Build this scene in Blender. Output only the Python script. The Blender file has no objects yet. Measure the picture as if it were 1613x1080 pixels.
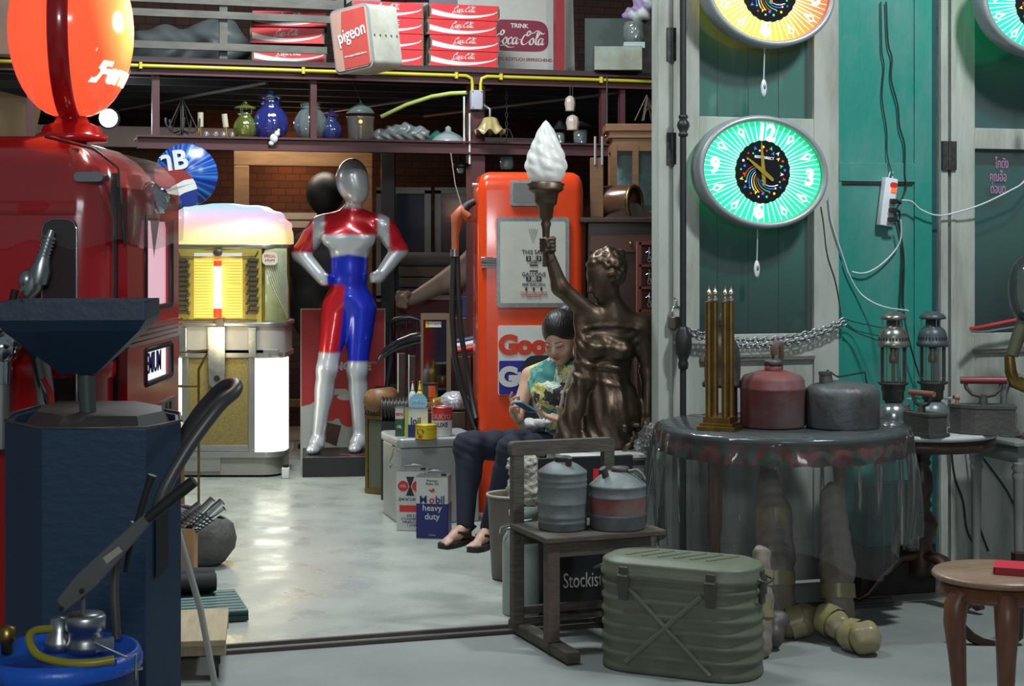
import bpy, bmesh, math, random
import numpy as np
from math import sin, cos, pi, radians
from mathutils import Vector, Matrix, Euler
random.seed(7)
S = bpy.context.scene
COL = S.collection
# ---------------- camera ----------------
FPX = 2600.0
cam_d = bpy.data.cameras.new('camera'); cam = bpy.data.objects.new('camera', cam_d); COL.objects.link(cam)
cam.location = (0, 0, 1.5); cam.rotation_euler = (pi/2, 0, 0)
cam_d.sensor_width = 36.0; cam_d.lens = FPX/1613*36.0
cam_d.shift_y = -(540-385)/1613.0
cam_d.clip_end = 100
S.camera = cam
S.view_settings.view_transform = 'Standard'
S.view_settings.look = 'None'
S.view_settings.gamma = 1
S.view_settings.use_curve_mapping = False
S.view_settings.exposure = 0.0
# ---------------- world ----------------
w = bpy.data.worlds.new('world'); S.world = w; w.use_nodes = True
bg = w.node_tree.nodes['Background']; bg.inputs[0].default_value = (0.62, 0.75, 0.85, 1); bg.inputs[1].default_value = 0.15
# ---------------- lamps of the place, and an added front fill ----------------
def area(name, loc, rot, sx, sy, power, col):
    l = bpy.data.lights.new(name, 'AREA'); l.shape = 'RECTANGLE'; l.size = sx; l.size_y = sy; l.energy = power; l.color = col
    o = bpy.data.objects.new(name, l); COL.objects.link(o); o.location = loc; o.rotation_euler = rot; return o
area('hall_fluorescent_lamp', (-1.0, 8.6, 4.3), (radians(8), 0, radians(17)), 1.3, .5, 150, (.86, .97, 1))
area('front_hall_lamp', (-.6, 5.8, 3.9), (radians(22), 0, radians(10)), .9, .4, 52, (.86, .97, 1))
area('door_side_lamp', (2.3, 5.2, 3.9), (radians(32), 0, radians(10)), .35, .25, 95, (.9, .97, .98))
area('mezzanine_lamp', (-.8, 8.6, 4.6), (radians(55), 0, radians(5)), 1.2, .3, 55, (.86, .95, 1))
area('added_front_fill', (.3, -2.2, 2.9), (radians(66), 0, radians(-3)), 1.4, .5, 80, (.9, .97, 1))  # fill added behind the camera to brighten the fronts of things
area('back_hall_lamp', (-1.6, 12.2, 2.45), (0, 0, 0), .9, .2, 14, (1, .86, .7))

T = math.atan(.31)          # the building's facade is turned this much from the view
def W(px, py, d):           # a point of the place seen at (px, py), d metres in front of the camera plane
    return Vector(((px-806.5)/FPX*d, d, 1.5+(385-py)/FPX*d))
def WZ(px, py, z):          # the point at height z
    d = (z-1.5)*FPX/(385-py); return W(px, py, d)
def G(px, d): v = W(px, 385, d); return Vector((v.x, v.y, 0))

# ---------------- materials ----------------
MATS = {}
def mat(name, col, rough=.5, metal=0., col2=None, scale=12., thr=.5, soft=.15, bump=0., bscale=60., emit=None, estr=0., trans=0., ior=1.45, alpha=1., stretch=(1,1,1), coat=0., attr=None, sheen=0.):
    if name in MATS: return MATS[name]
    m = bpy.data.materials.new(name); m.use_nodes = True; nt = m.node_tree; N = nt.nodes; L = nt.links
    b = N['Principled BSDF']
    b.inputs['Base Color'].default_value = (*col, 1); b.inputs['Roughness'].default_value = rough; b.inputs['Metallic'].default_value = metal
    tc = N.new('ShaderNodeTexCoord'); mp = N.new('ShaderNodeMapping'); mp.inputs['Scale'].default_value = stretch
    L.new(tc.outputs['Object'], mp.inputs[0])
    n = N.new('ShaderNodeTexNoise'); n.inputs['Scale'].default_value = scale; n.inputs['Detail'].default_value = 6; n.inputs['Roughness'].default_value = .62
    L.new(mp.outputs[0], n.inputs['Vector'])
    if attr:
        a = N.new('ShaderNodeAttribute'); a.attribute_name = attr; L.new(a.outputs['Color'], b.inputs['Base Color'])
    else:
        if col2 is None: col2 = tuple(c*.82 for c in col); thr = .5; soft = .3
        r = N.new('ShaderNodeMapRange'); r.inputs[1].default_value = thr-soft; r.inputs[2].default_value = thr+soft
        L.new(n.outputs[0], r.inputs[0])
        x = N.new('ShaderNodeMix'); x.data_type = 'RGBA'; x.inputs[6].default_value = (*col, 1); x.inputs[7].default_value = (*col2, 1)
        L.new(r.outputs[0], x.inputs[0]); L.new(x.outputs[2], b.inputs['Base Color'])
    if bump:
        n2 = N.new('ShaderNodeTexNoise'); n2.inputs['Scale'].default_value = bscale; n2.inputs['Detail'].default_value = 4; L.new(mp.outputs[0], n2.inputs['Vector'])
        bp = N.new('ShaderNodeBump'); bp.inputs['Strength'].default_value = bump; bp.inputs['Distance'].default_value = .01
        L.new(n2.outputs[0], bp.inputs['Height']); L.new(bp.outputs[0], b.inputs['Normal'])
    if emit: b.inputs['Emission Color'].default_value = (*emit, 1); b.inputs['Emission Strength'].default_value = estr
    if trans: b.inputs['Transmission Weight'].default_value = trans; b.inputs['IOR'].default_value = ior
    if alpha < 1: b.inputs['Alpha'].default_value = alpha
    if coat: b.inputs['Coat Weight'].default_value = coat; b.inputs['Coat Roughness'].default_value = .08
    MATS[name] = m; return m
def sheet(name, col, alpha, rough=.08, spec=1., dcol=(.6, .65, .65)):     # thin clear film or pane
    if name in MATS: return MATS[name]
    m = bpy.data.materials.new(name); m.use_nodes = True; nt = m.node_tree; N = nt.nodes; L = nt.links
    N.remove(N['Principled BSDF']); out = N['Material Output']
    t = N.new('ShaderNodeBsdfTransparent'); t.inputs[0].default_value = (*col, 1)
    g = N.new('ShaderNodeBsdfGlossy'); g.inputs['Roughness'].default_value = rough
    d = N.new('ShaderNodeBsdfDiffuse'); d.inputs[0].default_value = (*dcol, 1)
    lw = N.new('ShaderNodeLayerWeight'); lw.inputs[0].default_value = .25*spec
    m1 = N.new('ShaderNodeMixShader'); m2 = N.new('ShaderNodeMixShader'); m2.inputs[0].default_value = alpha
    L.new(lw.outputs['Fresnel'], m1.inputs[0]); L.new(t.outputs[0], m1.inputs[1]); L.new(g.outputs[0], m1.inputs[2])
    L.new(m1.outputs[0], m2.inputs[1]); L.new(d.outputs[0], m2.inputs[2]); L.new(m2.outputs[0], out.inputs[0])
    MATS[name] = m; return m
CHROME = mat('chrome', (.8, .82, .84), .12, 1, (.7, .72, .74))
STEEL = mat('dull_steel', (.5, .52, .53), .35, 1, (.36, .37, .37), 30)
GALV = mat('galvanised', (.22, .25, .25), .6, .4, (.12, .135, .14), 9, .52, .2, .15, 40)
BLACK = mat('black_paint', (.012, .012, .014), .4)
RUBBER = mat('black_rubber', (.012, .012, .012), .55)
IRON = mat('cast_iron', (.035, .036, .036), .55, .3, (.07, .065, .055), 20, .6, .15, .3, 60)
BRASS = mat('old_brass', (.42, .27, .07), .35, 1, (.2, .13, .05), 14, .5, .2)
WHITE = mat('white_paint', (.72, .72, .69), .45)
INK = mat('black_ink', (.02, .02, .025), .6)
REDP = mat('red_print', (.62, .03, .03), .5)
CRATERED = mat('crate_red', (.66, .022, .03), .5, 0, (.5, .02, .025), 10)
WOODG = mat('grey_old_wood', (.125, .108, .088), .75, 0, (.055, .045, .035), 9, .5, .2, .4, 50, stretch=(1, 1, 6))
WOODB = mat('brown_wood', (.30, .15, .06), .45, 0, (.17, .075, .03), 5, .5, .25, .1, 40, stretch=(5, 5, 1))
WOODD = mat('dark_wood', (.055, .025, .014), .4, 0, (.025, .012, .008), 6, stretch=(4, 4, 1))
MAROON = mat('maroon_steel', (.085, .022, .024), .55, 0, (.06, .016, .02), 3)
GLASS = mat('clear_glass', (.95, 1, 1), .03, 0, (.95, 1, 1), trans=1, ior=1.35)
CLEARP = sheet('clear_pane', (.86, .95, .93), .05)

# ---------------- mesh helpers ----------------
class MB:
    def __init__(s): s.v = []; s.f = []; s.m = []; s.sm = []
    def add(s, vs, fs, mi=0, smooth=False, M=None):
        o = len(s.v)
        for p in vs: s.v.append(tuple(M @ Vector(p)) if M is not None else tuple(p))
        for f in fs: s.f.append(tuple(i+o for i in f)); s.m.append(mi); s.sm.append(smooth)
        return s
    def box(s, c, sz, mi=0, rz=0, M=None, top=1.):
        x, y, z = sz[0]/2, sz[1]/2, sz[2]/2
        vs = []
        for (a, b, e) in ((-x,-y,-z),(x,-y,-z),(x,y,-z),(-x,y,-z),(-x,-y,z),(x,-y,z),(x,y,z),(-x,y,z)):
            if e > 0: a *= top; b *= top
            vs.append((c[0]+a*cos(rz)-b*sin(rz), c[1]+a*sin(rz)+b*cos(rz), c[2]+e))
        return s.add(vs, [(0,3,2,1),(4,5,6,7),(0,1,5,4),(1,2,6,5),(2,3,7,6),(3,0,4,7)], mi, False, M)
    def rbox(s, c, sz, r, mi=0, axis='z', n=5, M=None, smooth=True, lip=0.):   # box with rounded vertical (axis) edges, optional rounded end lips
        i, j, k = {'z': (0,1,2), 'y': (0,2,1), 'x': (1,2,0)}[axis]
        out = []
        def ring(hx, hy, rr):
            pts = []
            for q, (sx, sy) in enumerate(((1,1),(-1,1),(-1,-1),(1,-1))):
                for a in range(n+1):
                    t = q*pi/2+a*pi/2/n
                    pts.append((sx*(hx-rr)+rr*cos(t), sy*(hy-rr)+rr*sin(t)))
            return pts
        hx, hy, h = sz[i]/2, sz[j]/2, sz[k]/2
        levels = [(-h, 0)]
        if lip:
            levels = []
            for a in range(5):
                t = a*pi/2/4; levels.append((-h+lip*(1-sin(t)), lip*(1-cos(t))))
            levels = levels[::-1]
            levels = [(-h+lip*(1-cos(a*pi/8)), lip*(1-sin(a*pi/8))) for a in range(5)]
            levels += [(-z, o) for z, o in levels[::-1]]
        else: levels = [(-h, 0), (h, 0)]
        vs = []
        for z, off in levels:
            for (a, b) in ring(hx-off, hy-off, max(r-off, .0005)):
                p = [0,0,0]; p[i] = c[i]+a; p[j] = c[j]+b; p[k] = c[k]+z; vs.append(tuple(p))
        m = 4*(n+1); fs = []
        for l in range(len(levels)-1):
            for a in range(m):
                b = (a+1) % m; q = (l*m+a, l*m+b, (l+1)*m+b, (l+1)*m+a)
                fs.append(q)
        s.add(vs, fs, mi, smooth, M)
        o = len(vs)
        s.add(vs[:m], [tuple(range(m))[::-1]], mi, False, M); s.add(vs[-m:], [tuple(range(m))], mi, False, M)
        return s
    def lathe(s, prof, c=(0,0,0), seg=24, mi=0, smooth=True, M=None, sx=1., sy=1., flute=0, fl=0.):
        vs = []; fs = []
        for (r, z) in prof:
            for a in range(seg):
                t = 2*pi*a/seg; rr = r*(1+fl*cos(flute*t)) if flute else r
                vs.append((c[0]+rr*cos(t)*sx, c[1]+rr*sin(t)*sy, c[2]+z))
        for l in range(len(prof)-1):
            for a in range(seg):
                b = (a+1) % seg; fs.append((l*seg+a, l*seg+b, (l+1)*seg+b, (l+1)*seg+a))
        if prof[0][0] > 1e-4: fs.append(tuple(range(seg))[::-1])
        if prof[-1][0] > 1e-4: fs.append(tuple(range((len(prof)-1)*seg, len(prof)*seg)))
        return s.add(vs, fs, mi, smooth, M)
    def shell(s, prof, c=(0,0,0), seg=24, mi=0, smooth=True, M=None, flute=0, fl=0.):  # open lathe
        vs = []; fs = []
        for (r, z) in prof:
            for a in range(seg):
                t = 2*pi*a/seg; rr = r*(1+fl*cos(flute*t)) if flute else r
                vs.append((c[0]+rr*cos(t), c[1]+rr*sin(t), c[2]+z))
        for l in range(len(prof)-1):
            for a in range(seg):
                b = (a+1) % seg; fs.append((l*seg+a, l*seg+b, (l+1)*seg+b, (l+1)*seg+a))
        return s.add(vs, fs, mi, smooth, M)
    def cyl(s, p0, p1, r0, r1=None, seg=14, mi=0, smooth=True):
        r1 = r0 if r1 is None else r1
        return s.tube([p0, p1], [r0, r1], seg, mi, smooth)
    def tube(s, pts, r, seg=8, mi=0, smooth=True, closed=False, flat=1.):
        P = [Vector(p) for p in pts]; n = len(P)
        R = r if isinstance(r, (list, tuple)) else [r]*n
        vs = []; prev = None
        for i in range(n):
            if closed: t = (P[(i+1) % n]-P[i-1])
            else: t = P[min(i+1, n-1)]-P[max(i-1, 0)]
            t.normalize()
            if prev is None:
                u = t.orthogonal().normalized()
                if abs(t.z) < .9: u = Vector((0,0,1)).cross(t).normalized()
            else:
                u = prev-t*prev.dot(t)
                u = u.normalized() if u.length > 1e-6 else t.orthogonal().normalized()
            prev = u; v = t.cross(u)
            for a in range(seg):
                q = 2*pi*a/seg; vs.append(tuple(P[i]+u*cos(q)*R[i]+v*sin(q)*R[i]*flat))
        fs = []
        for l in range(n if closed else n-1):
            m = (l+1) % n
            for a in range(seg):
                b = (a+1) % seg; fs.append((l*seg+a, l*seg+b, m*seg+b, m*seg+a))
        s.add(vs, fs, mi, smooth)
        if not closed:
            s.add(vs[:seg], [tuple(range(seg))[::-1]], mi); s.add(vs[-seg:], [tuple(range(seg))], mi)
        return s
    def prism(s, poly, h0, h1, axis='y', mi=0, M=None, smooth=False):   # polygon in the two other axes
        def P(a, b, h): return {'y': (a, h, b), 'z': (a, b, h), 'x': (h, a, b)}[axis]
        n = len(poly); vs = [P(a, b, h0) for a, b in poly]+[P(a, b, h1) for a, b in poly]
        fs = [(i, (i+1) % n, n+(i+1) % n, n+i) for i in range(n)]
        s.add(vs, fs, mi, smooth, M)
        s.add(vs[:n], [tuple(range(n))[::-1]], mi, False, M); s.add(vs[n:], [tuple(range(n))], mi, False, M)
        return s
    def ball(s, c, r, mi=0, seg=16, M=None):
        rx, ry, rz = r if isinstance(r, (list, tuple)) else (r, r, r)
        prof = [(max(sin(pi*i/10), 1e-5), -cos(pi*i/10)) for i in range(11)]
        vs = []; fs = []
        for (a, z) in prof:
            for q in range(seg): vs.append((c[0]+rx*a*cos(2*pi*q/seg), c[1]+ry*a*sin(2*pi*q/seg), c[2]+rz*z))
        for l in range(10):
            for q in range(seg): fs.append((l*seg+q, l*seg+(q+1) % seg, (l+1)*seg+(q+1) % seg, (l+1)*seg+q))
        return s.add(vs, fs, mi, True, M)
    def build(s, name, mats, parent=None, world=False, bevel=0., solid=0., subsurf=0):
        me = bpy.data.meshes.new(name)
        vs = s.v
        if world and parent is not None:
            r = parent
            Mi = root_matrix(r).inverted(); vs = [tuple(Mi @ Vector(p)) for p in vs]
        me.from_pydata(vs, [], s.f)
        if not isinstance(mats, (list, tuple)): mats = [mats]
        for m in mats: me.materials.append(m)
        me.polygons.foreach_set('material_index', s.m); me.polygons.foreach_set('use_smooth', s.sm)
        bm = bmesh.new(); bm.from_mesh(me); bmesh.ops.recalc_face_normals(bm, faces=bm.faces); bm.to_mesh(me); bm.free()
        me.validate(); me.update()
        o = bpy.data.objects.new(name, me); COL.objects.link(o)
        if parent is not None: o.parent = parent
        if bevel: b = o.modifiers.new('bevel', 'BEVEL'); b.width = bevel; b.segments = 2; b.limit_method = 'ANGLE'; b.angle_limit = radians(40)
        if solid: b = o.modifiers.new('solid', 'SOLIDIFY'); b.thickness = solid
        if subsurf: b = o.modifiers.new('sub', 'SUBSURF'); b.levels = subsurf; b.render_levels = subsurf
        return o
def root_matrix(o):
    M = Matrix.LocRotScale(o.location, o.rotation_euler, o.scale)
    return root_matrix(o.parent) @ M if o.parent else M
def tag(o, label, cat, group=None, kind=None):
    if label: o['label'] = label
    if cat: o['category'] = cat
    if group: o['group'] = group
    if kind: o['kind'] = kind
    return o
def thing(name, label, cat, loc=(0,0,0), rz=0., group=None, rot=None):
    o = bpy.data.objects.new(name, None); COL.objects.link(o); o.empty_display_size = .1
    o.location = loc; o.rotation_euler = rot if rot else (0, 0, rz)
    return tag(o, label, cat, group)
def struct(name, mb, mats, **k):
    o = mb.build(name, mats, **k); o['kind'] = 'structure'; return o
def copy_tree(o, parent=None, linkparent=True):
    c = o.copy(); COL.objects.link(c)
    if parent is not None: c.parent = parent
    for ch in [x for x in list(o.children)]: copy_tree(ch, c)
    return c
def text(name, body, size, m, parent, loc, rz=0., world=False, rx=pi/2, ry=0., ext=.0008, sx=1., shear=0., off=0., align='CENTER', M=None, space=1.):
    cu = bpy.data.curves.new(name, 'FONT'); cu.body = body; cu.size = size; cu.extrude = ext; cu.align_x = align; cu.align_y = 'CENTER'
    cu.shear = shear; cu.offset = off; cu.resolution_u = 3 if size < .1 else 7; cu.space_character = space
    t = bpy.data.objects.new(name+'_tmp', cu); COL.objects.link(t)
    me = bpy.data.meshes.new_from_object(t.evaluated_get(bpy.context.evaluated_depsgraph_get()))
    bpy.data.objects.remove(t); bpy.data.curves.remove(cu)
    MM = Matrix.Translation(loc) @ Euler((rx, ry, rz), 'XYZ').to_matrix().to_4x4() @ Matrix.Diagonal((sx, 1, 1, 1))
    if M is not None: MM = M @ MM
    me.transform(MM)
    me.materials.clear(); me.materials.append(m)
    me.name = name
    o = bpy.data.objects.new(name, me); COL.objects.link(o); o.parent = parent
    return o
def ribbon(mb, pts, w, h=.0008, pen=None, M=None, mi=0):   # flat lettering stroke in XZ, facing -Y; pen = (angle, contrast)
    P = [Vector((a, b)) for a, b in pts]
    # smooth with Catmull-Rom
    Q = []
    for i in range(len(P)-1):
        p0 = P[max(i-1, 0)]; p1 = P[i]; p2 = P[i+1]; p3 = P[min(i+2, len(P)-1)]
        for k in range(5):
            t = k/5; Q.append(.5*((2*p1)+(p2-p0)*t+(2*p0-5*p1+4*p2-p3)*t*t+(3*p1-p0-3*p2+p3)*t**3))
    Q.append(P[-1]); n = len(Q); L = []; R = []
    for i in range(n):
        t = (Q[min(i+1, n-1)]-Q[max(i-1, 0)]); t = t.normalized() if t.length > 0 else Vector((1, 0)); nn = Vector((-t.y, t.x))
        a = math.atan2(t.y, t.x); ww = w*(1-.62*abs(cos(a-.35))**2)*min(1, .35+4*min(i, n-1-i)/n)
        L.append(Q[i]+nn*ww/2); R.append(Q[i]-nn*ww/2)
    vs = [(p.x, -h, p.y) for p in L]+[(p.x, -h, p.y) for p in R]
    mb.add(vs, [(i, n+i, n+i+1, i+1) for i in range(n-1)], mi, False, M)
def cola(mb, w, M=None, mi=0, gap=True):     # flowing script word, centred, width w
    g = []
    def C(x, s=1.):
        return [(x+.50*s, .62*s), (x+.42*s, .80*s), (x+.56*s, .95*s), (x+.66*s, .80*s), (x+.52*s, .60*s), (x+.30*s, .68*s), (x+.12*s, .42*s), (x+.06*s, .14*s), (x+.20*s, -.03*s), (x+.42*s, .06*s), (x+.58*s, .22*s)]
    def o(x): return [(x+.22, .46), (x+.06, .30), (x+.04, .08), (x+.16, -.02), (x+.30, .14), (x+.30, .36), (x+.20, .46), (x+.26, .34), (x+.42, .36)]
    def c(x): return [(x+.32, .36), (x+.22, .46), (x+.07, .30), (x+.04, .08), (x+.15, -.02), (x+.34, .14)]
    def a(x): return [(x+.34, .40), (x+.20, .46), (x+.06, .28), (x+.05, .06), (x+.14, -.01), (x+.28, .16), (x+.36, .44), (x+.32, .10), (x+.38, 0), (x+.50, .14)]
    def l(x): return [(x+.02, .14), (x+.20, .52), (x+.32, .82), (x+.26, .95), (x+.16, .74), (x+.10, .20), (x+.16, 0), (x+.30, .12)]
    st = [C(0), o(.60), c(.96), a(1.28), [(1.78, .30), (1.92, .34)], C(1.92), o(2.54), l(2.92), a(3.16)]
    st.append([(.10, -.04), (-.18, -.10), (-.02, -.26), (.40, -.16), (.8, -.10), (1.1, -.24), (1.5, -.20)])
    st.append([(2.42, .92), (2.7, .78), (3.1, .98), (3.45, .76), (3.62, .86)])
    k = w/3.7
    for s_ in st: ribbon(mb, [((px-1.83+.12*py)*k, (py-.4)*k) for px, py in s_], .14*k, M=M, mi=mi)

def crv(P, n=5):
    P = [Vector(p) for p in P]; Q = []
    for i in range(len(P)-1):
        a = P[max(i-1, 0)]; b = P[i]; c = P[i+1]; d = P[min(i+2, len(P)-1)]
        for k in range(n): t = k/n; Q.append(.5*((2*b)+(c-a)*t+(2*a-5*b+4*c-d)*t*t+(3*b-a-3*c+d)*t**3))
    return Q+[P[-1]]

# ---------------- smooth bodies from blended solids ----------------
class SD:
    def __init__(s, lo, hi, h):
        s.lo = np.array(lo, float); s.h = h
        s.n = np.ceil((np.array(hi)-s.lo)/h).astype(int)+1
        s.F = np.full(s.n, .5, np.float32)
        s.ax = [s.lo[i]+h*np.arange(s.n[i]) for i in range(3)]
    def _sub(s, lo, hi, pad):
        a = np.maximum(np.floor((np.array(lo)-pad-s.lo)/s.h).astype(int), 0); b = np.minimum(np.ceil((np.array(hi)+pad-s.lo)/s.h).astype(int)+1, s.n)
        if (b <= a).any(): return None
        sl = tuple(slice(a[i], b[i]) for i in range(3))
        X, Y, Z = np.meshgrid(*[s.ax[i][sl[i]] for i in range(3)], indexing='ij')
        return sl, X, Y, Z
    def _put(s, sl, d, k, sub=False):
        f = s.F[sl]
        if sub:
            d = -d
            if k: h = np.clip(k-np.abs(f-d), 0, None)/k; s.F[sl] = np.maximum(f, d)+h*h*k*.25
            else: s.F[sl] = np.maximum(f, d)
        else:
            if k: h = np.clip(k-np.abs(f-d), 0, None)/k; s.F[sl] = np.minimum(f, d)-h*h*k*.25
            else: s.F[sl] = np.minimum(f, d)
    def cone(s, a, b, r1, r2=None, k=.02, sub=False):
        a = np.array(a, float); b = np.array(b, float); r2 = r1 if r2 is None else r2; m = max(r1, r2)
        q = s._sub(np.minimum(a, b)-m, np.maximum(a, b)+m, k+2*s.h)
        if q is None: return s
        sl, X, Y, Z = q; ba = b-a; L = (ba*ba).sum()+1e-12
        t = np.clip(((X-a[0])*ba[0]+(Y-a[1])*ba[1]+(Z-a[2])*ba[2])/L, 0, 1)
        d = np.sqrt((X-a[0]-t*ba[0])**2+(Y-a[1]-t*ba[1])**2+(Z-a[2]-t*ba[2])**2)-(r1+(r2-r1)*t)
        s._put(sl, d, k, sub); return s
    def chain(s, pts, rs, k=.02):
        for i in range(len(pts)-1): s.cone(pts[i], pts[i+1], rs[i], rs[i+1], k)
        return s
    def ell(s, c, r, rot=None, k=.02, sub=False):
        c = np.array(c, float); r = np.array(r, float); m = r.max()
        q = s._sub(c-m, c+m, k+2*s.h)
        if q is None: return s
        sl, X, Y, Z = q; X = X-c[0]; Y = Y-c[1]; Z = Z-c[2]
        if rot is not None:
            R = np.array(Euler(rot).to_matrix().transposed()) if not isinstance(rot, Matrix) else np.array(rot.transposed())
            X, Y, Z = R[0,0]*X+R[0,1]*Y+R[0,2]*Z, R[1,0]*X+R[1,1]*Y+R[1,2]*Z, R[2,0]*X+R[2,1]*Y+R[2,2]*Z
        k0 = np.sqrt((X/r[0])**2+(Y/r[1])**2+(Z/r[2])**2); k1 = np.sqrt((X/r[0]**2)**2+(Y/r[1]**2)**2+(Z/r[2]**2)**2)+1e-9
        s._put(sl, k0*(k0-1)/k1, k, sub); return s
    def box(s, c, hs, r=.01, rot=None, k=.01, sub=False):
        c = np.array(c, float); hs = np.array(hs, float); m = np.linalg.norm(hs)
        q = s._sub(c-m, c+m, k+2*s.h)
        if q is None: return s
        sl, X, Y, Z = q; X = X-c[0]; Y = Y-c[1]; Z = Z-c[2]
        if rot is not None:
            R = np.array(Euler(rot).to_matrix().transposed()) if not isinstance(rot, Matrix) else np.array(rot.transposed())
            X, Y, Z = R[0,0]*X+R[0,1]*Y+R[0,2]*Z, R[1,0]*X+R[1,1]*Y+R[1,2]*Z, R[2,0]*X+R[2,1]*Y+R[2,2]*Z
        qx, qy, qz = np.abs(X)-hs[0]+r, np.abs(Y)-hs[1]+r, np.abs(Z)-hs[2]+r
        d = np.sqrt(np.maximum(qx, 0)**2+np.maximum(qy, 0)**2+np.maximum(qz, 0)**2)+np.minimum(np.maximum(qx, np.maximum(qy, qz)), 0)-r
        s._put(sl, d, k, sub); return s
    def mesh(s, name, mats, parent=None, disp=None, color=None, world=False, smooth=1, keep=None):
        F = s.F; I = F < 0; n = s.n
        c = np.zeros(tuple(n-1), np.int8)
        for i in (0,1):
            for j in (0,1):
                for k in (0,1): c += I[i:n[0]-1+i, j:n[1]-1+j, k:n[2]-1+k]
        act = (c > 0) & (c < 8); idx = -np.ones(act.shape, int); cells = np.argwhere(act); idx[act] = np.arange(len(cells))
        P = np.zeros((len(cells), 3)); cnt = np.zeros(len(cells))
        cor = [(i, j, k) for i in (0,1) for j in (0,1) for k in (0,1)]
        for a in cor:
            for ax in range(3):
                if a[ax]: continue
                b = list(a); b[ax] = 1
                fa = F[cells[:,0]+a[0], cells[:,1]+a[1], cells[:,2]+a[2]]; fb = F[cells[:,0]+b[0], cells[:,1]+b[1], cells[:,2]+b[2]]
                x = (fa < 0) != (fb < 0); t = np.where(x, fa/np.where(x, fa-fb, 1), 0)
                p = np.tile(np.array(a, float), (len(cells), 1)); p[:,ax] += t
                P += p*x[:,None]; cnt += x
        P = (P/cnt[:,None]+cells)*s.h+s.lo
        faces = []
        for ax in range(3):
            u, v = [(1,2),(2,0),(0,1)][ax]
            sa = [slice(None)]*3; sb = [slice(None)]*3; sa[ax] = slice(0, -1); sb[ax] = slice(1, None)
            A = I[tuple(sa)]; B = I[tuple(sb)]; e = np.argwhere(A != B)
            e = e[(e[:,u] > 0) & (e[:,v] > 0) & (e[:,u] < n[u]-1) & (e[:,v] < n[v]-1)]
            fl = A[e[:,0], e[:,1], e[:,2]]
            def cell(du, dv):
                q = e.copy(); q[:,u] -= du; q[:,v] -= dv; return idx[q[:,0], q[:,1], q[:,2]]
            quad = np.stack([cell(1,1), cell(0,1), cell(0,0), cell(1,0)], 1)
            quad[~fl] = quad[~fl][:, ::-1]; faces.append(quad)
        Q = np.concatenate(faces); Q = Q[(Q >= 0).all(1)]
        for _ in range(smooth):          # light relaxation
            acc = np.zeros_like(P); cn = np.zeros(len(P))
            for a, b in ((0,1),(1,2),(2,3),(3,0)):
                np.add.at(acc, Q[:,a], P[Q[:,b]]); np.add.at(acc, Q[:,b], P[Q[:,a]]); np.add.at(cn, Q[:,a], 1); np.add.at(cn, Q[:,b], 1)
            P = P*.5+.5*acc/np.maximum(cn, 1)[:,None]
        if disp is not None:
            nr = np.zeros_like(P); fn = np.cross(P[Q[:,2]]-P[Q[:,0]], P[Q[:,3]]-P[Q[:,1]])
            for a in range(4): np.add.at(nr, Q[:,a], fn)
            nr /= np.linalg.norm(nr, axis=1)[:,None]+1e-12
            P = P+nr*disp(P)[:,None]
        cols = color(P) if color is not None else None
        if keep is not None:
            kq = keep(P); m = kq[Q].all(1); Q = Q[m]; used = np.unique(Q); mp = -np.ones(len(P), int); mp[used] = np.arange(len(used)); P = P[used]; Q = mp[Q]
            if cols is not None: cols = cols[used]
        if world and parent is not None:
            Mi = np.array(root_matrix(parent).inverted()); P = P @ Mi[:3,:3].T+Mi[:3,3]
        me = bpy.data.meshes.new(name); me.vertices.add(len(P)); me.vertices.foreach_set('co', P.astype(np.float32).ravel())
        me.loops.add(len(Q)*4); me.loops.foreach_set('vertex_index', Q.astype(np.int32).ravel())
        me.polygons.add(len(Q)); me.polygons.foreach_set('loop_start', np.arange(0, len(Q)*4, 4, dtype=np.int32)); me.polygons.foreach_set('loop_total', np.full(len(Q), 4, np.int32))
        me.polygons.foreach_set('use_smooth', np.ones(len(Q), bool))
        me.update(calc_edges=True); me.validate()
        for m in (mats if isinstance(mats, (list, tuple)) else [mats]): me.materials.append(m)
        if cols is not None:
            ca = me.color_attributes.new('Col', 'FLOAT_COLOR', 'POINT')
            ca.data.foreach_set('color', np.concatenate([cols, np.ones((len(cols), 1))], 1).astype(np.float32).ravel())
        o = bpy.data.objects.new(name, me); COL.objects.link(o)
        if parent is not None: o.parent = parent
        return o
# ================= setting =================
def concrete(name, c1, c2, rough, r2):
    m = mat(name, c1, rough, 0, c2, 1.6, .5, .22, .12, 25)
    nt = m.node_tree; b = nt.nodes['Principled BSDF']; n = nt.nodes.new('ShaderNodeTexNoise'); n.inputs['Scale'].default_value = 5; n.inputs['Detail'].default_value = 5
    tc = nt.nodes.new('ShaderNodeTexCoord'); nt.links.new(tc.outputs['Object'], n.inputs['Vector'])
    r = nt.nodes.new('ShaderNodeMapRange'); r.inputs[3].default_value = rough; r.inputs[4].default_value = r2; r.inputs[1].default_value = .35; r.inputs[2].default_value = .65
    nt.links.new(n.outputs[0], r.inputs[0]); nt.links.new(r.outputs[0], b.inputs['Roughness']); return m
CONC = concrete('polished_concrete', (.40, .42, .38), (.30, .32, .29), .22, .45)
CONC2 = concrete('rough_concrete', (.265, .29, .275), (.205, .222, .212), .6, .8)
U = Vector((cos(T), sin(T), 0)); NB = Vector((-sin(T), cos(T), 0))
RO = Vector((-.016, 6.43, 0))            # a point of the threshold rail
FR = Matrix.Translation(RO) @ Matrix.Rotation(T, 4, 'Z')     # facade frame: x along the facade, y into the shop
mb = MB(); mb.box((0, 6, -.05), (16, 12, .1), M=FR); struct('floor', mb, CONC)
mb = MB(); mb.box((0, -4.2, -.053), (16, 8.4, .1), M=FR); struct('floor_outside', mb, CONC2)
mb = MB()
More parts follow.
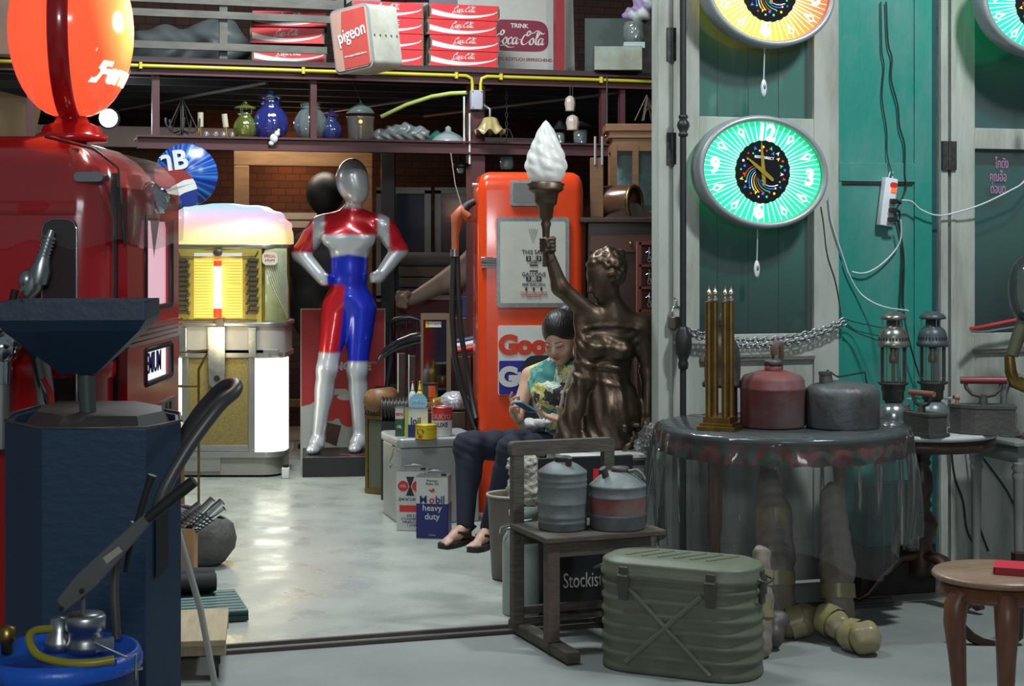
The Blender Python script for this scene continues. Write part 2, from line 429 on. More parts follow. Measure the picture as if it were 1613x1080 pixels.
for y, h, w_ in ((-.05, .012, .022), (0.03, .014, .02)): mb.box((-.6, y, h/2), (4.6, w_, h), M=FR)
struct('trim_1', mb, mat('worn_rail', (.10, .085, .08), .5, .6)).name = 'trim_1'
# brick back wall
def brick():
    m = bpy.data.materials.new('dark_brick'); m.use_nodes = True; N = m.node_tree.nodes; L = m.node_tree.links; b = N['Principled BSDF']
    tc = N.new('ShaderNodeTexCoord'); mp = N.new('ShaderNodeMapping'); mp.inputs['Rotation'].default_value = (radians(90), 0, 0)
    bt = N.new('ShaderNodeTexBrick'); bt.inputs['Scale'].default_value = 4.2; bt.inputs['Color1'].default_value = (.075, .026, .016, 1); bt.inputs['Color2'].default_value = (.045, .019, .014, 1)
    bt.inputs['Mortar'].default_value = (.018, .016, .015, 1); bt.inputs['Mortar Size'].default_value = .02
    L.new(tc.outputs['Object'], mp.inputs[0]); L.new(mp.outputs[0], bt.inputs[0]); L.new(bt.outputs[0], b.inputs['Base Color'])
    bp = N.new('ShaderNodeBump'); bp.inputs['Strength'].default_value = .5; bp.inputs['Distance'].default_value = .02; L.new(bt.outputs[1], bp.inputs['Height']); bp.invert = True; L.new(bp.outputs[0], b.inputs['Normal'])
    b.inputs['Roughness'].default_value = .85; return m
BRICK = brick()
o = struct('wall_back', MB().box((0, .1, 2.5), (14, .2, 5)), BRICK); o.location = RO+NB*7.4; o.rotation_euler = (0, 0, T)
DARKW = mat('dark_plaster', (.05, .05, .052), .9)
o = struct('wall_left', MB().box((0, 0, 2.5), (.2, 8, 5)), mat('left_plaster', (.14, .11, .085), .9)); o.location = RO-U*4.6+NB*3.5; o.rotation_euler = (0, 0, T)
o = struct('wall_right', MB().box((0, 0, 2.5), (.2, 6.4, 5)), DARKW); o.location = RO+U*3.6+NB*4.3; o.rotation_euler = (0, 0, T)
# ceiling of the shop high above, and the mezzanine deck with its joists
MB0 = Vector((-.276, 10.8, 0)); MZ = Matrix.Translation(MB0) @ Matrix.Rotation(T, 4, 'Z')
mb = MB(); mb.box((-.5, 1.55, 2.645), (8, 3.1, .03), M=MZ); struct('ceiling_mezzanine', mb, mat('deck_boards', (.045, .035, .035), .8))
o = struct('ceiling', MB().box((0, 0, 5.05), (14, 8, .1)), DARKW); o.location = RO+NB*3.4; o.rotation_euler = (0, 0, T)
def beam(name, label, x0, x1, y, z0, z1, th=.06, m=MAROON, cat='beam'):
    t = MB(); t.box(((x0+x1)/2, y, (z0+z1)/2), (x1-x0, th, z1-z0), M=MZ)
    t.box(((x0+x1)/2, y-.012, z1-.008), (x1-x0, th+.03, .012), M=MZ); t.box(((x0+x1)/2, y-.012, z0+.006), (x1-x0, th+.03, .012), M=MZ)
    o = t.build(name, m); o['kind'] = 'structure'; return o
beam('beam', '', -4.0, 1.6, 0, 2.545, 2.635)
beam('shelf_beam', '', -2.13, 1.6, 0, 2.09, 2.175)
mb = MB(); mb.box((-.27, .2, 2.165), (3.7, .36, .014), M=MZ); struct('shelf_deck', mb, MAROON)
def mzx(px, off=0.):      # x along the mezzanine beam seen at column px
    k = (px-806.5)/FPX; y = (MB0.y+.31*(-MB0.x))/(1-.31*k); x = k*y; return (x-MB0.x)/cos(T)
for i, (px, z0, z1, w_) in enumerate(((245, 2.09, 2.55, .045), (493, 2.17, 2.55, .04), (949, 2.17, 2.55, .035), (979, 2.0, 2.55, .035), (48, 1.9, 2.55, .045))):
    mb = MB(); mb.box((mzx(px), 0, (z0+z1)/2), (w_, .05, z1-z0), M=MZ); struct('steel_post', mb, MAROON)
mb = MB(); mb.box((mzx(751), .03, 1.28), (.1, .1, 2.56), M=MZ); mb.box((mzx(751), .03, .01), (.2, .2, .02), M=MZ); struct('column', mb, MAROON)
mb = MB(); mb.box((mzx(907), .35, 3.3), (.06, .06, 1.3), M=MZ); struct('upper_post', mb, mat('red_post', (.30, .02, .03), .45))
for j in range(6):
    y = .35+j*.5
    mb = MB(); mb.box((-.5, y, 2.6), (8, .05, .07), M=MZ); struct('joist', mb, mat('joist_paint', (.035, .03, .032), .7))
for x0 in (-3.2, -1.3, .2, 1.1):
    mb = MB(); mb.tube([MZ @ Vector((x0, .2, 2.54)), MZ @ Vector((x0-.75, 2.6, 2.54))], .012, 6); struct('tie_bar', mb, mat('tie_bar_paint', (.16, .15, .15), .5))
# pale beam far behind, seen under the deck
mb = MB(); mb.box((-1.9, 2.95, 2.35), (1.7, .08, .16), M=MZ); mb.box((1.15, 2.95, 2.33), (.7, .08, .14), M=MZ); struct('back_beam', mb, mat('pale_beam', (.75, .66, .68), .6))
# ---- folding doors ----
DO = Vector((.65, 7.1, 0)); DM = Matrix.Translation(DO) @ Matrix.Rotation(T, 4, 'Z')
def dx(px, y=0.):         # door-plane x seen at column px
    k = (px-806.5)/FPX; Y = (DO.y-.31*DO.x)/(1-.31*k); return (k*Y-DO.x)/cos(T)
OLDW = mat('old_white_paint', (.40, .42, .38), .7, 0, (.20, .20, .165), 7, .60, .16, .3, 60, stretch=(1, 1, .22))
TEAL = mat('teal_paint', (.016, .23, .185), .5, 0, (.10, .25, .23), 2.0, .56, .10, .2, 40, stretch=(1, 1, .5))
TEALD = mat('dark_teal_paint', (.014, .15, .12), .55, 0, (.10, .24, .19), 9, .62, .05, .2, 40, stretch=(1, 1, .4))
def dbox(mb, x0, x1, z0, z1, y0, y1, mi=0): mb.box(((x0+x1)/2, (y0+y1)/2, (z0+z1)/2), (x1-x0, y1-y0, z1-z0), mi, M=DM)
TOP = 3.0
mb = MB(); dbox(mb, dx(1033), dx(1056), 0, TOP, -.03, .05); struct('door_post', mb, OLDW, bevel=.004)
mb = MB(); dbox(mb, dx(1058), dx(1100), 0.02, TOP, -.015, .03)
zz = lambda py: 1.5+(385-py)/FPX*7.25
dbox(mb, dx(1280), dx(1319), .02, TOP, -.015, .03)
dbox(mb, dx(1100), dx(1280), zz(254), zz(186), -.014, .029); dbox(mb, dx(1100), dx(1280), .02, zz(525), -.004, .026)
dbox(mb, dx(1100), dx(1280), zz(563), zz(525), -.014, .029); dbox(mb, dx(1100), dx(1280), .02, .2, -.014, .029)
d1 = struct('door_1', mb, OLDW, bevel=.003)
mb = MB(); dbox(mb, dx(1098), dx(1282), zz(524), zz(255), .006, .010); dbox(mb, dx(1098), dx(1282), zz(186), TOP, .006, .010)
mb.build('pane', CLEARP, d1)
mb = MB(); dbox(mb, dx(1100), dx(1280), zz(565)-.004, zz(561), -.024, -.012); mb.build('moulding', mat('dirty_moulding', (.16, .15, .12), .7), d1)
for (py0, py1) in ((52, 103), (213, 262)):
    mb = MB(); dbox(mb, dx(1046), dx(1053), zz(py1), zz(py0), -.038, -.03); dbox(mb, dx(1055), dx(1060), zz(py1), zz(py0), -.038, -.03)
    mb.cyl(DM @ Vector((dx(1054), -.038, zz(py1+4))), DM @ Vector((dx(1054), -.038, zz(py0))), .007, seg=8); mb.build('hinge', IRON, d1)
# teal boards behind the glass and the open teal shutter beside
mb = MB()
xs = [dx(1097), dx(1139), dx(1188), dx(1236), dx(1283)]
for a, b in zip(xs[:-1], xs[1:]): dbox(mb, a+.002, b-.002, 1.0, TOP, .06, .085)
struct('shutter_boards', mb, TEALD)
mb = MB(); dbox(mb, dx(1319), dx(1466), 0.02, TOP, .0, .03); dbox(mb, dx(1319), dx(1325), .02, TOP, -.008, 0)
dbox(mb, dx(1439), dx(1466), .02, TOP, -.012, 0); dbox(mb, dx(1320), dx(1439), zz(284), zz(254), -.012, 0)
dbox(mb, dx(1324), dx(1437), zz(289), zz(285), -.008, 0, 1)
dbox(mb, dx(1320), dx(1439), .02, .22, -.012, 0)
d2 = struct('door_2', mb, [TEAL, WOODD], bevel=.002)
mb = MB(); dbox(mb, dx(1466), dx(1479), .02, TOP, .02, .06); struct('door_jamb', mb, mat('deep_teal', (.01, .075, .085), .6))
mb = MB(); dbox(mb, dx(1479), dx(1490), 0, TOP, -.02, .05); dbox(mb, dx(1495), dx(1502), 0, TOP, -.02, .05); struct('door_post', mb, OLDW, bevel=.003)
mb = MB(); dbox(mb, dx(1490), dx(1495), 0, TOP, 0, .04); struct('trim_2', mb, mat('grey_gap', (.10, .11, .11), .7))
mb = MB(); dbox(mb, dx(1502), dx(1533), .02, TOP, -.015, .03)
x1 = dx(1533); x2 = dx(1760)
dbox(mb, x1, x2, zz(228), zz(194), -.014, .029); dbox(mb, x1, x2, .02, zz(530), -.004, .026); dbox(mb, x2, x2+.12, .02, TOP, -.015, .03)
dbox(mb, x1, x2, zz(560), zz(530), -.014, .029)
dbox(mb, dx(1528), dx(1640), zz(563), zz(556), -.022, -.01, 1)
d3 = struct('door_3', mb, [OLDW, mat('dirty_moulding', (.16, .15, .12), .7)], bevel=.003)
mb = MB(); dbox(mb, x1-.004, x2+.004, zz(529), zz(229), .006, .010); dbox(mb, x1, x2, zz(194), TOP, .006, .010); mb.build('pane', CLEARP, d3)
mb = MB(); dbox(mb, dx(1479), dx(1489), zz(264), zz(217), -.032, -.018); dbox(mb, dx(1491), dx(1501), zz(264), zz(217), -.032, -.018)
mb.cyl(DM @ Vector((dx(1490), -.034, zz(264))), DM @ Vector((dx(1490), -.034, zz(217))), .006, seg=8); mb.build('hinge', IRON, d3)
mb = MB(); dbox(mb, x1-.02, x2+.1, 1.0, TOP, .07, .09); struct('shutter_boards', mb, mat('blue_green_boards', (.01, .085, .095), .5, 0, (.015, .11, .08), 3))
for i, (s_, py, px) in enumerate((('โกดัง', 252, 1578), ('คุณอ๊อ', 274, 1572), ('ดอนต', 294, 1572))):
    p = DM @ Vector((dx(px), -.001, zz(py)))
    t = text('glass_lettering', s_, .062, mat('pink_print', (.55, .25, .48), .6), None, p, rz=T, sx=.55); t.parent = d3
# ================= red fuel pump, left =================
REDPAINT = mat('glossy_red_paint', (.50, .008, .012), .22, 0, (.42, .006, .01), 3, coat=.6)
PX0 = -.824
t = thing('fuel_pump', 'tall glossy red vintage fuel pump with a lit round globe, far left', 'fuel pump', (PX0-.25, 3.72, 0))
def prof_box(mb, hx, hy, levels, r, mi=0, n=6):
    vs = []; fs = []; m = 4*(n+1)
    for z, off in levels:
        for q, (sx, sy) in enumerate(((1,1),(-1,1),(-1,-1),(1,-1))):
            for a in range(n+1):
                tt = q*pi/2+a*pi/2/n; rr = max(min(r-off*.6, hx-off-.001, hy-off-.001), .005)
                vs.append((sx*(hx-off-rr)+rr*cos(tt), sy*(hy-off-rr)+rr*sin(tt), z))
    for l in range(len(levels)-1):
        for a in range(m):
            b = (a+1) % m; fs.append((l*m+a, l*m+b, (l+1)*m+b, (l+1)*m+a))
    mb.add(vs, fs, mi, True); mb.add(vs[:m], [tuple(range(m))[::-1]], mi); mb.add(vs[-m:], [tuple(range(m))], mi)
mb = MB()
prof_box(mb, .25, .32, [(0, 0), (1.22, 0), (1.225, -.006), (1.255, -.006), (1.26, 0), (1.56, 0), (1.575, .004), (1.62, .012), (1.66, .03), (1.695, .06), (1.72, .10), (1.733, .15)], .07)
mb.v = [(x*.97-.0075 if x > 0 else x, y, z) for x, y, z in mb.v]; body = mb.build('body', REDPAINT, t)
mb = MB(); mb.rbox((-.035, -.320, 1.575), (.42, .02, .03), .01, axis='x', n=4); mb.build('side_ridge', REDPAINT, t)
mb = MB(); mb.box((.236, -.24, .9), (.012, .012, 1.5)); mb.tube([(.262, -.262, 1.5), (.25, -.262, 1.66), (.2, -.27, 1.7), (.1, -.28, 1.725)], .003, 6); mb.build('door_seam', BLACK, t)
# domed shoulder of the face
mb = MB()
vs = []; fs = []
for i in range(9):
    a = i/8*pi/2
    for j in range(17):
        b = j/16*pi; vs.append((.175+.075*cos(a), .045+.25*cos(b)*(1-.12*(1-cos(a))), 1.36+.285*sin(b)*(1-.25*(1-cos(a)))+.0))
for i in range(8):
    for j in range(16): fs.append((i*17+j, i*17+j+1, (i+1)*17+j+1, (i+1)*17+j))
mb.add(vs, fs, 0, True); mb.build('face_dome', REDPAINT, t, solid=.01)
# side recess with nozzle
def recess(mb, x0, x1, z0, z1, y, depth, r=.03):
    pass
mb = MB()
pxl = lambda px, py, d=3.4: (W(px, py, d).x-(PX0-.25), W(px, py, d).z)
x0, z1 = pxl(68, 345); x1, _ = pxl(122, 345); _, z0 = pxl(68, 640)
mb.rbox(((x0+x1)/2, -.3235, (z0+z1)/2), (x1-x0, .004, z1-z0), .015, axis='y', n=5); mb.build('nozzle_recess', mat('recess_black', (.03, .008, .008), .6), t)
mb = MB(); r_ = [(x0, z0)]+[(x0, z1-.02), (x0+.006, z1-.006), (x0+.02, z1), (x1-.02, z1), (x1-.006, z1-.006), (x1, z1-.02), (x1, z0)]
mb.tube([(a, -.327, b) for a, b in r_], .0022, 6); mb.build('recess_trim', CHROME, t)
mb = MB()
def L2(pts, y=-.36): return [(pxl(a, b)[0], y, pxl(a, b)[1]) for a, b in pts]
mb.tube(L2([(90, 362), (84, 380), (78, 400)], -.36), [.007, .0105, .012], 10)
for i in range(6): k = i/5; q = L2([(87-9*k, 372+28*k), (86-9*k, 375+28*k)], -.36); mb.cyl(q[0], q[1], .0145, seg=10)
mb.tube(L2([(78, 400), (72, 425), (68, 445)]), [.012, .022, .02], 10); mb.tube(L2([(70, 420), (60, 450), (50, 462)]), [.016, .022, .018], 10)
mb.ball(L2([(52, 440)])[0], (.018, .02, .022)); mb.tube(L2([(48, 470), (38, 500), (20, 515)]), [.018, .02, .018], 10)
nz = mb.build('nozzle', STEEL, t)
mb = MB(); mb.tube(L2([(40, 455), (34, 480), (45, 520), (70, 560), (80, 600), (95, 640)], -.39), .008, 8); mb.build('hose', RUBBER, nz)
mb = MB()
for (a, b, r) in ((10, 520, .03), (35, 530, .026), (18, 545, .034)): mb.ball(L2([(a, b)], -.38)[0], r)
mb.tube(L2([(16, 545), (16, 600)], -.38), .022, 12); mb.build('valve', CHROME, t)
mb = MB(); mb.tube(L2([(16, 600), (16, 700)], -.38), .019, 10); mb.tube(L2([(76, 560), (84, 610), (85, 660)], -.38), [.018, .018, .015], 10); mb.build('grip', mat('grip_metal', (.30, .30, .28), .4, .6), t)
mb = MB(); mb.tube(L2([(86, 590), (96, 610), (100, 645)], -.40), .007, 8); mb.build('red_lever', REDPAINT, t)
# front face windows (facing right)
fx = .262; SP = fx-.015
def fy(px, x=None):       # y along the front face seen at px
    k = (px-806.5)/FPX; Y = (PX0-.25+(fx if x is None else x))/k; return Y-3.72
def fz(px, py): k = (px-806.5)/FPX; Y = (PX0-.25+fx)/k; return 1.5+(385-py)/FPX*Y
y0, y1 = fy(228), fy(271)
z_up = (fz(250, 486), fz(250, 342)); z_lo = (fz(250, 601), fz(250, 543))
mb = MB()
def slab(ya, yb, za, zb): mb.box(((fx+.235)/2, (ya+yb)/2, (za+zb)/2), (fx-.235, yb-ya, zb-za))
slab(-.235, y0, .12, 1.62); slab(y1, .30, .12, 1.62); slab(y0, y1, z_up[1], 1.62); slab(y0, y1, z_lo[1], z_up[0]); slab(y0, y1, .12, z_lo[0])
mb.build('face_panel', REDPAINT, t)
for (za, zb), nm, m in ((z_up, 'dial_glass', mat('pink_dial', (.8, .6, .65), .3, emit=(1, .55, .66), estr=.6)), (z_lo, 'lit_sign', mat('white_lit', (.9, .9, .95), .4, emit=(.93, .93, 1), estr=1.0))):
    mb = MB(); r_ = [(y0, za), (y1, za), (y1, zb), (y0, zb)]; mb.tube([(fx-.002, y0+.01, za+.004), (fx-.002, y1-.01, za+.004), (fx-.002, y1-.004, za+.01), (fx-.002, y1-.004, zb-.01), (fx-.002, y1-.01, zb-.004), (fx-.002, y0+.01, zb-.004)], .007, 6, closed=True); mb.build('window_rim', BLACK, t)
    mb = MB(); mb.box((SP-.002, (y0+y1)/2, (za+zb)/2), (.004, y1-y0, zb-za)); sp = mb.build(nm, m, t)
text('lettering', 'PREMIUM', .066, mat('navy_ink', (.02, .015, .12), .5), sp, (SP+.001, .055, (z_lo[0]+z_lo[1])/2), rz=pi/2, sx=.82, off=.001)
for zc in [fz(250, 522)-.015+i*.011 for i in range(4)]:
    mb = MB(); mb.rbox((fx+.001, .03, zc), (.014, .56, .008), .003, axis='x'); mb.build('chrome_band', CHROME, t)
mb = MB(); zc = fz(262, 640); mb.box((fx+.002, .16, zc), (.004, .16, .035)); pl = mb.build('name_plate', STEEL, t)
text('plate_marks', 'EL 70', .03, INK, pl, (fx+.0045, .16, zc), rz=pi/2)
mb = MB(); mb.tube([(.25, .06, 1.60), (.28, .05, 1.60)], [.045, .02], 14); mb.add([(.252, 0, 1.62), (.252, .13, 1.62), (.252, .07, 1.47), (.275, .05, 1.60)], [(0, 1, 3), (1, 2, 3), (2, 0, 3), (0, 2, 1)]); mb.ball((.268, .075, 1.60), (.018, .04, .03)); mb.build('handle_ornament', CHROME, t)
mb = MB(); mb.rbox((.20, -.285, 1.64), (.06, .06, .02), .009, axis='y'); mb.build('top_hinge', CHROME, t)
# globe on its foot
mb = MB(); mb.lathe([(.078, 1.728), (.078, 1.742), (.066, 1.748), (.062, 1.762), (.04, 1.77), (.032, 1.785), (.045, 1.80)], (.095, -.05, 0), 28); mb.build('globe_foot', REDPAINT, t)
GA = radians(96)       # the globe faces right, seen almost edge on
GM = Matrix.Translation((.095, -.05, 1.975)) @ Matrix.Rotation(GA, 4, 'Z')
mb = MB(); vs = []
mb.lathe([(.195, -.022), (.2, -.018), (.2, .018), (.195, .022)], seg=48, M=GM @ Matrix.Rotation(pi/2, 4, 'X'))
gb = mb.build('globe_band', REDPAINT, t)
GLB = mat('lit_globe', (.9, .12, .03), .15, emit=(1, .085, .035), estr=1.1)
_n = GLB.node_tree.nodes; _l = GLB.node_tree.links; _t = _n.new('ShaderNodeTexCoord'); _v = _n.new('ShaderNodeVectorMath'); _v.operation = 'DISTANCE'; _l.new(_t.outputs['Object'], _v.inputs[0]); _v.inputs[1].default_value = (.235, -.04, 2.02)   # the bulb inside
_c = _n.new('ShaderNodeValToRGB'); _l.new(_v.outputs['Value'], _c.inputs[0]); _e = _c.color_ramp.elements; _e[0].position = .03; _e[0].color = (1, .9, .55, 1); _e[1].position = .19; _e[1].color = (1, .085, .035, 1); _q = _e.new(.09); _q.color = (1, .50, .14, 1); _l.new(_c.outputs[0], _n['Principled BSDF'].inputs['Emission Color'])
for sgn, nm in ((-1, 'globe_lens'), (1, 'globe_lens')):
    mb = MB(); mb.shell([(max(.192*sin(i/10*pi/2), 1e-4), .022+.112*cos(i/10*pi/2)) for i in range(11)], seg=48, M=GM @ Matrix.Rotation(sgn*-pi/2 if sgn > 0 else pi/2, 4, 'X'))
    ln = mb.build(nm, GLB, t)
    if sgn < 0:
        lt = text('lettering', 'Ferrari', .06, mat('lit_white', (.9, .8, .7), .4, emit=(1, .85, .7), estr=1.4), ln, (0, 0, 0), rx=0, off=.003, sx=1.1)
        for v in lt.data.vertices:
            x, z = v.co.x-.045, v.co.y; v.co.x = x; rr = math.hypot(x, z-.105); 
            r2 = x*x+(z-.105)**2; v.co = GM @ Vector((x, -(.025+.112*math.sqrt(max(0, 1-r2/.192**2))), z-.105))
        mbb = MB(); P = []
        for (x, z) in ((-.16, -.055), (.15, -.055), (.15, -.062), (-.16, -.062)): P.append(GM @ Vector((x, -(.026+.112*math.sqrt(1-(x*x+z*z)/.192**2)), z)))
        mbb.add(P, [(0, 1, 2, 3)]); mbb.build('top_bar', MATS['lit_white'], ln)
pl = bpy.data.lights.new('globe_bulb', 'POINT'); pl.energy = 4; pl.color = (1, .75, .5); pl.shadow_soft_size = .03
po = bpy.data.objects.new('globe_bulb', pl); COL.objects.link(po); po.location = (PX0-.25+.30, 3.66, 2.0)
# clear wrapping film over its top
FILM = sheet('cling_film', (.97, .97, .97), .045, .12, 1.)
mb = MB()
vs = []; fs = []
random.seed(3)
hh = [(1.555+.012*sin(i*1.3)) for i in range(13)]
prs = [(-.27+i*.044, -.33) for i in range(11)]+[(.22, -.318), (.255, -.28), (.27, -.2), (.272, 0), (.272, .2), (.265, .34)]
for i, (x, y) in enumerate(prs):
    for j, z in enumerate((1.50+.012*sin(i*1.7), 1.58, 1.66, 1.70)):
        o_ = [0, .004*sin(i*2.1), -.02, -.06][j] ; vs.append((x-(.0 if abs(y+.33) < .01 else -o_), y-(o_ if abs(y+.33) < .01 else 0), z))
for i in range(len(prs)-1):
    for j in range(3): fs.append((i*4+j, (i+1)*4+j, (i+1)*4+j+1, i*4+j+1))
mb.add(vs, fs, 0, True); tagfilm = mb.build('film_wrap', FILM, t)

# ================= blue oil drain cabinet =================
NAVY = mat('navy_enamel', (.012, .040, .085), .5, 0, (.06, .045, .03), 7, .68, .04, .15, 30, stretch=(1, 1, 2.5))
t = thing('oil_drain_cabinet', 'dark navy eight-sided steel cabinet with a square funnel, before the red pump', 'oil drainer', (-.77, 3.1, 0))
foot = [W(65, 0, 2.9), W(230, 0, 2.9), W(285, 0, 3.02), W(283, 0, 3.16), W(225, 0, 3.3), W(60, 0, 3.3), W(20, 0, 3.16), W(8, 0, 3.02)]
P8 = [(p.x, p.y) for p in foot]
mb = MB(); n = 8
lo = [(a, b, .06) for a, b in P8]; hi = [(a, b, 1.175) for a, b in P8]
mb.add(lo+hi, [(i, (i+1) % n, n+(i+1) % n, n+i) for i in range(n) if i != 1], 0)
mb.add(lo+hi, [(1, 2, n+2, n+1)], 1); mb.add(lo, [tuple(range(n))[::-1]], 0)
cx, cy = -.77, 3.1
inn = [(cx+(a-cx)*.93, cy+(b-cy)*.93) for a, b in P8]
mb.add([(a, b, 1.175) for a, b in P8]+[(a, b, 1.175) for a, b in inn]+[(a, b, 1.15) for a, b in inn], [(i, (i+1) % n, n+(i+1) % n, n+i) for i in range(n)]+[(n+i, n+(i+1) % n, 2*n+(i+1) % n, 2*n+i) for i in range(n)]+[tuple(range(2*n, 3*n))], 0)
mb.build('cabinet_body', [NAVY, NAVY], t, world=True, bevel=.002)
mb = MB(); mb.tube([Vector((a, b, 1.178)) for a, b in P8], .0028, 6, closed=True); mb.build('rim', mat('worn_rim', (.12, .12, .11), .45, .5), t, world=True)
mb = MB()
L_ = [W(24, 652, 3.26), W(215, 640, 3.27), W(274, 648, 3.15), W(228, 668, 2.95), W(66, 668, 2.95), W(16, 660, 3.05)]
mb.add([(cx+(a-cx)*.9, cy+(b-cy)*.9, 1.153) for a, b in P8]+[(cx+(a-cx)*.72, cy+(b-cy)*.72+.03, 1.19) for a, b in P8], [(i, (i+1) % n, n+(i+1) % n, n+i) for i in range(n)]+[tuple(range(n, 2*n))], 0)
mb.build('lid', mat('dusty_lid', (.035, .035, .037), .5, 0, (.09, .075, .07), 6, .55, .15), t, world=True)
mb = MB()
p = [W(243, 790, 2.93), W(262, 780, 2.97), W(262, 890, 2.97), W(243, 912, 2.93)]
q = [Vector((v.x+.004, v.y-.004, v.z)) for v in p]; mb.add(q+[v+Vector((.0, .003, 0)) for v in q], [(0,1,2,3),(4,5,6,7)[::-1],(0,4,5,1),(1,5,6,2),(2,6,7,3),(3,7,4,0)]); mb.build('side_slot', BLACK, t, world=True)
# funnel
fc = W(127, 470, 3.06); mb = MB()
FM = Matrix.Translation((fc.x, fc.y, 0)) @ Matrix.Rotation(radians(6), 4, 'Z')
hw = .131
def sq(h, z, dy=0, dxx=0): return [(-h+dxx, -h*.9+dy, z), (h+dxx, -h*.9+dy, z), (h+dxx, h*.9+dy, z), (-h+dxx, h*.9+dy, z)]
vs = sq(hw, 1.397)+sq(hw+.001, 1.365)+sq(hw-.012, 1.345)+sq(.031, 1.262)+sq(.026, 1.262)+sq(hw-.016, 1.347)+sq(hw-.004, 1.397)
fs = []
for l in range(6): fs += [(l*4+i, l*4+(i+1) % 4, l*4+4+(i+1) % 4, l*4+4+i) for i in range(4)]
mb.add(vs, fs, 0, False, FM); fu = mb.build('funnel', mat('navy_funnel', (.012, .040, .085), .5, 0, (.012, .028, .055), 5, .5, .2, .15, 40), t, world=True, bevel=.001)
mb = MB(); mb.cyl((fc.x+.01, fc.y, 1.27), (fc.x+.015, fc.y, 1.16), .0155, seg=16); mb.cyl((fc.x+.015, fc.y, 1.185), (fc.x+.015, fc.y, 1.16), .021, seg=16); mb.build('funnel_pipe', mat('pipe_grey_green', (.06, .08, .07), .5), t, world=True)
mb = MB()
hp = [W(250, 800, 2.85), W(262, 765, 2.87), W(300, 700, 2.9), W(345, 640, 2.93), W(369, 618, 2.96), W(372, 606, 2.99), W(358, 605, 3.02), W(340, 618, 3.05), W(312, 650, 3.08), W(283, 695, 3.1), W(270, 715, 3.1)]
mb.tube(crv(hp), .0115, 10); mb.build('push_handle', mat('handle_tube', (.11, .105, .11), .4, .5), t, world=True)

# ================= blue drum with lever pump =================
DR = W(95, 1022, 2.55)
t = thing('oil_drum', 'bright blue lidded steel drum, bottom left corner', 'oil drum', (DR.x, DR.y, 0))
BRB = mat('bright_blue', (.01, .10, .55), .35, 0, (.03, .05, .10), 8, .68, .06, .1)
zt = DR.z; R = .118
mb = MB(); mb.lathe([(R-.004, 0), (R, .01), (R, .3), (R+.004, .31), (R, .32), (R, .6), (R+.004, .61), (R, .62), (R, zt-.03), (R-.004, zt-.012)], seg=40); mb.build('barrel', mat('drum_navy', (.008, .03, .10), .35), t)
mb = MB(); mb.lathe([(R, zt-.03), (R+.006, zt-.026), (R+.007, zt-.014), (R+.002, zt), (R-.006, zt), (R-.010, zt-.008), (.02, zt-.004), (.0001, zt-.004)], seg=40); mb.build('lid', BRB, t)
mb = MB(); mb.tube([(R*cos(a)+.004, R*sin(a), zt-.03-.01*sin(3*a)) for a in (-.6, -.4, -.2, 0, .2)], .003, 6); mb.build('latch_wire', STEEL, t)
t = thing('hand_lever_pump', 'steel lever pump with black grip and yellow hose on the blue drum', 'hand pump', (DR.x, DR.y, zt-.004))
mb = MB()
q = W(135, 1000, 2.55); mb.lathe([(.028, 0), (.03, .012), (.026, .02), (.026, .034), (.03, .036), (.031, .055), (.028, .06), (.0001, .06)], (q.x, q.y, zt-.005), 24)
q2 = W(94, 990, 2.56); mb.lathe([(.024, 0), (.022, .015), (.015, .03), (.014, .05), (.0001, .052)], (q2.x, q2.y, zt-.004), 20); mb.box((q.x+.03, q.y-.01, zt+.01), (.03, .012, .02), rz=.4)
mb.build('pump_head', STEEL, t, world=True)
mb = MB(); q3 = W(14, 995, 2.55); mb.lathe([(.009, 0), (.010, .015), (.013, .02), (.013, .04), (.0001, .045)], (q3.x, q3.y-.01, zt-.004), 12); mb.build('brass_valve', BRASS, t, world=True)
mb = MB()
pts = [(88, 945), (100, 965), (150, 925), (240, 820), (228, 808), (180, 850), (120, 905)]
d0 = 2.53; vv = [W(a, b, d0) for a, b in pts]
n = len(vv); mb.add([tuple(v) for v in vv]+[(v.x, v.y+.012, v.z) for v in vv], [tuple(range(n)), tuple(range(n, 2*n))[::-1]]+[(i, n+i, n+(i+1) % n, (i+1) % n) for i in range(n)])
for (a, b) in ((97, 958), (129, 930)): c = W(a, b, d0); mb.cyl((c.x, c.y-.003, c.z), (c.x, c.y+.015, c.z), .004, seg=10, mi=1)
mb.add([tuple(W(a, b, d0+.014)) for a, b in ((127, 932), (135, 932), (135, 985), (127, 985))]+[tuple(W(a, b, d0+.018)) for a, b in ((127, 932), (135, 932), (135, 985), (127, 985))], [(0,1,2,3),(7,6,5,4),(0,4,5,1),(1,5,6,2),(2,6,7,3),(3,7,4,0)])
lv = mb.build('lever', [mat('grey_casting', (.13, .13, .125), .5, .5), BLACK], t, world=True, bevel=.002)
mb = MB(); mb.tube([W(232, 817, d0+.005), W(268, 787, d0+.005), W(306, 757, d0+.005)], [.0085, .0095, .0092], 12); mb.build('grip', RUBBER, lv, world=True)
mb = MB(); mb.add([tuple(W(a, b, d0-.001)) for a, b in ((162, 878), (187, 860), (193, 868), (168, 888))], [(0,1,2,3)]); mb.build('sticker', mat('old_sticker', (.35, .33, .27), .6), lv, world=True)
mb = MB(); mb.tube(crv([W(80, 990, 2.52), W(55, 993, 2.50), W(46, 1005, 2.48), (W(58, 1030, 2.46)), W(95, 1042, 2.45), W(140, 1044, 2.45), W(180, 1038, 2.46)]), .0062, 10); mb.build('yellow_hose', mat('yellow_hose', (.30, .26, .02), .35), t, world=True)
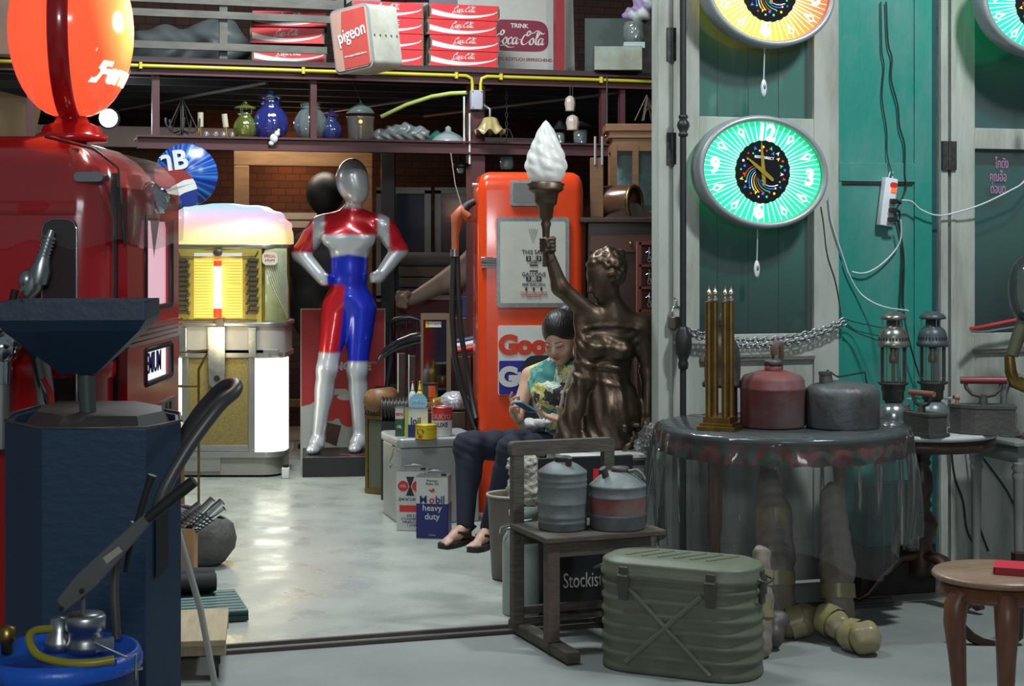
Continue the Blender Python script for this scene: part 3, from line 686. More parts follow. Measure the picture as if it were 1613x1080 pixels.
mb = MB(); mb.tube([W(184, 1005, 2.6), W(180, 930, 2.6), W(182, 890, 2.6), W(192, 862, 2.6), W(210, 822, 2.6)], [.007, .007, .0065, .006, .005], 10); mb.build('standing_tube', mat('tube_steel', (.15, .14, .13), .4, .7), t, world=True)
mb = MB(); mb.tube([W(240, 748, 2.6), W(232, 770, 2.6), W(205, 860, 2.6), W(198, 900, 2.61)], [.0075, .006, .005, .004], 8); mb.build('spout_tube', RUBBER, t, world=True)
mb = MB(); mb.tube([W(150, 1012, 2.5), W(200, 1035, 2.49), W(214, 1030, 2.5), W(214, 1070, 2.5)], .002, 6); mb.build('wire', STEEL, t, world=True)

# ================= things low between the cabinet and the open floor =================
mb = MB(); a = W(287, 880, 4.6); b = WZ(345, 1085, .0); b = Vector((W(347, 1092, 5.5).x, 5.45, .0)); a = W(270, 800, 5.2)
mb.tube([a, W(316, 960, 5.3), b], .011, 8); tag(mb.build('broom_handle', mat('pale_stick', (.45, .47, .44), .5)), 'thin pale wooden stick leaning against the navy cabinet', 'stick')
t = thing('wooden_dolly', 'low plywood dolly on black casters behind the navy cabinet', 'dolly', (-1.2, 5.9, 0), rz=.15)
mb = MB(); mb.box((0, 0, .13), (.36, .5, .022)); mb.box((0, .2, .10), (.36, .04, .04)); mb.box((0, -.2, .10), (.36, .04, .04)); mb.build('deck', mat('plywood', (.45, .36, .22), .6, 0, (.35, .27, .16), 5, stretch=(8, 1, 1)), t, bevel=.003)
for x in (-.14, .14):
    for y in (-.2, .2):
        mb = MB(); mb.cyl((x-.015, y, .035), (x+.015, y, .035), .035, seg=18); mb.box((x, y, .065), (.04, .03, .03)); mb.build('caster', RUBBER, t)
t = thing('roller_mat', 'dark green ribbed metal mat lying by the floor rail', 'mat', tuple(G(314, 6.72)), rz=T)
mb = MB(); mb.box((-.08, 0, .015), (.5, .42, .02))
for i in range(8): mb.cyl((-.32, -.19+i*.054, .032), (.17, -.19+i*.054, .032), .018, seg=10)
mb.build('slats', mat('green_black_metal', (.02, .05, .045), .4, .4), t)
t = thing('rolled_cloth', 'dark rolled cloth resting on the ribbed green mat', 'cloth roll', (-1.33, 6.85, .05), rz=T)
mb = MB(); mb.cyl((-.2, .06, .055), (.1, .06, .05), .055, .045, 16); mb.cyl((-.2, .0, .05), (.1, .0, .045), .04, .038, 16); mb.build('roll', mat('black_cloth', (.02, .02, .022), .8), t)
# woven pot
t = thing('basket_pot', 'round dark grey clay pot on the polished floor by a cardboard box', 'pot', tuple(G(309, 7.74)), rz=.3)
mb = MB(); mb.lathe([(.08, 0), (.13, .03), (.17, .10), (.172, .15), (.15, .21), (.115, .245), (.10, .24), (.13, .20), (.15, .15), (.14, .08), (.07, .03), (.0001, .03)], seg=32, M=Matrix.Rotation(radians(7), 4, 'Y') @ Matrix.Diagonal((1, 1, .98, 1)))
mb.build('pot_body', mat('dark_clay', (.10, .095, .085), .7, 0, (.06, .055, .05), 10, bump=.5, bscale=50), t)
for v in t.children[0].data.vertices:
    if v.co.z > .2: v.co.z += .03*v.co.x/.15*-1+.015
t = thing('cardboard_box', 'brown cardboard box standing by the navy cabinet, springs in it', 'box', tuple(G(270, 7.12)), rz=.1)
mb = MB(); z1 = .35
for (c, s_) in (((0, -.1, .145), (.2, .006, .29)), ((0, .1, .145), (.2, .006, .29)), ((-.1, 0, .145), (.006, .2, .29)), ((.1, 0, .145), (.006, .2, .29)), ((0, 0, .004), (.2, .2, .006))): mb.box(c, s_)
mb.build('carton', mat('cardboard', (.42, .24, .11), .7), t)
c0 = G(285, 6.6)
for i, (px, py, px2, py2, r) in enumerate(((275, 845, 335, 786, .016), (280, 850, 350, 790, .018), (288, 845, 353, 800, .015), (270, 830, 315, 795, .02))):
    d = 7.06+i*.04
    t = thing('coil_spring', ['silver tube in a wire coil poking out of the carton, the upper one', 'silver tube in a wire coil, thickest, poking out of the carton', 'silver tube in a wire coil, lowest, poking out of the carton', 'dark short coiled tube at the left of the carton'][i], 'spring tube', tuple(W(px, py, d)), group='coiled tubes in the carton')
    a = W(px, py, d); b = W(px2, py2, d); mb = MB(); mb.cyl(a, b, r, seg=12); mb.build('tube', CHROME, t, world=True)
    ax = (b-a); u = ax.orthogonal().normalized(); v = ax.normalized().cross(u)
    mb = MB(); mb.tube([a+ax*(.72*k/72)+(u*cos(k*.8)+v*sin(k*.8))*(r+.004) for k in range(73)], .0028, 5); mb.build('wire_coil', IRON, t, world=True)
t = thing('wooden_side_cabinet', 'small brown wooden cabinet half hidden by the navy cabinet', 'cabinet', tuple(G(272, 8.28)), rz=T)
mb = MB(); mb.box((-.05, .1, .27), (.2, .4, .54)); mb.build('carcass', WOODB, t, bevel=.004)
mb = MB(); mb.box((-.04, .1, .555), (.26, .46, .03)); mb.build('top_board', mat('pale_board', (.40, .30, .2), .5), t, bevel=.004)
mb = MB(); mb.cyl((.05, -.02, .30), (.09, -.02, .30), .008, .014, 10); mb.build('knob', BRASS, t)
t = thing('brass_stand', 'thin brass pole stand with short arms beside the jukebox', 'stand', tuple(G(313, 8.0)))
mb = MB(); g0 = G(313, 8.0)
mb.tube([g0+Vector((0, 0, .0)), W(313, 620, 8), W(313, 582, 8), W(327, 556, 8)], .006, 8); mb.build('pole', BRASS, t, world=True)
mb = MB(); mb.tube([W(281, 608, 8), W(312, 608, 8)], .007, 8); mb.build('arm', BRASS, t, world=True)
mb = MB(); mb.tube([W(275, 556, 8), W(328, 551, 8)], .005, 8); mb.build('arm', BRASS, t, world=True)
mb = MB(); 
for a in (0, 2.1, 4.2): mb.tube([g0+Vector((0, 0, .1)), g0+Vector((.07*cos(a), .07*sin(a), .01))], .006, 6)
mb.build('foot', BRASS, t, world=True)
# ================= jukebox =================
JO = W(347, 752, 10.62); s_ = 1
t = thing('jukebox', 'glowing vintage jukebox with pastel lit dome and yellow selector panel', 'jukebox', (JO.x-.02, 10.92, 0), rz=0)
HW = .42
CREAMM = mat('jukebox_grey', (.33, .32, .28), .35, .3); PLM = mat('jukebox_metal', (.45, .45, .43), .3, .8)
mb = MB(); mb.rbox((0, 0, .075), (.80, .56, .12), .12, n=6); mb.rbox((0, 0, .147), (.86, .60, .035), .13, n=6, mi=1); mb.build('base', [CREAMM, PLM], t)
mb = MB(); mb.box((-.10, -.285, .085), (.24, .012, .09)); mb.cyl((-.08, -.295, .095), (-.08, -.28, .095), .018, seg=14); mb.build('coin_return', PLM, t)
mb = MB(); mb.rbox((0, .05, .50), (.78, .44, .70), .1, n=5); mb.build('lower_case', CREAMM, t)
mb = MB(); mb.box((0, -.235, .475), (.40, .02, .59)); 
GRL = mat('gold_grille', (.26, .20, .06), .55, .2, (.18, .14, .045), 120, .5, .1)
mb.build('grille', GRL, t)
mb = MB()
for x in (-.215, .215): mb.box((x, -.245, .475), (.045, .035, .62))
mb.box((0, -.24, .185), (.42, .03, .04)); mb.box((0, -.245, .80), (.78, .03, .05)); mb.build('grille_frame', PLM, t, bevel=.006)
for sx in (-1, 1):
    mb = MB(); vs = []; fs = []
    pr = [(.235, -.255), (.30, -.275), (.36, -.265), (.405, -.225), (.425, -.16), (.43, -.08)]
    mb2 = [(sx*a, b) for a, b in pr]
    m = len(pr)
    for z in (.165, .765):
        for a, b in mb2: vs.append((a, b, z))
    fs = [(i, i+1, m+i+1, m+i) for i in range(m-1)]
    mb.add(vs, fs, 0, True); mb.build('lit_pilaster', mat('white_lamp_plastic', (.9, .9, .85), .3, emit=(1, .98, .78), estr=2.8), t, solid=.006)
mb = MB(); mb.rbox((0, .02, .785), (.86, .58, .03), .14, n=6); mb.build('band', PLM, t)
mb = MB(); mb.rbox((0, .02, .885), (.84, .56, .17), .13, n=6); mb.build('shoulder', mat('taupe_panel', (.38, .35, .32), .5), t)
for x in (-.225, .225): mb = MB(); mb.box((x, -.275, .87), (.05, .03, .19), 0); mb.build('strap', STEEL, t, bevel=.004)
mb = MB(); mb.prism([(-.06, .97), (.05, .97), (.05, .70), (.045, .60), (.02, .575), (-.02, .575), (-.05, .60), (-.055, .70)], -.31, -.27); pl_ = mb.build('coin_plate', STEEL, t, bevel=.004)
mb = MB(); mb.cyl((0, -.318, .64), (0, -.305, .64), .02, seg=16); mb.build('coin_button', BLACK, pl_)
mb = MB(); mb.rbox((0, -.312, .90), (.06, .006, .06), .015, axis='y'); mb.build('coin_window', CHROME, pl_)
mb = MB(); mb.rbox((0, .02, .985), (.87, .60, .028), .14, n=6, lip=.008); mb.build('chrome_rail', PLM, t)
mb = MB(); mb.rbox((0, .02, 1.488), (.84, .57, .028), .14, n=6, lip=.006); mb.build('chrome_rail', PLM, t)
YEL = mat('selector_yellow', (.42, .32, .05), .45)
mb = MB(); mb.rbox((0, .06, 1.235), (.80, .46, .48), .10, n=6); mb.box((0, -.245, 1.235), (.56, .03, .48)); mb.build('selector_case', YEL, t)
IVEM = mat('lit_title_strips', (.9, .6, .15), .5, emit=(1, .62, .12), estr=.85)
mb = MB(); mb.box((0, -.262, 1.225), (.315, .006, .40), 1); 
mb.build('title_panel', [YEL, mat('panel_glow', (.8, .55, .1), .5, emit=(1, .6, .08), estr=.28)], t)
tp = [c for c in t.children if c.name.startswith('title_panel')][0]
for sx in (-1, 1):
    for i in range(20):
        if sx > 0 and i == 11: continue
        mb = MB(); mb.box((sx*.09, -.270, 1.04+i*.0185), (.115, .006, .009)); o = mb.build('title_strip', IVEM, tp)
mb = MB(); mb.cyl((0, -.285, 1.09), (0, -.285, 1.36), .024, seg=16); mb.build('light_tube', mat('white_hot_tube', (1, .9, .6), .3, emit=(1, .82, .42), estr=7), t)
for za, zb in ((1.03, 1.09), (1.36, 1.395)): mb = MB(); mb.cyl((0, -.285, za), (0, -.285, zb), .026, seg=16); mb.build('red_collar', mat('red_collar', (.8, .06, .02), .4, emit=(1, .06, .02), estr=.5), t)
mb = MB(); mb.box((0, -.268, 1.435), (.31, .012, .022)); mb.build('heading_strip', WHITE, t)
KEYM = mat('key_grey', (.10, .085, .07), .4, .4)
for sx in (-1, 1):
    for i in range(12):
        mb = MB(); z = 1.06+i*.031
        mb.box((sx*(.215+.012*(i % 2)), -.272, z), (.07, .02, .017)); mb.ball((sx*(.185+.012*(i % 2)), -.285, z), .009, seg=8)
        mb.build('selector_key', KEYM, t)
mb = MB(); mb.tube([(-.26, -.27, 1.46), (-.24, -.27, 1.425), (-.12, -.27, 1.42), (0, -.27, 1.435), (.12, -.27, 1.42), (.24, -.27, 1.425), (.26, -.27, 1.46)], .004, 6); mb.ball((0, -.28, 1.45), (.03, .01, .022)); mb.build('trim', KEYM, t)
mb = MB(); mb.box((0, -.27, 1.01), (.5, .006, .008)); mb.rbox((.015, -.29, 1.0), (.05, .02, .05), .008, axis='y'); mb.build('trim', KEYM, t)
for sx in (-1, 1):
    mb = MB()
    m = MATS.get('ribbed_pilaster') or mat('ribbed_pilaster', (.46, .48, .26), .25, .2, (.30, .36, .20), 5, emit=(.5, .55, .2), estr=.10)
    pts = []
    for j in range(25):
        a = j/24*pi*.62; pts.append((sx*(.30+.125*sin(a)), -.13-.12*cos(a), 0))
    vs = []; fs = []
    for z in (1.0, 1.475): vs += [(p[0], p[1], z) for p in pts]
    fs = [(i, i+1, 25+i+1, 25+i) for i in range(24)]
    mb.add(vs, fs, 0, True); pil = mb.build('pilaster', m, t, solid=.004)
    mb = MB()
    for k in range(11):
        tt = []
        for j in range(13):
            f = j/12; q = min(1, max(0, .0+k*.06+f*f*.75)); a = q*pi*.6; tt.append((sx*(.30+.131*sin(a)), -.13-.126*cos(a), 1.46-f*.44))
        mb.tube(tt, .0035, 5)
    mb.build('curved_ribs', mat('pale_ribs', (.62, .62, .5), .3, .3), pil)
mb = MB(); mb.rbox((.335, -.268, 1.41), (.10, .006, .085), .03, axis='y'); st = mb.build('round_label', mat('label_paper', (.70, .60, .48), .6), t)
text('lettering', 'SPECIAL', .026, REDP, st, (.335, -.2725, 1.425), sx=.8); text('lettering', '6 PLAYS', .02, INK, st, (.335, -.2725, 1.398), sx=.9)
# pastel dome
def dome_mat():
    m = bpy.data.materials.new('lit_dome_plastic'); m.use_nodes = True; N = m.node_tree.nodes; L = m.node_tree.links; b = N['Principled BSDF']
    tc = N.new('ShaderNodeTexCoord'); sp = N.new('ShaderNodeSeparateXYZ'); L.new(tc.outputs['Object'], sp.inputs[0])
    r = N.new('ShaderNodeMapRange'); r.inputs[1].default_value = 1.50; r.inputs[2].default_value = 1.78; L.new(sp.outputs[2], r.inputs[0])
    cr = N.new('ShaderNodeValToRGB'); e = cr.color_ramp; e.elements[0].position = 0; e.elements[0].color = (1, .72, .25, 1); e.elements[1].position = 1; e.elements[1].color = (.36, .88, .86, 1)
    for p, c in ((.30, (1, .78, .45, 1)), (.5, (1, .66, .66, 1)), (.72, (.86, .70, .98, 1))): q = e.elements.new(p); q.color = c
    L.new(r.outputs[0], cr.inputs[0]); L.new(cr.outputs[0], b.inputs['Emission Color']); L.new(cr.outputs[0], b.inputs['Base Color']); b.inputs['Emission Strength'].default_value = .72; b.inputs['Roughness'].default_value = .25; return m
vs = []; fs = []; NA = 61; NR = 12
for j in range(NR+1):
    f = j/NR; k = sin(f*pi/2); dep = -.29+.30*(1-cos(f*pi/2))*.75
    for i in range(NA):
        a = pi*i/(NA-1); rib = 1+.018*cos((a-pi/2)*16)*f
        x = HW*abs(cos(a))**.62*(1 if cos(a) > 0 else -1)*k*(rib if abs(cos(a)) < .97 else 1); z = .265*abs(sin(a))**.72*k*rib
        vs.append((x, dep, 1.502+z))
for j in range(NR):
    for i in range(NA-1): fs.append((j*NA+i, j*NA+i+1, (j+1)*NA+i+1, (j+1)*NA+i))
base = len(vs)
for i in range(NA):
    x, y, z = vs[NR*NA+i]; vs.append((x, .25, z))
for i in range(NA-1): fs.append((NR*NA+i, NR*NA+i+1, base+i+1, base+i))
mb = MB(); mb.add(vs, fs, 0, True); mb.build('lit_dome', dome_mat(), t)
t = thing('small_bottle', 'tiny white labelled jar on the floor at the jukebox foot', 'jar', tuple(G(450, 10.6)))
mb = MB(); mb.rbox((0, 0, .035), (.05, .05, .07), .012, lip=.006); mb.build('jar_body', WHITE, t); mb = MB(); mb.cyl((0, 0, .07), (0, 0, .09), .018); mb.build('cap', BLACK, t)
pl = bpy.data.lights.new('jukebox_glow', 'POINT'); pl.energy = 5; pl.color = (1, .85, .5); pl.shadow_soft_size = .1
po = bpy.data.objects.new('jukebox_glow', pl); COL.objects.link(po); po.location = (JO.x, 10.35, .9)

# ================= orange fuel pump =================
OP = W(831, 700, 9.25); RZ = .10
ORG = mat('orange_enamel', (.78, .062, .008), .25, 0, (.68, .05, .008), 3, coat=.5)
t = thing('fuel_pump', 'bright orange fuel pump with a white dial face, behind the seated woman', 'fuel pump', (OP.x, 9.47, 0), rz=RZ)
k = 9.25/FPX
def ox(px): return (px-831)*k
def oz(py): return 1.5+(385-py)*k
mb = MB(); prof_box(mb, .298, .22, [(0, 0), (.12, 0), (.13, -.0), (1.80, .0), (1.85, .006), (1.885, .02), (1.903, .045), (1.908, .07)], .05); mb.build('body', ORG, t)
mb = MB(); mb.rbox((ox(833), -.222, oz(413)), (115*k, .02, 142*k), .02, axis='y'); mb.build('dial_frame', STEEL, t, bevel=.006)
mb = MB(); mb.rbox((ox(833), -.233, oz(413)), (103*k, .008, 128*k), .012, axis='y'); dl = mb.build('dial_face', mat('cream_dial', (.62, .60, .52), .4), t)
mb = MB(); mb.rbox((ox(828), -.222, oz(304)), (62*k, .02, 40*k), .016, axis='y'); mb.build('view_frame', STEEL, t, bevel=.004)
mb = MB(); mb.rbox((ox(828), -.233, oz(304)), (53*k, .006, 31*k), .010, axis='y'); mb.build('view_glass', mat('grey_view', (.22, .21, .2), .15), t)
yy = -.2385
text('lettering', 'THIS SALE', .034, INK, dl, (ox(834), yy, oz(397)), sx=.88); text('lettering', 'GALLONS', .032, INK, dl, (ox(834), yy, oz(432)), sx=.95)
text('lettering', 'PER GALLON', .02, INK, dl, (ox(834), yy, oz(448)), sx=1.1)
for r_, (py, n, w_, h_) in enumerate(((407, 3, 7.5, 8), (439, 3, 7.5, 7.5), (455, 3, 3, 5))):
    for i in range(n):
        mb = MB(); mb.box((ox(834+(i-1)*(8.3 if r_ < 2 else 12)), yy, oz(py)), (w_*k, .002, h_*k)); mb.build('number_wheel', mat('wheel_tan', (.45, .38, .25), .5) if i == 1 and r_ < 2 else INK, dl)
for py in (417.5, 426.5): mb = MB(); mb.box((ox(834), yy, oz(py)), (13*k, .002, 2*k)); mb.build('dash', INK, dl)
mb = MB()
for i in range(5): a = (i-2)*.12; mb.add([(ox(833)+sin(a)*.01, yy, oz(384)), (ox(833)+sin(a)*.10-.0015, yy, oz(384)+.085*cos(a)), (ox(833)+sin(a)*.10+.0015, yy, oz(384)+.085*cos(a))], [(0,1,2)])
mb.build('ray_mark', INK, dl)
text('lettering', '2  6  3', .026, WHITE, dl, (ox(834), yy-.003, oz(407)), sx=1.05); text('lettering', '2  6  0', .024, WHITE, dl, (ox(834), yy-.003, oz(439)), sx=1.1); text('lettering', 'JONES', .014, INK, dl, (ox(834), yy-.001, oz(413.5)))
for j, s in enumerate(('THE COST OF THIS GASOLINE AND', 'TAX ARE SHOWN ON EVERY SALE', 'FEDERAL TAX INCL')): text('fine_print', s, .0095, REDP, dl, (ox(834), yy-.001, oz(460+j*3.2)), sx=1.0)
mb = MB()
for dz in (0, .032): mb.rbox((ox(763), -.225, oz(413)+.016-dz), (.085, .022, .028), .011, axis='x')
mb.build('hinge_bands', CHROME, t)
mb = MB(); mb.rbox((ox(838), -.222, oz(567)), (120*k, .012, 109*k), .012, axis='y'); sg = mb.build('price_sign', WHITE, t)
mb = MB(); mb.rbox((ox(838), -.229, oz(594)), (117*k, .006, 53*k), .010, axis='y'); mb.build('sign_lower_half', mat('sign_navy', (.03, .02, .28), .45), sg)
text('lettering', 'Good', .142, mat('sign_red', (.72, .05, .02), .45), sg, (ox(779), -.230, oz(544)), sx=1.02, off=.009, align='LEFT')
text('lettering', 'Gulf', .142, WHITE, sg, (ox(779), -.234, oz(594)), sx=1.02, off=.009, align='LEFT')
mb = MB(); P_ = lambda px, py, y=-.1: (ox(px), y, oz(py))
mb.tube([P_(744, 316), P_(733, 322), P_(722, 335)], [.02, .025, .03], 12); nb = mb.build('nozzle_spout', RUBBER, t)
mb = MB(); mb.tube([P_(733, 342), P_(722, 332), P_(716, 342), P_(715, 352), P_(713, 370), P_(713, 392)], [.03, .042, .04, .03, .022, .021], 14); mb.cyl(P_(712, 345), P_(760, 345, -.05), .014, seg=8); mb.build('nozzle_grip', mat('tan_rubber', (.42, .10, .035), .5), t)
mb = MB(); mb.cyl(P_(712, 392), P_(712, 404), .024, seg=12); mb.build('hose_collar', STEEL, t)
mb = MB(); mb.tube([P_(711, 404), P_(709, 450), P_(708, 500), P_(712, 560), P_(722, 610), P_(737, 655), P_(745, 680, -.15), P_(752, 700, -.2)], .0175, 10)
mb.tube([P_(716, 404), P_(718, 460), P_(721, 520), P_(731, 580), P_(739, 630), P_(744, 660, -.2)], .016, 10); mb.build('hose', RUBBER, t)
mb = MB(); mb.cyl(P_(740, 290), P_(748, 290), .01); mb.tube([P_(706, 240, -.1), P_(713, 290), P_(722, 320)], .003, 5); mb.build('hook_wire', mat('pale_wire', (.5, .48, .4), .5), t)
# ================= mannequin in racing leathers on a black plinth =================
SILV = (.50, .52, .55); REDC = (.52, .012, .02); BLUC = (.012, .03, .50)
def smoothstep(x, w=.004): return np.clip(x/w*.5+.5, 0, 1)[:,None]
MO = G(551, 10.95); MO.z = 0
t = thing('mannequin', 'life-size glossy mannequin in red, blue and silver suit, hands on hips', 'mannequin', tuple(MO))
q = 1/243.
def mp(px, py, y=0.): return ((px-548)*q, y, (752-py)*q)
sd = SD((-.44, -.34, .06), (.42, .26, 2.08), .0105)
# torso
sd.ell(mp(549, 375, 0), (.165, .115, .14), k=.03).ell(mp(522, 378, -.07), (.075, .05, .06), k=.05).ell(mp(572, 378, -.07), (.075, .05, .06), k=.05)
sd.ell(mp(547, 412, .0), (.125, .095, .14), k=.06).ell(mp(547, 440, .0), (.122, .092, .10), k=.06).ell(mp(546, 472, .01), (.148, .108, .10), k=.06)
sd.cone(mp(551, 350, .01), mp(551, 330, -.005), .058, .052, k=.04)
sd.chain([mp(512, 352, .01), mp(551, 345, .01), mp(592, 352, .01)], [.062, .07, .062], .05)
for P, R in (([(500, 358), (467, 402), (508, 444)], [.074, .054, .042]), ([(602, 358), (627, 396), (596, 440)], [.072, .053, .040])):
    a = mp(*P[0], .01); b = mp(*P[1], .05); c = mp(*P[2], -.07 if P[0][0] < 540 else -.03)
    sd.cone(a, b, R[0], R[1]+.006, .03); sd.cone(b, c, R[1]+.004, R[2], .02)
    sgn = 1 if P[0][0] < 540 else -1
    m_ = Vector(a).lerp(Vector(b), .45); sd.ell(m_, (.056, .056, .075), k=.03)
    sd.ell(Vector(c)+Vector((.02*sgn, -.005, 0)), (.045, .036, .040), k=.015)
    for j in range(4): sd.cone(Vector(c)+Vector((.03*sgn, -.035, .024-.017*j)), Vector(c)+Vector((.055*sgn, -.005, .020-.017*j)), .0105, .010, .004)
    sd.cone(Vector(c)+Vector((0, -.03, .03)), Vector(c)+Vector((.035*sgn, -.045, .025)), .012, .010, .006)
# legs
for hip, kn, an, yk in (((526, 492), (513, 588), (498, 695), -.05), ((567, 492), (560, 590), (563, 695), .02)):
    h = mp(*hip, .01); k_ = mp(*kn, yk-.02); a = mp(*an, yk+.03)
    sd.cone(h, k_, .100, .066, .05); sd.cone(k_, a, .064, .045, .04)
    c_ = Vector(k_).lerp(Vector(a), .3); sd.ell(c_+Vector((0, .02, 0)), (.056, .058, .11), k=.04)
    f = Vector(a); sd.chain([f+Vector((0, .02, -.03)), f+Vector((-.01, -.04, -.055)), f+Vector((-.02, -.13, -.075))], [.044, .048, .036], .03)
    sd.ell(f+Vector((-.022, -.13, -.08)), (.042, .06, .032), k=.02)
# head: a plain smooth egg
sd.ell(mp(552, 283, -.01), (.108, .125, .142), k=.02).ell(mp(560, 303, -.04), (.075, .08, .085), k=.05)
sd.F = np.where(np.broadcast_to(sd.ax[2][None,None,:] < .125, sd.F.shape), .1, sd.F)
def mcol(P):
    x, y, z = P[:,0], P[:,1], P[:,2]
    px = x/q+548; py = 752-z/q
    S_, R_, B_ = [np.tile(np.array(c), (len(P), 1)) for c in (SILV, REDC, BLUC)]
    out = S_.copy()
    def put(c, m): nonlocal out; out = out*(1-m)+c*m
    body = smoothstep(np.minimum(px-498, 598-px), 1.5)*smoothstep(py-395, 2.)
    leg = smoothstep(py-470, 2.)
    put(B_, smoothstep(py-403-.16*abs(px-548), 2.)*smoothstep(np.minimum(px-514, 580-px), 2)*smoothstep(560-py, 2))
    put(R_, smoothstep(py-452, 2)*smoothstep(543-px-.10*(py-452), 2.)*smoothstep(560-py, 2))
    put(R_, smoothstep(372-py-.0*px, 2)*smoothstep(np.minimum(px-508, 594-px), 2)*smoothstep(py-329, 2))
    put(R_, smoothstep(400-py, 2)*smoothstep(490-px, 2)); put(R_, smoothstep(398-py, 2)*smoothstep(px-612, 2))
    put(B_, smoothstep(py-455, 2)*smoothstep(px-543, 2.)*smoothstep(575-py, 2))
    return out
MANM = mat('glossy_figure_paint', (.5, .5, .5), .3, .3, attr='Col', coat=.6)
sd.mesh('figure', MANM, t, color=mcol)
mb = MB(); mb.box((-.09, -.03, .065), (.44, .50, .13)); pb = mb.build('plinth', mat('plinth_black', (.012, .012, .013), .35), t, bevel=.004)
t.children[1].rotation_euler = (0, 0, .12)
mb = MB()
for i in range(9): mb.box((-.06+i*.022, -.17+.012*(i % 2), .1305), (.014, .02, .001))
mb.build('red_writing', REDP, pb)

# ================= seated woman =================
SKIN = mat('skin', (.58, .35, .25), .5, 0, (.54, .31, .22), 8)
WO = G(890, 8.45)
t = thing('person', 'seated woman in a floral sleeveless top and dark trousers looking at a phone', 'person', tuple(WO))
def wp(px, py, d): return W(px, py, d)
lo = W(700, 880, 8.7); 
A = lambda *p: wp(*p)
sd = SD((-.50, 7.55, -.01), (.62, 8.85, 1.25), .0085)
# legs (inside the trousers) and feet
hR, kR, aR = A(892, 700, 8.62), A(738, 702, 8.42), A(733, 828, 8.30)
hL, kL, aL = A(905, 705, 8.45), A(806, 708, 8.12), A(770, 832, 8.22)
for h, k_, a, toe in ((hR, kR, aR, Vector((-.10, -.15, 0))), (hL, kL, aL, Vector((-.07, -.16, 0)))):
    sd.cone(h, k_, .075, .055, .03).cone(k_, a, .05, .034, .02)
    b = Vector((a.x, a.y, .045)); sd.chain([b+Vector((0, .01, .03)), b+toe*.45+Vector((0, 0, .005)), b+toe*.85+Vector((0, 0, -.015))], [.034, .030, .024], .02)
    sd.ell(b+Vector((0, .02, -.008)), (.032, .036, .03), k=.02)
    tn = toe.normalized(); sx_ = Vector((-tn.y, tn.x, 0))
    for j in range(5): o_ = sx_*(.03-.0145*j)*(1 if h is hR else -1); sd.cone(b+toe*.85+o_*.8+Vector((0, 0, -.012)), b+toe*(1.12-.05*j)+o_+Vector((0, 0, -.02)), .012-.001*(j > 0), .0095-.0006*j, .006)
# torso, shoulders, neck
PEL = A(893, 690, 8.52); CH = A(878, 612, 8.46); NK = A(886, 572, 8.42); HD = A(880, 535, 8.33)
shR = A(836, 592, 8.50); shL = A(918, 590, 8.26)
sd.ell(PEL, (.15, .15, .11), k=.05).ell(A(888, 650, 8.50), (.12, .12, .13), k=.06).ell(CH, (.13, .12, .12), k=.06)
sd.chain([shR, NK+Vector((0, .02, -.02)), shL], [.048, .055, .048], .05)
sd.cone(NK+Vector((.01, .03, -.03)), HD+Vector((.02, .04, -.02)), .052, .047, .03)
elR = A(815, 652, 8.42); wrR = A(816, 660, 8.18)
elL = A(930, 668, 8.10); wrL = A(884, 661, 8.02)
sd.cone(shR, elR, .043, .036, .02).cone(elR, wrR, .036, .025, .012)
sd.cone(shL, elL, .043, .036, .02).cone(elL, wrL, .036, .025, .012)
body_sd = sd
# head in its own frame: X right of the face, Y forward
f = Vector((-.36, -.80, -.44)).normalized(); up = Vector((-.22, -.36, .88)); up = (up-f*up.dot(f)).normalized(); rt = f.cross(up)
HM = Matrix((rt, f, up)).transposed()
c0 = A(882, 533, 8.31); HS = 1.09
def hp(x, y, z): return c0+HM @ Vector((x, y, z))*HS
def hr(*v): return tuple(a*HS for a in v)
sd.ell(hp(0, -.020, .030), hr(.073, .093, .088), rot=HM, k=.01).ell(hp(0, .018, -.035), hr(.058, .062, .075), rot=HM, k=.03)
sd.ell(hp(0, .05, -.088), hr(.022, .020, .018), rot=HM, k=.025)
sd.ell(hp(.036, .052, -.035), hr(.024, .022, .028), rot=HM, k=.02).ell(hp(-.036, .052, -.035), hr(.024, .022, .028), rot=HM, k=.02)
sd.cone(hp(0, .075, .012), hp(0, .093, -.024), .008, .0125, .012).ell(hp(.010, .084, -.030), hr(.008, .009, .007), rot=HM, k=.006).ell(hp(-.010, .084, -.030), hr(.008, .009, .007), rot=HM, k=.006)
for s2 in (-1, 1): sd.ell(hp(.031*s2, .078, .006), hr(.017, .012, .010), rot=HM, k=.012, sub=True); sd.ell(hp(.031*s2, .064, .004), hr(.0155, .0125, .0105), rot=HM, k=.004)
sd.ell(hp(0, .076, -.052), hr(.021, .011, .0055), rot=HM, k=.004).ell(hp(0, .074, -.062), hr(.018, .011, .006), rot=HM, k=.004)
for s2 in (-1, 1): sd.ell(hp(.074*s2, -.015, -.012), hr(.009, .016, .028), rot=HM, k=.006)
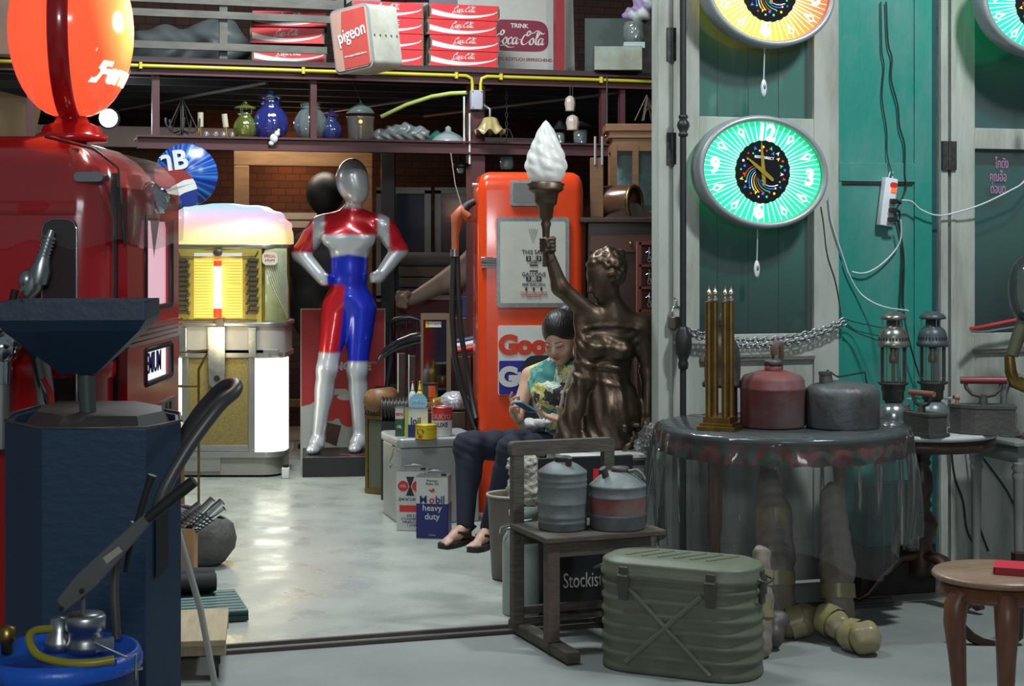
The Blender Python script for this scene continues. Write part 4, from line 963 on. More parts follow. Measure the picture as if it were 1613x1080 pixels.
# hands
def hand(sd, wr, dirv, nrm, side, curl, sc=1., spread=.02):
    d = dirv.normalized(); n = (nrm-d*nrm.dot(d)).normalized(); s_ = d.cross(n)*side      # s_: towards the thumb
    pc = wr+d*.045*sc
    R = Matrix((s_, d, n)).transposed()
    sd.ell(pc, (.038*sc, .046*sc, .015*sc), rot=R, k=.012)
    for j in range(4):
        b = wr+d*(.078-.004*abs(j-1.2))*sc+s_*(.028-.0185*j)*sc
        L = [.040, .045, .042, .032][j]*sc; a = 0; p = b; r = .0086*sc
        for i, ll in enumerate((L, L*.62, L*.5)):
            a += curl[j][i]; v = (d*cos(a)+n*sin(a)+s_*spread*(1.2-j)).normalized(); p2 = p+v*ll; sd.cone(p, p2, r*(1-.08*i), r*(.94-.08*i), .002); p = p2
    b = wr+d*.02*sc+s_*.026*sc; v = (d*.55+s_*.75+n*curl[4][0]).normalized(); p = b+v*.04*sc; sd.cone(b, p, .0125*sc, .010*sc, .008)
    v = (d*.8+s_*.35+n*curl[4][1]).normalized(); p2 = p+v*.032*sc; sd.cone(p, p2, .0098*sc, .0088*sc, .002); sd.cone(p2, p2+(d*.85+s_*.1+n*curl[4][1]).normalized()*.024*sc, .0088*sc, .0075*sc, .002)
    return pc, R
body_sd.mesh  # noqa
PH = A(827, 640, 7.95)                      # phone centre
# left hand palm up under the phone, coming from the right; right hand tapping from the left
sd2 = sd
hd = SD((-.06, 7.70, .50), (.32, 8.35, .78), .0045)
hd.cone(elL, wrL, .036, .025, .012); hd.cone(elR, wrR, .036, .025, .012)
cl = [(.25, .55, .5)]*4+[(.75, .9)]
hand(hd, wrL, (PH-wrL)+Vector((.02, 0, -.03)), Vector((-.1, -.25, .95)), -1, [(.15, .45, .4), (.2, .5, .45), (.25, .55, .5), (.3, .6, .55), (.9, 1.0)], 1.0)
hand(hd, wrR, Vector((-.42, -.35, .72)), Vector((.85, -.35, .2)), 1, [(.2, .35, .3), (.5, .7, .5), (.6, .8, .6), (.7, .8, .6), (.35, .3)], .95)
# merge fine hands into one continuous mesh with the body: sample hands finely, body coarsely, cut at the forearm
cutL = lambda P: ((P-np.array(wrL)) @ np.array((elL-wrL).normalized()))
cutR = lambda P: ((P-np.array(wrR)) @ np.array((elR-wrR).normalized()))
def near(P, a, r): return np.linalg.norm(P-np.array(a), axis=1) < r
bo = sd.mesh('body', SKIN, t, world=True, smooth=1, keep=lambda P: ~(((cutL(P) < .015) & near(P, wrL, .09)) | ((cutR(P) < .015) & near(P, wrR, .09))))
ho = hd.mesh('hands', SKIN, t, world=True, smooth=1, keep=lambda P: ((cutL(P) < .03) & near(P, wrL, .25) & (P[:,0] > (PH.x-.06))) | ((cutR(P) < .03) & near(P, wrR, .25)))
def join(a, b):
    bm = bmesh.new(); bm.from_mesh(a.data); bm.from_mesh(b.data); bm.to_mesh(a.data); bm.free(); me = b.data; bpy.data.objects.remove(b); bpy.data.meshes.remove(me)
    a.data.polygons.foreach_set('use_smooth', [True]*len(a.data.polygons))
join(bo, ho)
# face details
EYEW = mat('eye_white', (.7, .68, .64), .3); HAIRM = mat('black_hair', (.010, .008, .008), .42, 0, (.022, .017, .015), 60, bump=.5, bscale=120, stretch=(1, .3, .3)); LIP = mat('lips', (.42, .10, .09), .4)
for s2 in (-1, 1):
    mb = MB(); mb.tube([hp(.015*s2, .082, .0035), hp(.024*s2, .0835, .0005), hp(.034*s2, .081, -.0005), (hp(.046*s2, .072, .002))], [.0012, .0022, .0022, .0012], 6); mb.build('eyelash', HAIRM, t, world=True)
    mb = MB(); mb.tube([hp(.012*s2, .086, .022), hp(.028*s2, .085, .027), hp(.048*s2, .070, .022)], [.0018, .003, .0012], 6); mb.build('eyebrow', HAIRM, t, world=True)
mb = MB(); mb.tube([hp(-.019, .080, -.0575), hp(-.007, .0865, -.0545), hp(0, .0865, -.0555), hp(.007, .0865, -.0545), hp(.019, .080, -.0575)], [.0015, .0042, .004, .0042, .0015], 8)
mb.tube([hp(-.015, .081, -.0605), hp(0, .0855, -.0625), hp(.015, .081, -.0605)], [.0015, .0045, .0015], 8); mb.build('lips', LIP, t, world=True)
hs = SD((.05, 8.1, .90), (.47, 8.62, 1.28), .0055)
hs.ell(hp(0, -.024, .040), hr(.081, .096, .092), rot=HM, k=.01)
hs.ell(hp(0, .115, -.045), hr(.066, .085, .110), rot=HM, k=.014, sub=True)
hs.ell(hp(0, -.02, -.12), hr(.1, .09, .07), rot=HM, k=.01, sub=True)
BUN = A(894, 494, 8.42); hs.ell(BUN, (.056, .05, .052), k=.012).ell(A(886, 506, 8.40), (.05, .05, .045), k=.02)
hs.mesh('hair', HAIRM, t, world=True, smooth=2)
e = hp(.080, -.01, -.045); mb = MB()
for i in range(4): mb.ball(e+Vector((0, 0, -.009*i)), .005, seg=8)
mb.build('earring', mat('pearl', (.8, .8, .76), .2), t, world=True)
# trousers
tr = SD((-.42, 7.85, .05), (.55, 8.85, .72), .0085)
for h, k_, a in ((hR, kR, aR), (hL, kL, aL)):
    tr.cone(h, k_, .098, .072, .04).cone(k_, a+Vector((0, 0, .005)), .068, .044, .025)
    tr.ell(k_+Vector((0, 0, -.01)), (.07, .07, .07), k=.03); tr.ell(k_.lerp(a, .3)+Vector((.012, .012, 0)), (.062, .062, .12), k=.03)
tr.ell(PEL+Vector((0, .0, -.02)), (.17, .17, .115), k=.05)
def tdisp(P):
    d = .004*np.sin(P[:,0]*55+P[:,1]*35+np.sin(P[:,2]*30)*1.5)*np.exp(-((P[:,2]-.5)/.12)**2)
    for k_ in (kR, kL): r = np.linalg.norm(P-np.array(k_), axis=1); d += .003*np.sin(P[:,2]*140+P[:,0]*60)*np.exp(-(r/.10)**2)
    return d
tr.mesh('trousers', mat('navy_trousers', (.014, .017, .036), .85, 0, (.010, .012, .026), 14, bump=.2, bscale=200), t, world=True, disp=tdisp, keep=lambda P: P[:,2] > .075)
# blouse
bl = SD((-.05, 8.0, .45), (.62, 8.85, .98), .008)
bl.ell(PEL+Vector((0, 0, .0)), (.158, .155, .11), k=.05).ell(A(886, 650, 8.47), (.138, .138, .14), k=.06).ell(CH+Vector((-.0, -.01, 0)), (.145, .138, .115), k=.06)
bl.ell(A(868, 622, 8.36), (.07, .06, .06), k=.05).ell(A(900, 622, 8.27), (.07, .06, .06), k=.05)
bl.chain([shR+Vector((.015, 0, .0)), NK+Vector((0, .015, -.020)), shL+Vector((-.015, 0, 0))], [.056, .064, .056], .05); bl.ell(NK+Vector((-.01, -.03, -.06)), (.09, .06, .05), k=.03)
bl.cone(NK+Vector((.0, .02, -.08)), NK+Vector((.012, .032, -.01)), .07, .060, .02)
FLOR = bpy.data.materials.new('floral_cloth'); FLOR.use_nodes = True
N = FLOR.node_tree.nodes; L = FLOR.node_tree.links; b = N['Principled BSDF']; tc = N.new('ShaderNodeTexCoord'); vo = N.new('ShaderNodeTexVoronoi'); vo.inputs['Scale'].default_value = 10; L.new(tc.outputs['Object'], vo.inputs[0])
nz_ = N.new('ShaderNodeTexNoise'); nz_.inputs['Scale'].default_value = 14; mx = N.new('ShaderNodeMix'); mx.data_type = 'RGBA'; mx.inputs[0].default_value = .18; L.new(tc.outputs['Object'], mx.inputs[6]); L.new(tc.outputs['Object'], nz_.inputs[0]); L.new(nz_.outputs['Color'], mx.inputs[7]); L.new(mx.outputs[2], vo.inputs[0])
sc_ = N.new('ShaderNodeSeparateColor'); L.new(vo.outputs['Color'], sc_.inputs[0]); cr = N.new('ShaderNodeValToRGB'); cr.color_ramp.interpolation = 'CONSTANT'; L.new(sc_.outputs[0], cr.inputs[0])
e_ = cr.color_ramp; e_.elements[0].position = 0; e_.elements[0].color = (.02, .16, .15, 1); e_.elements[1].position = .24; e_.elements[1].color = (.52, .60, .48, 1)
for p, c in ((.42, (.02, .025, .07, 1)), (.55, (.62, .56, .16, 1)), (.68, (.72, .72, .76, 1)), (.82, (.10, .32, .26, 1)), (.92, (.03, .02, .03, 1))): x = e_.elements.new(p); x.color = c
v2 = N.new('ShaderNodeTexVoronoi'); v2.feature = 'DISTANCE_TO_EDGE'; v2.inputs['Scale'].default_value = 26; L.new(mx.outputs[2], v2.inputs[0]); mr = N.new('ShaderNodeMapRange'); mr.inputs[2].default_value = .07; L.new(v2.outputs[0], mr.inputs[0])
m3 = N.new('ShaderNodeMix'); m3.data_type = 'RGBA'; m3.inputs[6].default_value = (.05, .10, .10, 1); L.new(mr.outputs[0], m3.inputs[0]); L.new(cr.outputs[0], m3.inputs[7]); L.new(m3.outputs[2], b.inputs['Base Color']); b.inputs['Roughness'].default_value = .7
bl.mesh('blouse', FLOR, t, world=True, disp=lambda P: .004*np.sin(P[:,2]*70+P[:,0]*50+2*np.sin(P[:,1]*25))*np.clip((.86-P[:,2])/.05, 0, 1), keep=lambda P: (P[:,2] > .51) & (np.linalg.norm(P-np.array(NK+Vector((-.012, -.015, .062))), axis=1) > .062) & (np.linalg.norm(P-np.array(shR+Vector((-.062, 0, -.04))), axis=1) > .062) & (np.linalg.norm(P-np.array(shL+Vector((.045, 0, -.02))), axis=1) > .055))
# bracelet, sandals
mb = MB(); br = wrL.lerp(elL, .14); ax = (elL-wrL).normalized(); u = ax.orthogonal().normalized(); v = ax.cross(u)
for i in range(14): a = i/14*2*pi; mb.ball(br+(u*cos(a)+v*sin(a))*.031, .0075, seg=8)
for i in range(14): a = i/14*2*pi+.2; mb.ball(br+ax*.018+(u*cos(a)+v*sin(a))*.032, .0075, seg=8)
mb.build('gold_bracelet', mat('gold_beads', (.65, .40, .06), .3, .9), t, world=True)
for a, toe in ((aR, Vector((-.10, -.15, 0))), (aL, Vector((-.07, -.16, 0)))):
    b = Vector((a.x, a.y, 0)); tn = toe.normalized(); an_ = math.atan2(tn.y, tn.x)
    Ms = Matrix.Translation(b) @ Matrix.Rotation(an_, 4, 'Z')
    poly = [(-.055, -.028), (-.035, -.036), (.04, -.034), (.10, -.046), (.16, -.046), (.195, -.03), (.205, 0), (.195, .03), (.16, .046), (.10, .046), (.04, .034), (-.035, .036), (-.055, .028), (-.062, 0)]
    mb = MB(); mb.prism(poly, 0.001, .026, 'z', M=Ms); so = mb.build('sandal', mat('black_sandal', (.015, .012, .012), .5), t, world=True, bevel=.004)
    mb = MB()
    for s2 in (-1, 1): mb.tube([Ms @ Vector((.135, 0, .03)), Ms @ Vector((.09, .022*s2, .066)), Ms @ Vector((.03, .045*s2, .05)), Ms @ Vector((.0, .040*s2, .03))], [.006, .010, .011, .009], 8)
    mb.tube([Ms @ Vector((.03, .04, .06)), Ms @ Vector((-.045, .03, .08)), Ms @ Vector((-.055, 0, .085)), Ms @ Vector((-.045, -.03, .08)), Ms @ Vector((.03, -.04, .06))], .007, 8)
    for i in range(5): mb.ball(Ms @ Vector((.05+.018*i, .012-.004*i, .072-.007*i)), .006, seg=8)
    mb.build('strap', mat('black_sandal', (.015, .012, .012), .5), so, world=True)
# phone and bag
t = thing('smartphone', 'pale blue smartphone held in the seated woman\'s hand', 'phone', tuple(PH))
l_ = Vector((-.60, -.62, .42)).normalized(); n_ = Vector((.2, .30, .9)); n_ = (n_-l_*n_.dot(l_)).normalized(); Ml = Matrix((l_.cross(n_), l_, n_)).transposed().to_4x4()
mb = MB(); mb.rbox((0, 0, 0), (.068, .135, .008), .01, M=Ml); mb.build('case', mat('pale_blue_case', (.35, .55, .68), .35), t)
mb = MB(); mb.rbox((0, 0, .0046), (.060, .12, .0012), .004, M=Ml); mb.build('screen', mat('phone_screen', (.05, .06, .08), .1, emit=(.4, .5, .6), estr=.25), t)
mb = MB(); mb.rbox((0, -.0, -.0046), (.056, .115, .0012), .006, M=Ml); mb.build('back_panel', mat('dark_back', (.05, .08, .12), .3), t)
t = thing('shoulder_bag', 'off-white cloth bag with a long strap on the seated woman\'s lap', 'bag', tuple(A(840, 665, 8.22)))
bs = SD((-.12, 7.85, .50), (.35, 8.5, .75), .006); bs.ell(A(836, 668, 8.30), (.066, .065, .028), k=.02).ell(A(857, 666, 8.24), (.045, .045, .022), k=.02)
BAGM = mat('bag_cloth', (.55, .50, .44), .8, 0, (.40, .44, .44), 18, bump=.3)
bs.mesh('pouch', BAGM, t, world=True, disp=lambda P: .005*np.sin(P[:,0]*120+P[:,1]*70))
mb = MB(); st_ = [A(878, 655, 8.20), A(883, 640, 8.215), A(890, 615, 8.225), A(900, 590, 8.22), A(912, 572, 8.24), A(922, 566, 8.32), A(925, 570, 8.42)]
mb.tube(st_, [.006, .011, .015, .015, .015, .014, .013], 8, flat=.25); mb.tube([A(858, 660, 8.18), A(870, 652, 8.19), A(878, 655, 8.2)], .006, 8); mb.build('strap', mat('strap_cloth', (.62, .52, .46), .7), t, world=True)
# her chair
t = thing('office_chair', 'black padded chair under the seated woman', 'chair', tuple(G(895, 8.55)))
mb = MB(); bc = A(858, 590, 8.78); mb.rbox((.0, .0, 0), (.38, .05, .42), .09, axis='y', M=Matrix.Translation(A(874, 622, 8.80)) @ Matrix.Rotation(radians(-28), 4, 'Z')); mb.build('backrest', mat('black_upholstery', (.015, .016, .02), .6), t, world=True, bevel=.01)
mb = MB(); c_ = A(893, 0, 8.6); mb.rbox((c_.x, c_.y, .375), (.46, .46, .07), .1, lip=.02); mb.build('seat', MATS['black_upholstery'], t, world=True)
mb = MB(); mb.cyl((c_.x, c_.y, .05), (c_.x, c_.y, .35), .03); mb.tube([(c_.x, c_.y+.1, .34), (c_.x+.06, c_.y+.27, .36), (c_.x+.05, c_.y+.27, .6)], .015); mb.build('column', BLACK, t, world=True)
for i in range(5):
    a = i*2*pi/5+.4; mb = MB(); mb.cyl((c_.x, c_.y, .09), (c_.x+.24*cos(a), c_.y+.24*sin(a), .06), .02, .014); mb.cyl((c_.x+.24*cos(a)-.01, c_.y+.24*sin(a), .025), (c_.x+.24*cos(a)+.01, c_.y+.24*sin(a), .025), .025); mb.build('leg', BLACK, t, world=True)

# ================= bronze statue =================
BRZ = mat('bronze', (.15, .10, .068), .42, .8, (.075, .055, .04), 9, .5, .22, .12, 30)
SO = G(955, 7.35)
t = thing('bronze_statue', 'bronze statue of a draped woman raising a torch lamp', 'statue', (SO.x, SO.y, .60))
def sp_(px, py, y=0.): return W(px, py, 7.3+y)
sd = SD((.10, 6.95, .58), (.68, 7.66, 1.63), .0072)
# dress and trunk
sd.ell(sp_(962, 668, .04), (.125, .12, .13), k=.05).ell(sp_(950, 700, .04), (.155, .13, .09), k=.05).ell(sp_(966, 640, .03), (.125, .115, .11), k=.06)
sd.ell(sp_(958, 590, .03), (.093, .082, .11), k=.06).ell(sp_(962, 545, .03), (.115, .088, .10), k=.06)
sd.ell(sp_(938, 548, -.055), (.048, .045, .045), k=.03).ell(sp_(978, 550, -.055), (.050, .045, .045), k=.03)
sd.chain([sp_(930, 505, .03), sp_(968, 500, .03), sp_(1008, 512, .03)], [.05, .056, .05], .05)
sd.cone(sp_(972, 500, .03), sp_(962, 460, .01), .042, .038, .04)
# head, facing left and down
f2 = Vector((-.80, -.40, -.42)).normalized(); u2 = Vector((-.35, -.15, .9)); u2 = (u2-f2*u2.dot(f2)).normalized(); r2 = f2.cross(u2); HM2 = Matrix((r2, f2, u2)).transposed(); c2 = sp_(950, 440, .0)
def h2(x, y, z): return c2+HM2 @ Vector((x, y, z))
sd.ell(h2(0, -.018, .025), (.066, .084, .078), rot=HM2, k=.01).ell(h2(0, .018, -.03), (.05, .055, .066), rot=HM2, k=.03).ell(h2(0, .046, -.078), (.018, .018, .016), rot=HM2, k=.02)
sd.cone(h2(0, .068, .018), h2(0, .084, -.018), .008, .012, .01).ell(h2(0, .068, -.044), (.018, .01, .005), rot=HM2, k=.004).ell(h2(0, .066, -.054), (.016, .01, .006), rot=HM2, k=.004)
for s2 in (-1, 1): sd.ell(h2(.027*s2, .070, .006), (.015, .011, .009), rot=HM2, k=.01, sub=True); sd.ell(h2(.027*s2, .058, .004), (.014, .011, .009), rot=HM2, k=.004)
# curly hair
random.seed(11)
sd.ell(h2(0, -.036, .036), (.070, .085, .080), rot=HM2, k=.006).ell(h2(0, -.065, .0), (.05, .05, .06), rot=HM2, k=.02)
for i in range(380):
    a = random.uniform(0, 2*pi); b = math.acos(random.uniform(-.62, 1)); v = Vector((sin(b)*cos(a)*.082, sin(b)*sin(a)*.098, cos(b)*.088))
    if v.y > .040 and v.z < .050: continue
    p = h2(v.x*.93, v.y*.93-.036, v.z*.95+.036); sd.ell(p, (.0105, .0105, .0105), k=.004)
for (px, py, y, r) in ((958, 400, .02, .03), (972, 404, .05, .034), (948, 404, .05, .026)):
    for i in range(14):
        v = Vector((random.gauss(0, 1), random.gauss(0, 1), random.gauss(0, 1))).normalized()*r; sd.ell(sp_(px, py, y)+v, (.012, .012, .012), k=.006)
    sd.ell(sp_(px, py, y), (r, r, r), k=.01)
# raised arm with torch
eb = sp_(882, 452, -.03); wr = sp_(866, 402, -.05)
sd.cone(sp_(932, 497, .02), eb, .046, .036, .03).cone(eb, wr, .038, .023, .02)
# hanging arm
sd.cone(sp_(1010, 515, .03), sp_(1021, 590, .04), .044, .033, .03).cone(sp_(1021, 590, .04), sp_(1020, 650, .0), .034, .022, .02)
# hand of the hanging arm on the wreath
hand(sd, sp_(1020, 650, .0), Vector((-.15, -.2, -1)), Vector((-.3, -1, .1)), 1, [(.2, .4, .3)]*4+[(.3, .3)], .9)
for i in range(60):
    a = i/60*pi*1.2; p = sp_(1000, 688, -.06)+Vector((.055*cos(a*5.3), .05*sin(i*2.1), .05*sin(i*1.37))); sd.ell(p, (.013, .013, .012), k=.006)
for i in range(22):
    p = sp_(893+(i % 6)*3, 668+i*1.6, -.04)+Vector((.0, .02*sin(i*2), 0)); sd.ell(p, (.014, .014, .014), k=.01)
sd.cone(sp_(925, 560, -.03), sp_(890, 690, -.06), .03, .05, .05).cone(sp_(912, 505, .0), sp_(920, 600, -.03), .024, .03, .04)
def dcol(P):   # drapery folds
    px = P[:,0]/7.3*FPX+806.5; py = 385+(1.5-P[:,2])/7.3*FPX
    m = np.clip((py-505)/20, 0, 1)*np.clip((1012-px)/6, 0, 1)*np.clip((P[:,2]-.6)/.03, 0, 1)
    up_ = np.clip((600-py)/20, 0, 1); r_ = np.hypot(px-968, (py-470))
    f1 = np.sin(r_*.42+np.sin(px*.12)*1.3)*.0022; f2_ = np.sin((px-920)*.30-(py-600)*.10+np.sin(py*.05)*1.6)*.0042+np.sin((py-600)*.16+(px-950)*.12)*.0015
    belt = .008*np.exp(-((py-575-(px-940)*.15)/5)**2)+.006*np.exp(-((py-598-(px-940)*.25)/4)**2)
    neck = .006*np.exp(-((py-(512+.012*(px-962)**2*.25))/3)**2)*(np.abs(px-962) < 48)
    return m*(f1*up_+f2_*(1-up_)+belt)+neck*np.clip((py-495)/10, 0, 1)
sd.mesh('figure', BRZ, t, world=True, disp=dcol, keep=lambda P: P[:,2] > .6)
bo_ = t.children[0]
# fist, sampled finer, same bronze
hd = SD((.08, 7.1, 1.40), (.27, 7.4, 1.60), .004)
fc_ = sp_(862, 386, -.05); hd.cone(wr+Vector((.004, 0, -.02)), fc_+Vector((.006, .0, -.03)), .024, .022, .01); hd.ell(fc_+Vector((.004, .012, -.005)), (.028, .024, .036), k=.01)
for j in range(4):
    z = .028-.0165*j; hd.chain([fc_+Vector((.03, .012, z)), fc_+Vector((.026, -.022, z)), fc_+Vector((-.006, -.034, z-.002)), fc_+Vector((-.027, -.018, z-.003))], [.010, .0105, .010, .009], .003)
hd.chain([fc_+Vector((.02, .0, -.03)), fc_+Vector((.004, -.036, -.005)), fc_+Vector((-.006, -.040, .024))], [.012, .011, .009], .003)
ho = hd.mesh('fist', BRZ, t, world=True, keep=lambda P: P[:,2] > 1.42)
join(bo_, ho)
# torch
tc_ = lambda py: 1.5+(385-py)/FPX*7.25
cx_, cy_ = W(860, 0, 7.25).x, 7.25
mb = MB(); kk = 7.25/FPX
prof = [(382, 5), (360, 6), (352, 8), (347, 6), (343, 10), (325, 12), (322, 16), (318, 17), (305, 19), (300, 25), (298, 28), (296, 26), (290, 29), (286, 21), (283, 21), (284, 18), (287, .01)]
vs_ = [(a*kk*1.03, tc_(p)) for p, a in [(420, 5.5)]+prof]
mb.lathe(vs_, (cx_, cy_, 0), 32); mb.build('torch_cup', BRZ, t, world=True)
FG = mat('frosted_flame_glass', (.78, .78, .76), .35, emit=(.9, .9, .85), estr=.10); FG.node_tree.nodes['Principled BSDF'].inputs['Transmission Weight'].default_value = .15
vs = []; fs = []; NZ = 40; NS = 60
for j in range(NZ+1):
    f_ = j/NZ; py = 287-98*f_; r = (21+11*sin(min(f_/.62, 1)*pi*.5)*(1) if f_ < .25 else 0)
    R_ = np.interp(f_, [0, .08, .22, .38, .55, .72, .86, .95, 1], [24, 29, 31.5, 30, 24.5, 17.5, 11, 5.5, .4])
    for i in range(NS):
        a = i/NS*2*pi; tw = a*4+f_*5.5*1.0; R2 = R_*(.97+.15*abs(sin(tw/1.0))*min(1, 4*f_+.1)*(.35+.65*abs(sin(f_*pi*5.5+a*2))))-.6
        vs.append((cx_+R2*kk*cos(a), cy_+R2*kk*sin(a), tc_(py)))
for j in range(NZ):
    for i in range(NS): fs.append((j*NS+i, j*NS+(i+1) % NS, (j+1)*NS+(i+1) % NS, (j+1)*NS+i))
fs.append(tuple(range(NS))[::-1]); mb = MB(); mb.add(vs, fs, 0, True); mb.build('flame_shade', FG, t, world=True)
# ================= oval lit clocks on the doors =================
def clock(px, py, label, kind, d=7.12):
    c = W(px, py, d); t = thing('oval_wall_clock', label, 'clock', tuple(c), rz=T, group='oval lit clocks hung on the doors')
    a, b = .308, .243; RM = Matrix.Rotation(radians(6), 4, 'Y')
    def ring(ra, rb, y, n=72): return [RM @ Vector((ra*cos(2*pi*i/n), y, rb*sin(2*pi*i/n))) for i in range(n)]
    def rings(lst, mi=0, cap=False):
        mb = MB(); n = 72; vs = []
        for q_ in lst: vs += ring(*q_)
        fs = [(l*n+i, l*n+(i+1) % n, (l+1)*n+(i+1) % n, (l+1)*n+i) for l in range(len(lst)-1) for i in range(n)]
        if cap: fs.append(tuple(range((len(lst)-1)*n, len(lst)*n)))
        mb.add(vs, fs, 0, True); return mb
    rings([(a-.01, b-.01, .075), (a, b, .06), (a, b, -.02), (a-.006, b-.006, -.032), (a-.022, b-.022, -.034), (a-.026, b-.026, -.02), (a-.026, b-.026, -.006)]).build('rim', mat('clock_rim_grey', (.36, .38, .40), .4, .3), t)
    m = bpy.data.materials.get('clock_face_'+kind)
    if m is None:
        m = bpy.data.materials.new('clock_face_'+kind); m.use_nodes = True; N = m.node_tree.nodes; L = m.node_tree.links; bs = N['Principled BSDF']
        tc = N.new('ShaderNodeTexCoord'); sp = N.new('ShaderNodeSeparateXYZ'); L.new(tc.outputs['Object'], sp.inputs[0]); mr = N.new('ShaderNodeMapRange'); mr.inputs[1].default_value = -.26; mr.inputs[2].default_value = .26; L.new(sp.outputs[0], mr.inputs[0])
        cr = N.new('ShaderNodeValToRGB'); L.new(mr.outputs[0], cr.inputs[0]); e = cr.color_ramp.elements
        if kind == 'green': e[0].color = (.01, .80, .34, 1); e[1].color = (.01, .66, .28, 1)
        else: e[0].color = (.95, .85, .08, 1); e[1].color = (.95, .12, .02, 1); q_ = e.new(.5); q_.color = (1, .50, .03, 1); q_ = e.new(.25); q_.color = (1, .78, .06, 1)
        # the tube behind the face is brightest near the middle ring
        cm = N.new('ShaderNodeCombineXYZ'); L.new(sp.outputs[0], cm.inputs[0]); L.new(sp.outputs[2], cm.inputs[1]); ln = N.new('ShaderNodeVectorMath'); ln.operation = 'LENGTH'; L.new(cm.outputs[0], ln.inputs[0])
        m2 = N.new('ShaderNodeMapRange'); m2.inputs[1].default_value = .12; m2.inputs[2].default_value = .21; m2.inputs[3].default_value = 1.15; m2.inputs[4].default_value = .85; L.new(ln.outputs['Value'], m2.inputs[0])
        L.new(cr.outputs[0], bs.inputs['Emission Color']); L.new(m2.outputs[0], bs.inputs['Emission Strength']); L.new(cr.outputs[0], bs.inputs['Base Color'])
    fa, fb = a-.026, b-.026
    face = rings([(fa, fb, -.004)], cap=True).build('face', m, t)
    LW = mat('lit_white_print', (.9, .9, .9), .4, emit=(.85, 1, .9), estr=1.1)
    mb = MB(); n = 60
    for i in range(n):
        q_ = 2*pi*i/n; dl = .0085; r0, r1 = .45, .985
        p = [(fa*r0*cos(q_-dl*2.6), fb*r0*sin(q_-dl*2.6)), (fa*r1*cos(q_-dl*.7), fb*r1*sin(q_-dl*.7)), (fa*r1*cos(q_+dl*.7), fb*r1*sin(q_+dl*.7)), (fa*r0*cos(q_+dl*2.6), fb*r0*sin(q_+dl*2.6))]
        mb.add([RM @ Vector((x, -.0055, z)) for x, z in p], [(0, 1, 2, 3)])
    rays = mb.build('white_rays', LW, face)
    for i in range(12):
        q_ = 2*pi*i/12; h = (3-i) % 12 or 12
        if h in (3, 6, 9, 12):
            text('numeral', str(h), .098, LW, face, (0, 0, 0), M=RM @ Matrix.Translation((fa*.80*cos(q_), -.0075, fb*.78*sin(q_))), off=.004, sx=.9)
        else:
            mb = MB(); C_, S_ = cos(q_), sin(q_); rr = math.hypot(fa*C_, fb*S_); ux, uz = fa*C_/rr, fb*S_/rr
            P = [(.66, 0), (.86, -.016), (.93, 0), (.86, .016)]
            mb.add([RM @ Vector((ux*rr*r_-uz*w_, -.0075, uz*rr*r_+ux*w_)) for r_, w_ in P], [(0, 1, 2, 3)]); dm = mb.build('hour_marker', LW, face)
            mb = MB(); P = [(.78, 0), (.86, -.008), (.89, 0), (.86, .008)]
            mb.add([RM @ Vector((ux*rr*r_-uz*w_, -.009, uz*rr*r_+ux*w_)) for r_, w_ in P], [(0, 1, 2, 3)]); mb.build('marker_core', m, dm)
    nn = 96
    mb = MB(); vs = [RM @ Vector(((.129+.002*cos(24*2*pi*i/nn))*cos(2*pi*i/nn), -.010, (.136+.002*cos(24*2*pi*i/nn))*sin(2*pi*i/nn))) for i in range(nn)]
    mb.add(vs+[v+Vector((0, .004, 0)) for v in vs], [tuple(range(nn))]+[(i, nn+i, nn+(i+1) % nn, (i+1) % nn) for i in range(nn)]); dial = mb.build('centre_dial', mat('dial_black', (.012, .014, .016), .15), t)
    cols = [mat('dot_'+n_, c_, .4, emit=c_, estr=.8) for n_, c_ in (('white', (.8, .8, .8)), ('red', (.7, .03, .03)), ('blue', (.05, .15, .8)), ('yellow', (.8, .7, .03)), ('green', (.03, .6, .2)))]
    random.seed(5)
    for i in range(34):
        q_ = i/34*2*pi; r_ = .104 if i % 2 else .09; C_, S_ = cos(q_), sin(q_); mb = MB(); o_ = Vector((r_*C_, -.0115, r_*1.04*S_)); s2 = random.choice((.0045, .006, .008))
        if s2 > .007: P = [(-s2, -s2), (s2*1.3, 0), (-s2, s2), (-s2*.3, 0)]
        else: P = [(s2*cos(k_*pi/3), s2*sin(k_*pi/3)) for k_ in range(6)]
        mb.add([RM @ (o_+Vector((x*C_-z*S_, 0, x*S_+z*C_))) for x, z in P], [tuple(range(len(P)))]); mb.build('dial_dot', cols[(i*7) % 5], dial)
    for i in range(9):
        mb = MB(); q_ = radians(200+i*16); pts = []
        for k_ in range(6):
            f_ = k_/5; r_ = .035+.055*f_; aa = q_-1.1*(1-f_); pts.append(RM @ Vector((r_*cos(aa), -.0115, r_*sin(aa))))
        mb.tube(pts, [.0008, .001, .0012, .0016, .002, .0022], 5); mb.build('streak', cols[(i*3+1) % 5], dial)
    if kind == 'green': text('lettering', 'BEST DIRECT', .016, cols[0], dial, (0, 0, 0), M=RM @ Matrix.Translation((0, -.0115, .062)))
    G_ = mat('gold_hands', (.42, .30, .03), .4)
    for nm, ang, ln_, w_ in (('hour_hand', 148, .105, .012), ('minute_hand', 100, .135, .012)):
        q_ = radians(ang); C_, S_ = cos(q_), sin(q_); P = [(-.055, -w_*.6), (-.06, 0), (-.055, w_*.6), (0, w_*.8), (ln_*.8, w_*.35), (ln_, 0), (ln_*.8, -w_*.35), (0, -w_*.8)]
        mb = MB(); v = [RM @ Vector((x*C_-z*S_, -.016-(.003 if ang > 120 else 0), x*S_+z*C_)) for x, z in P]; mb.add(v+[p+Vector((0, .0015, 0)) for p in v], [tuple(range(8)), tuple(range(8, 16))[::-1]]+[(i, 8+i, 8+(i+1) % 8, (i+1) % 8) for i in range(8)]); mb.build(nm, G_, t)
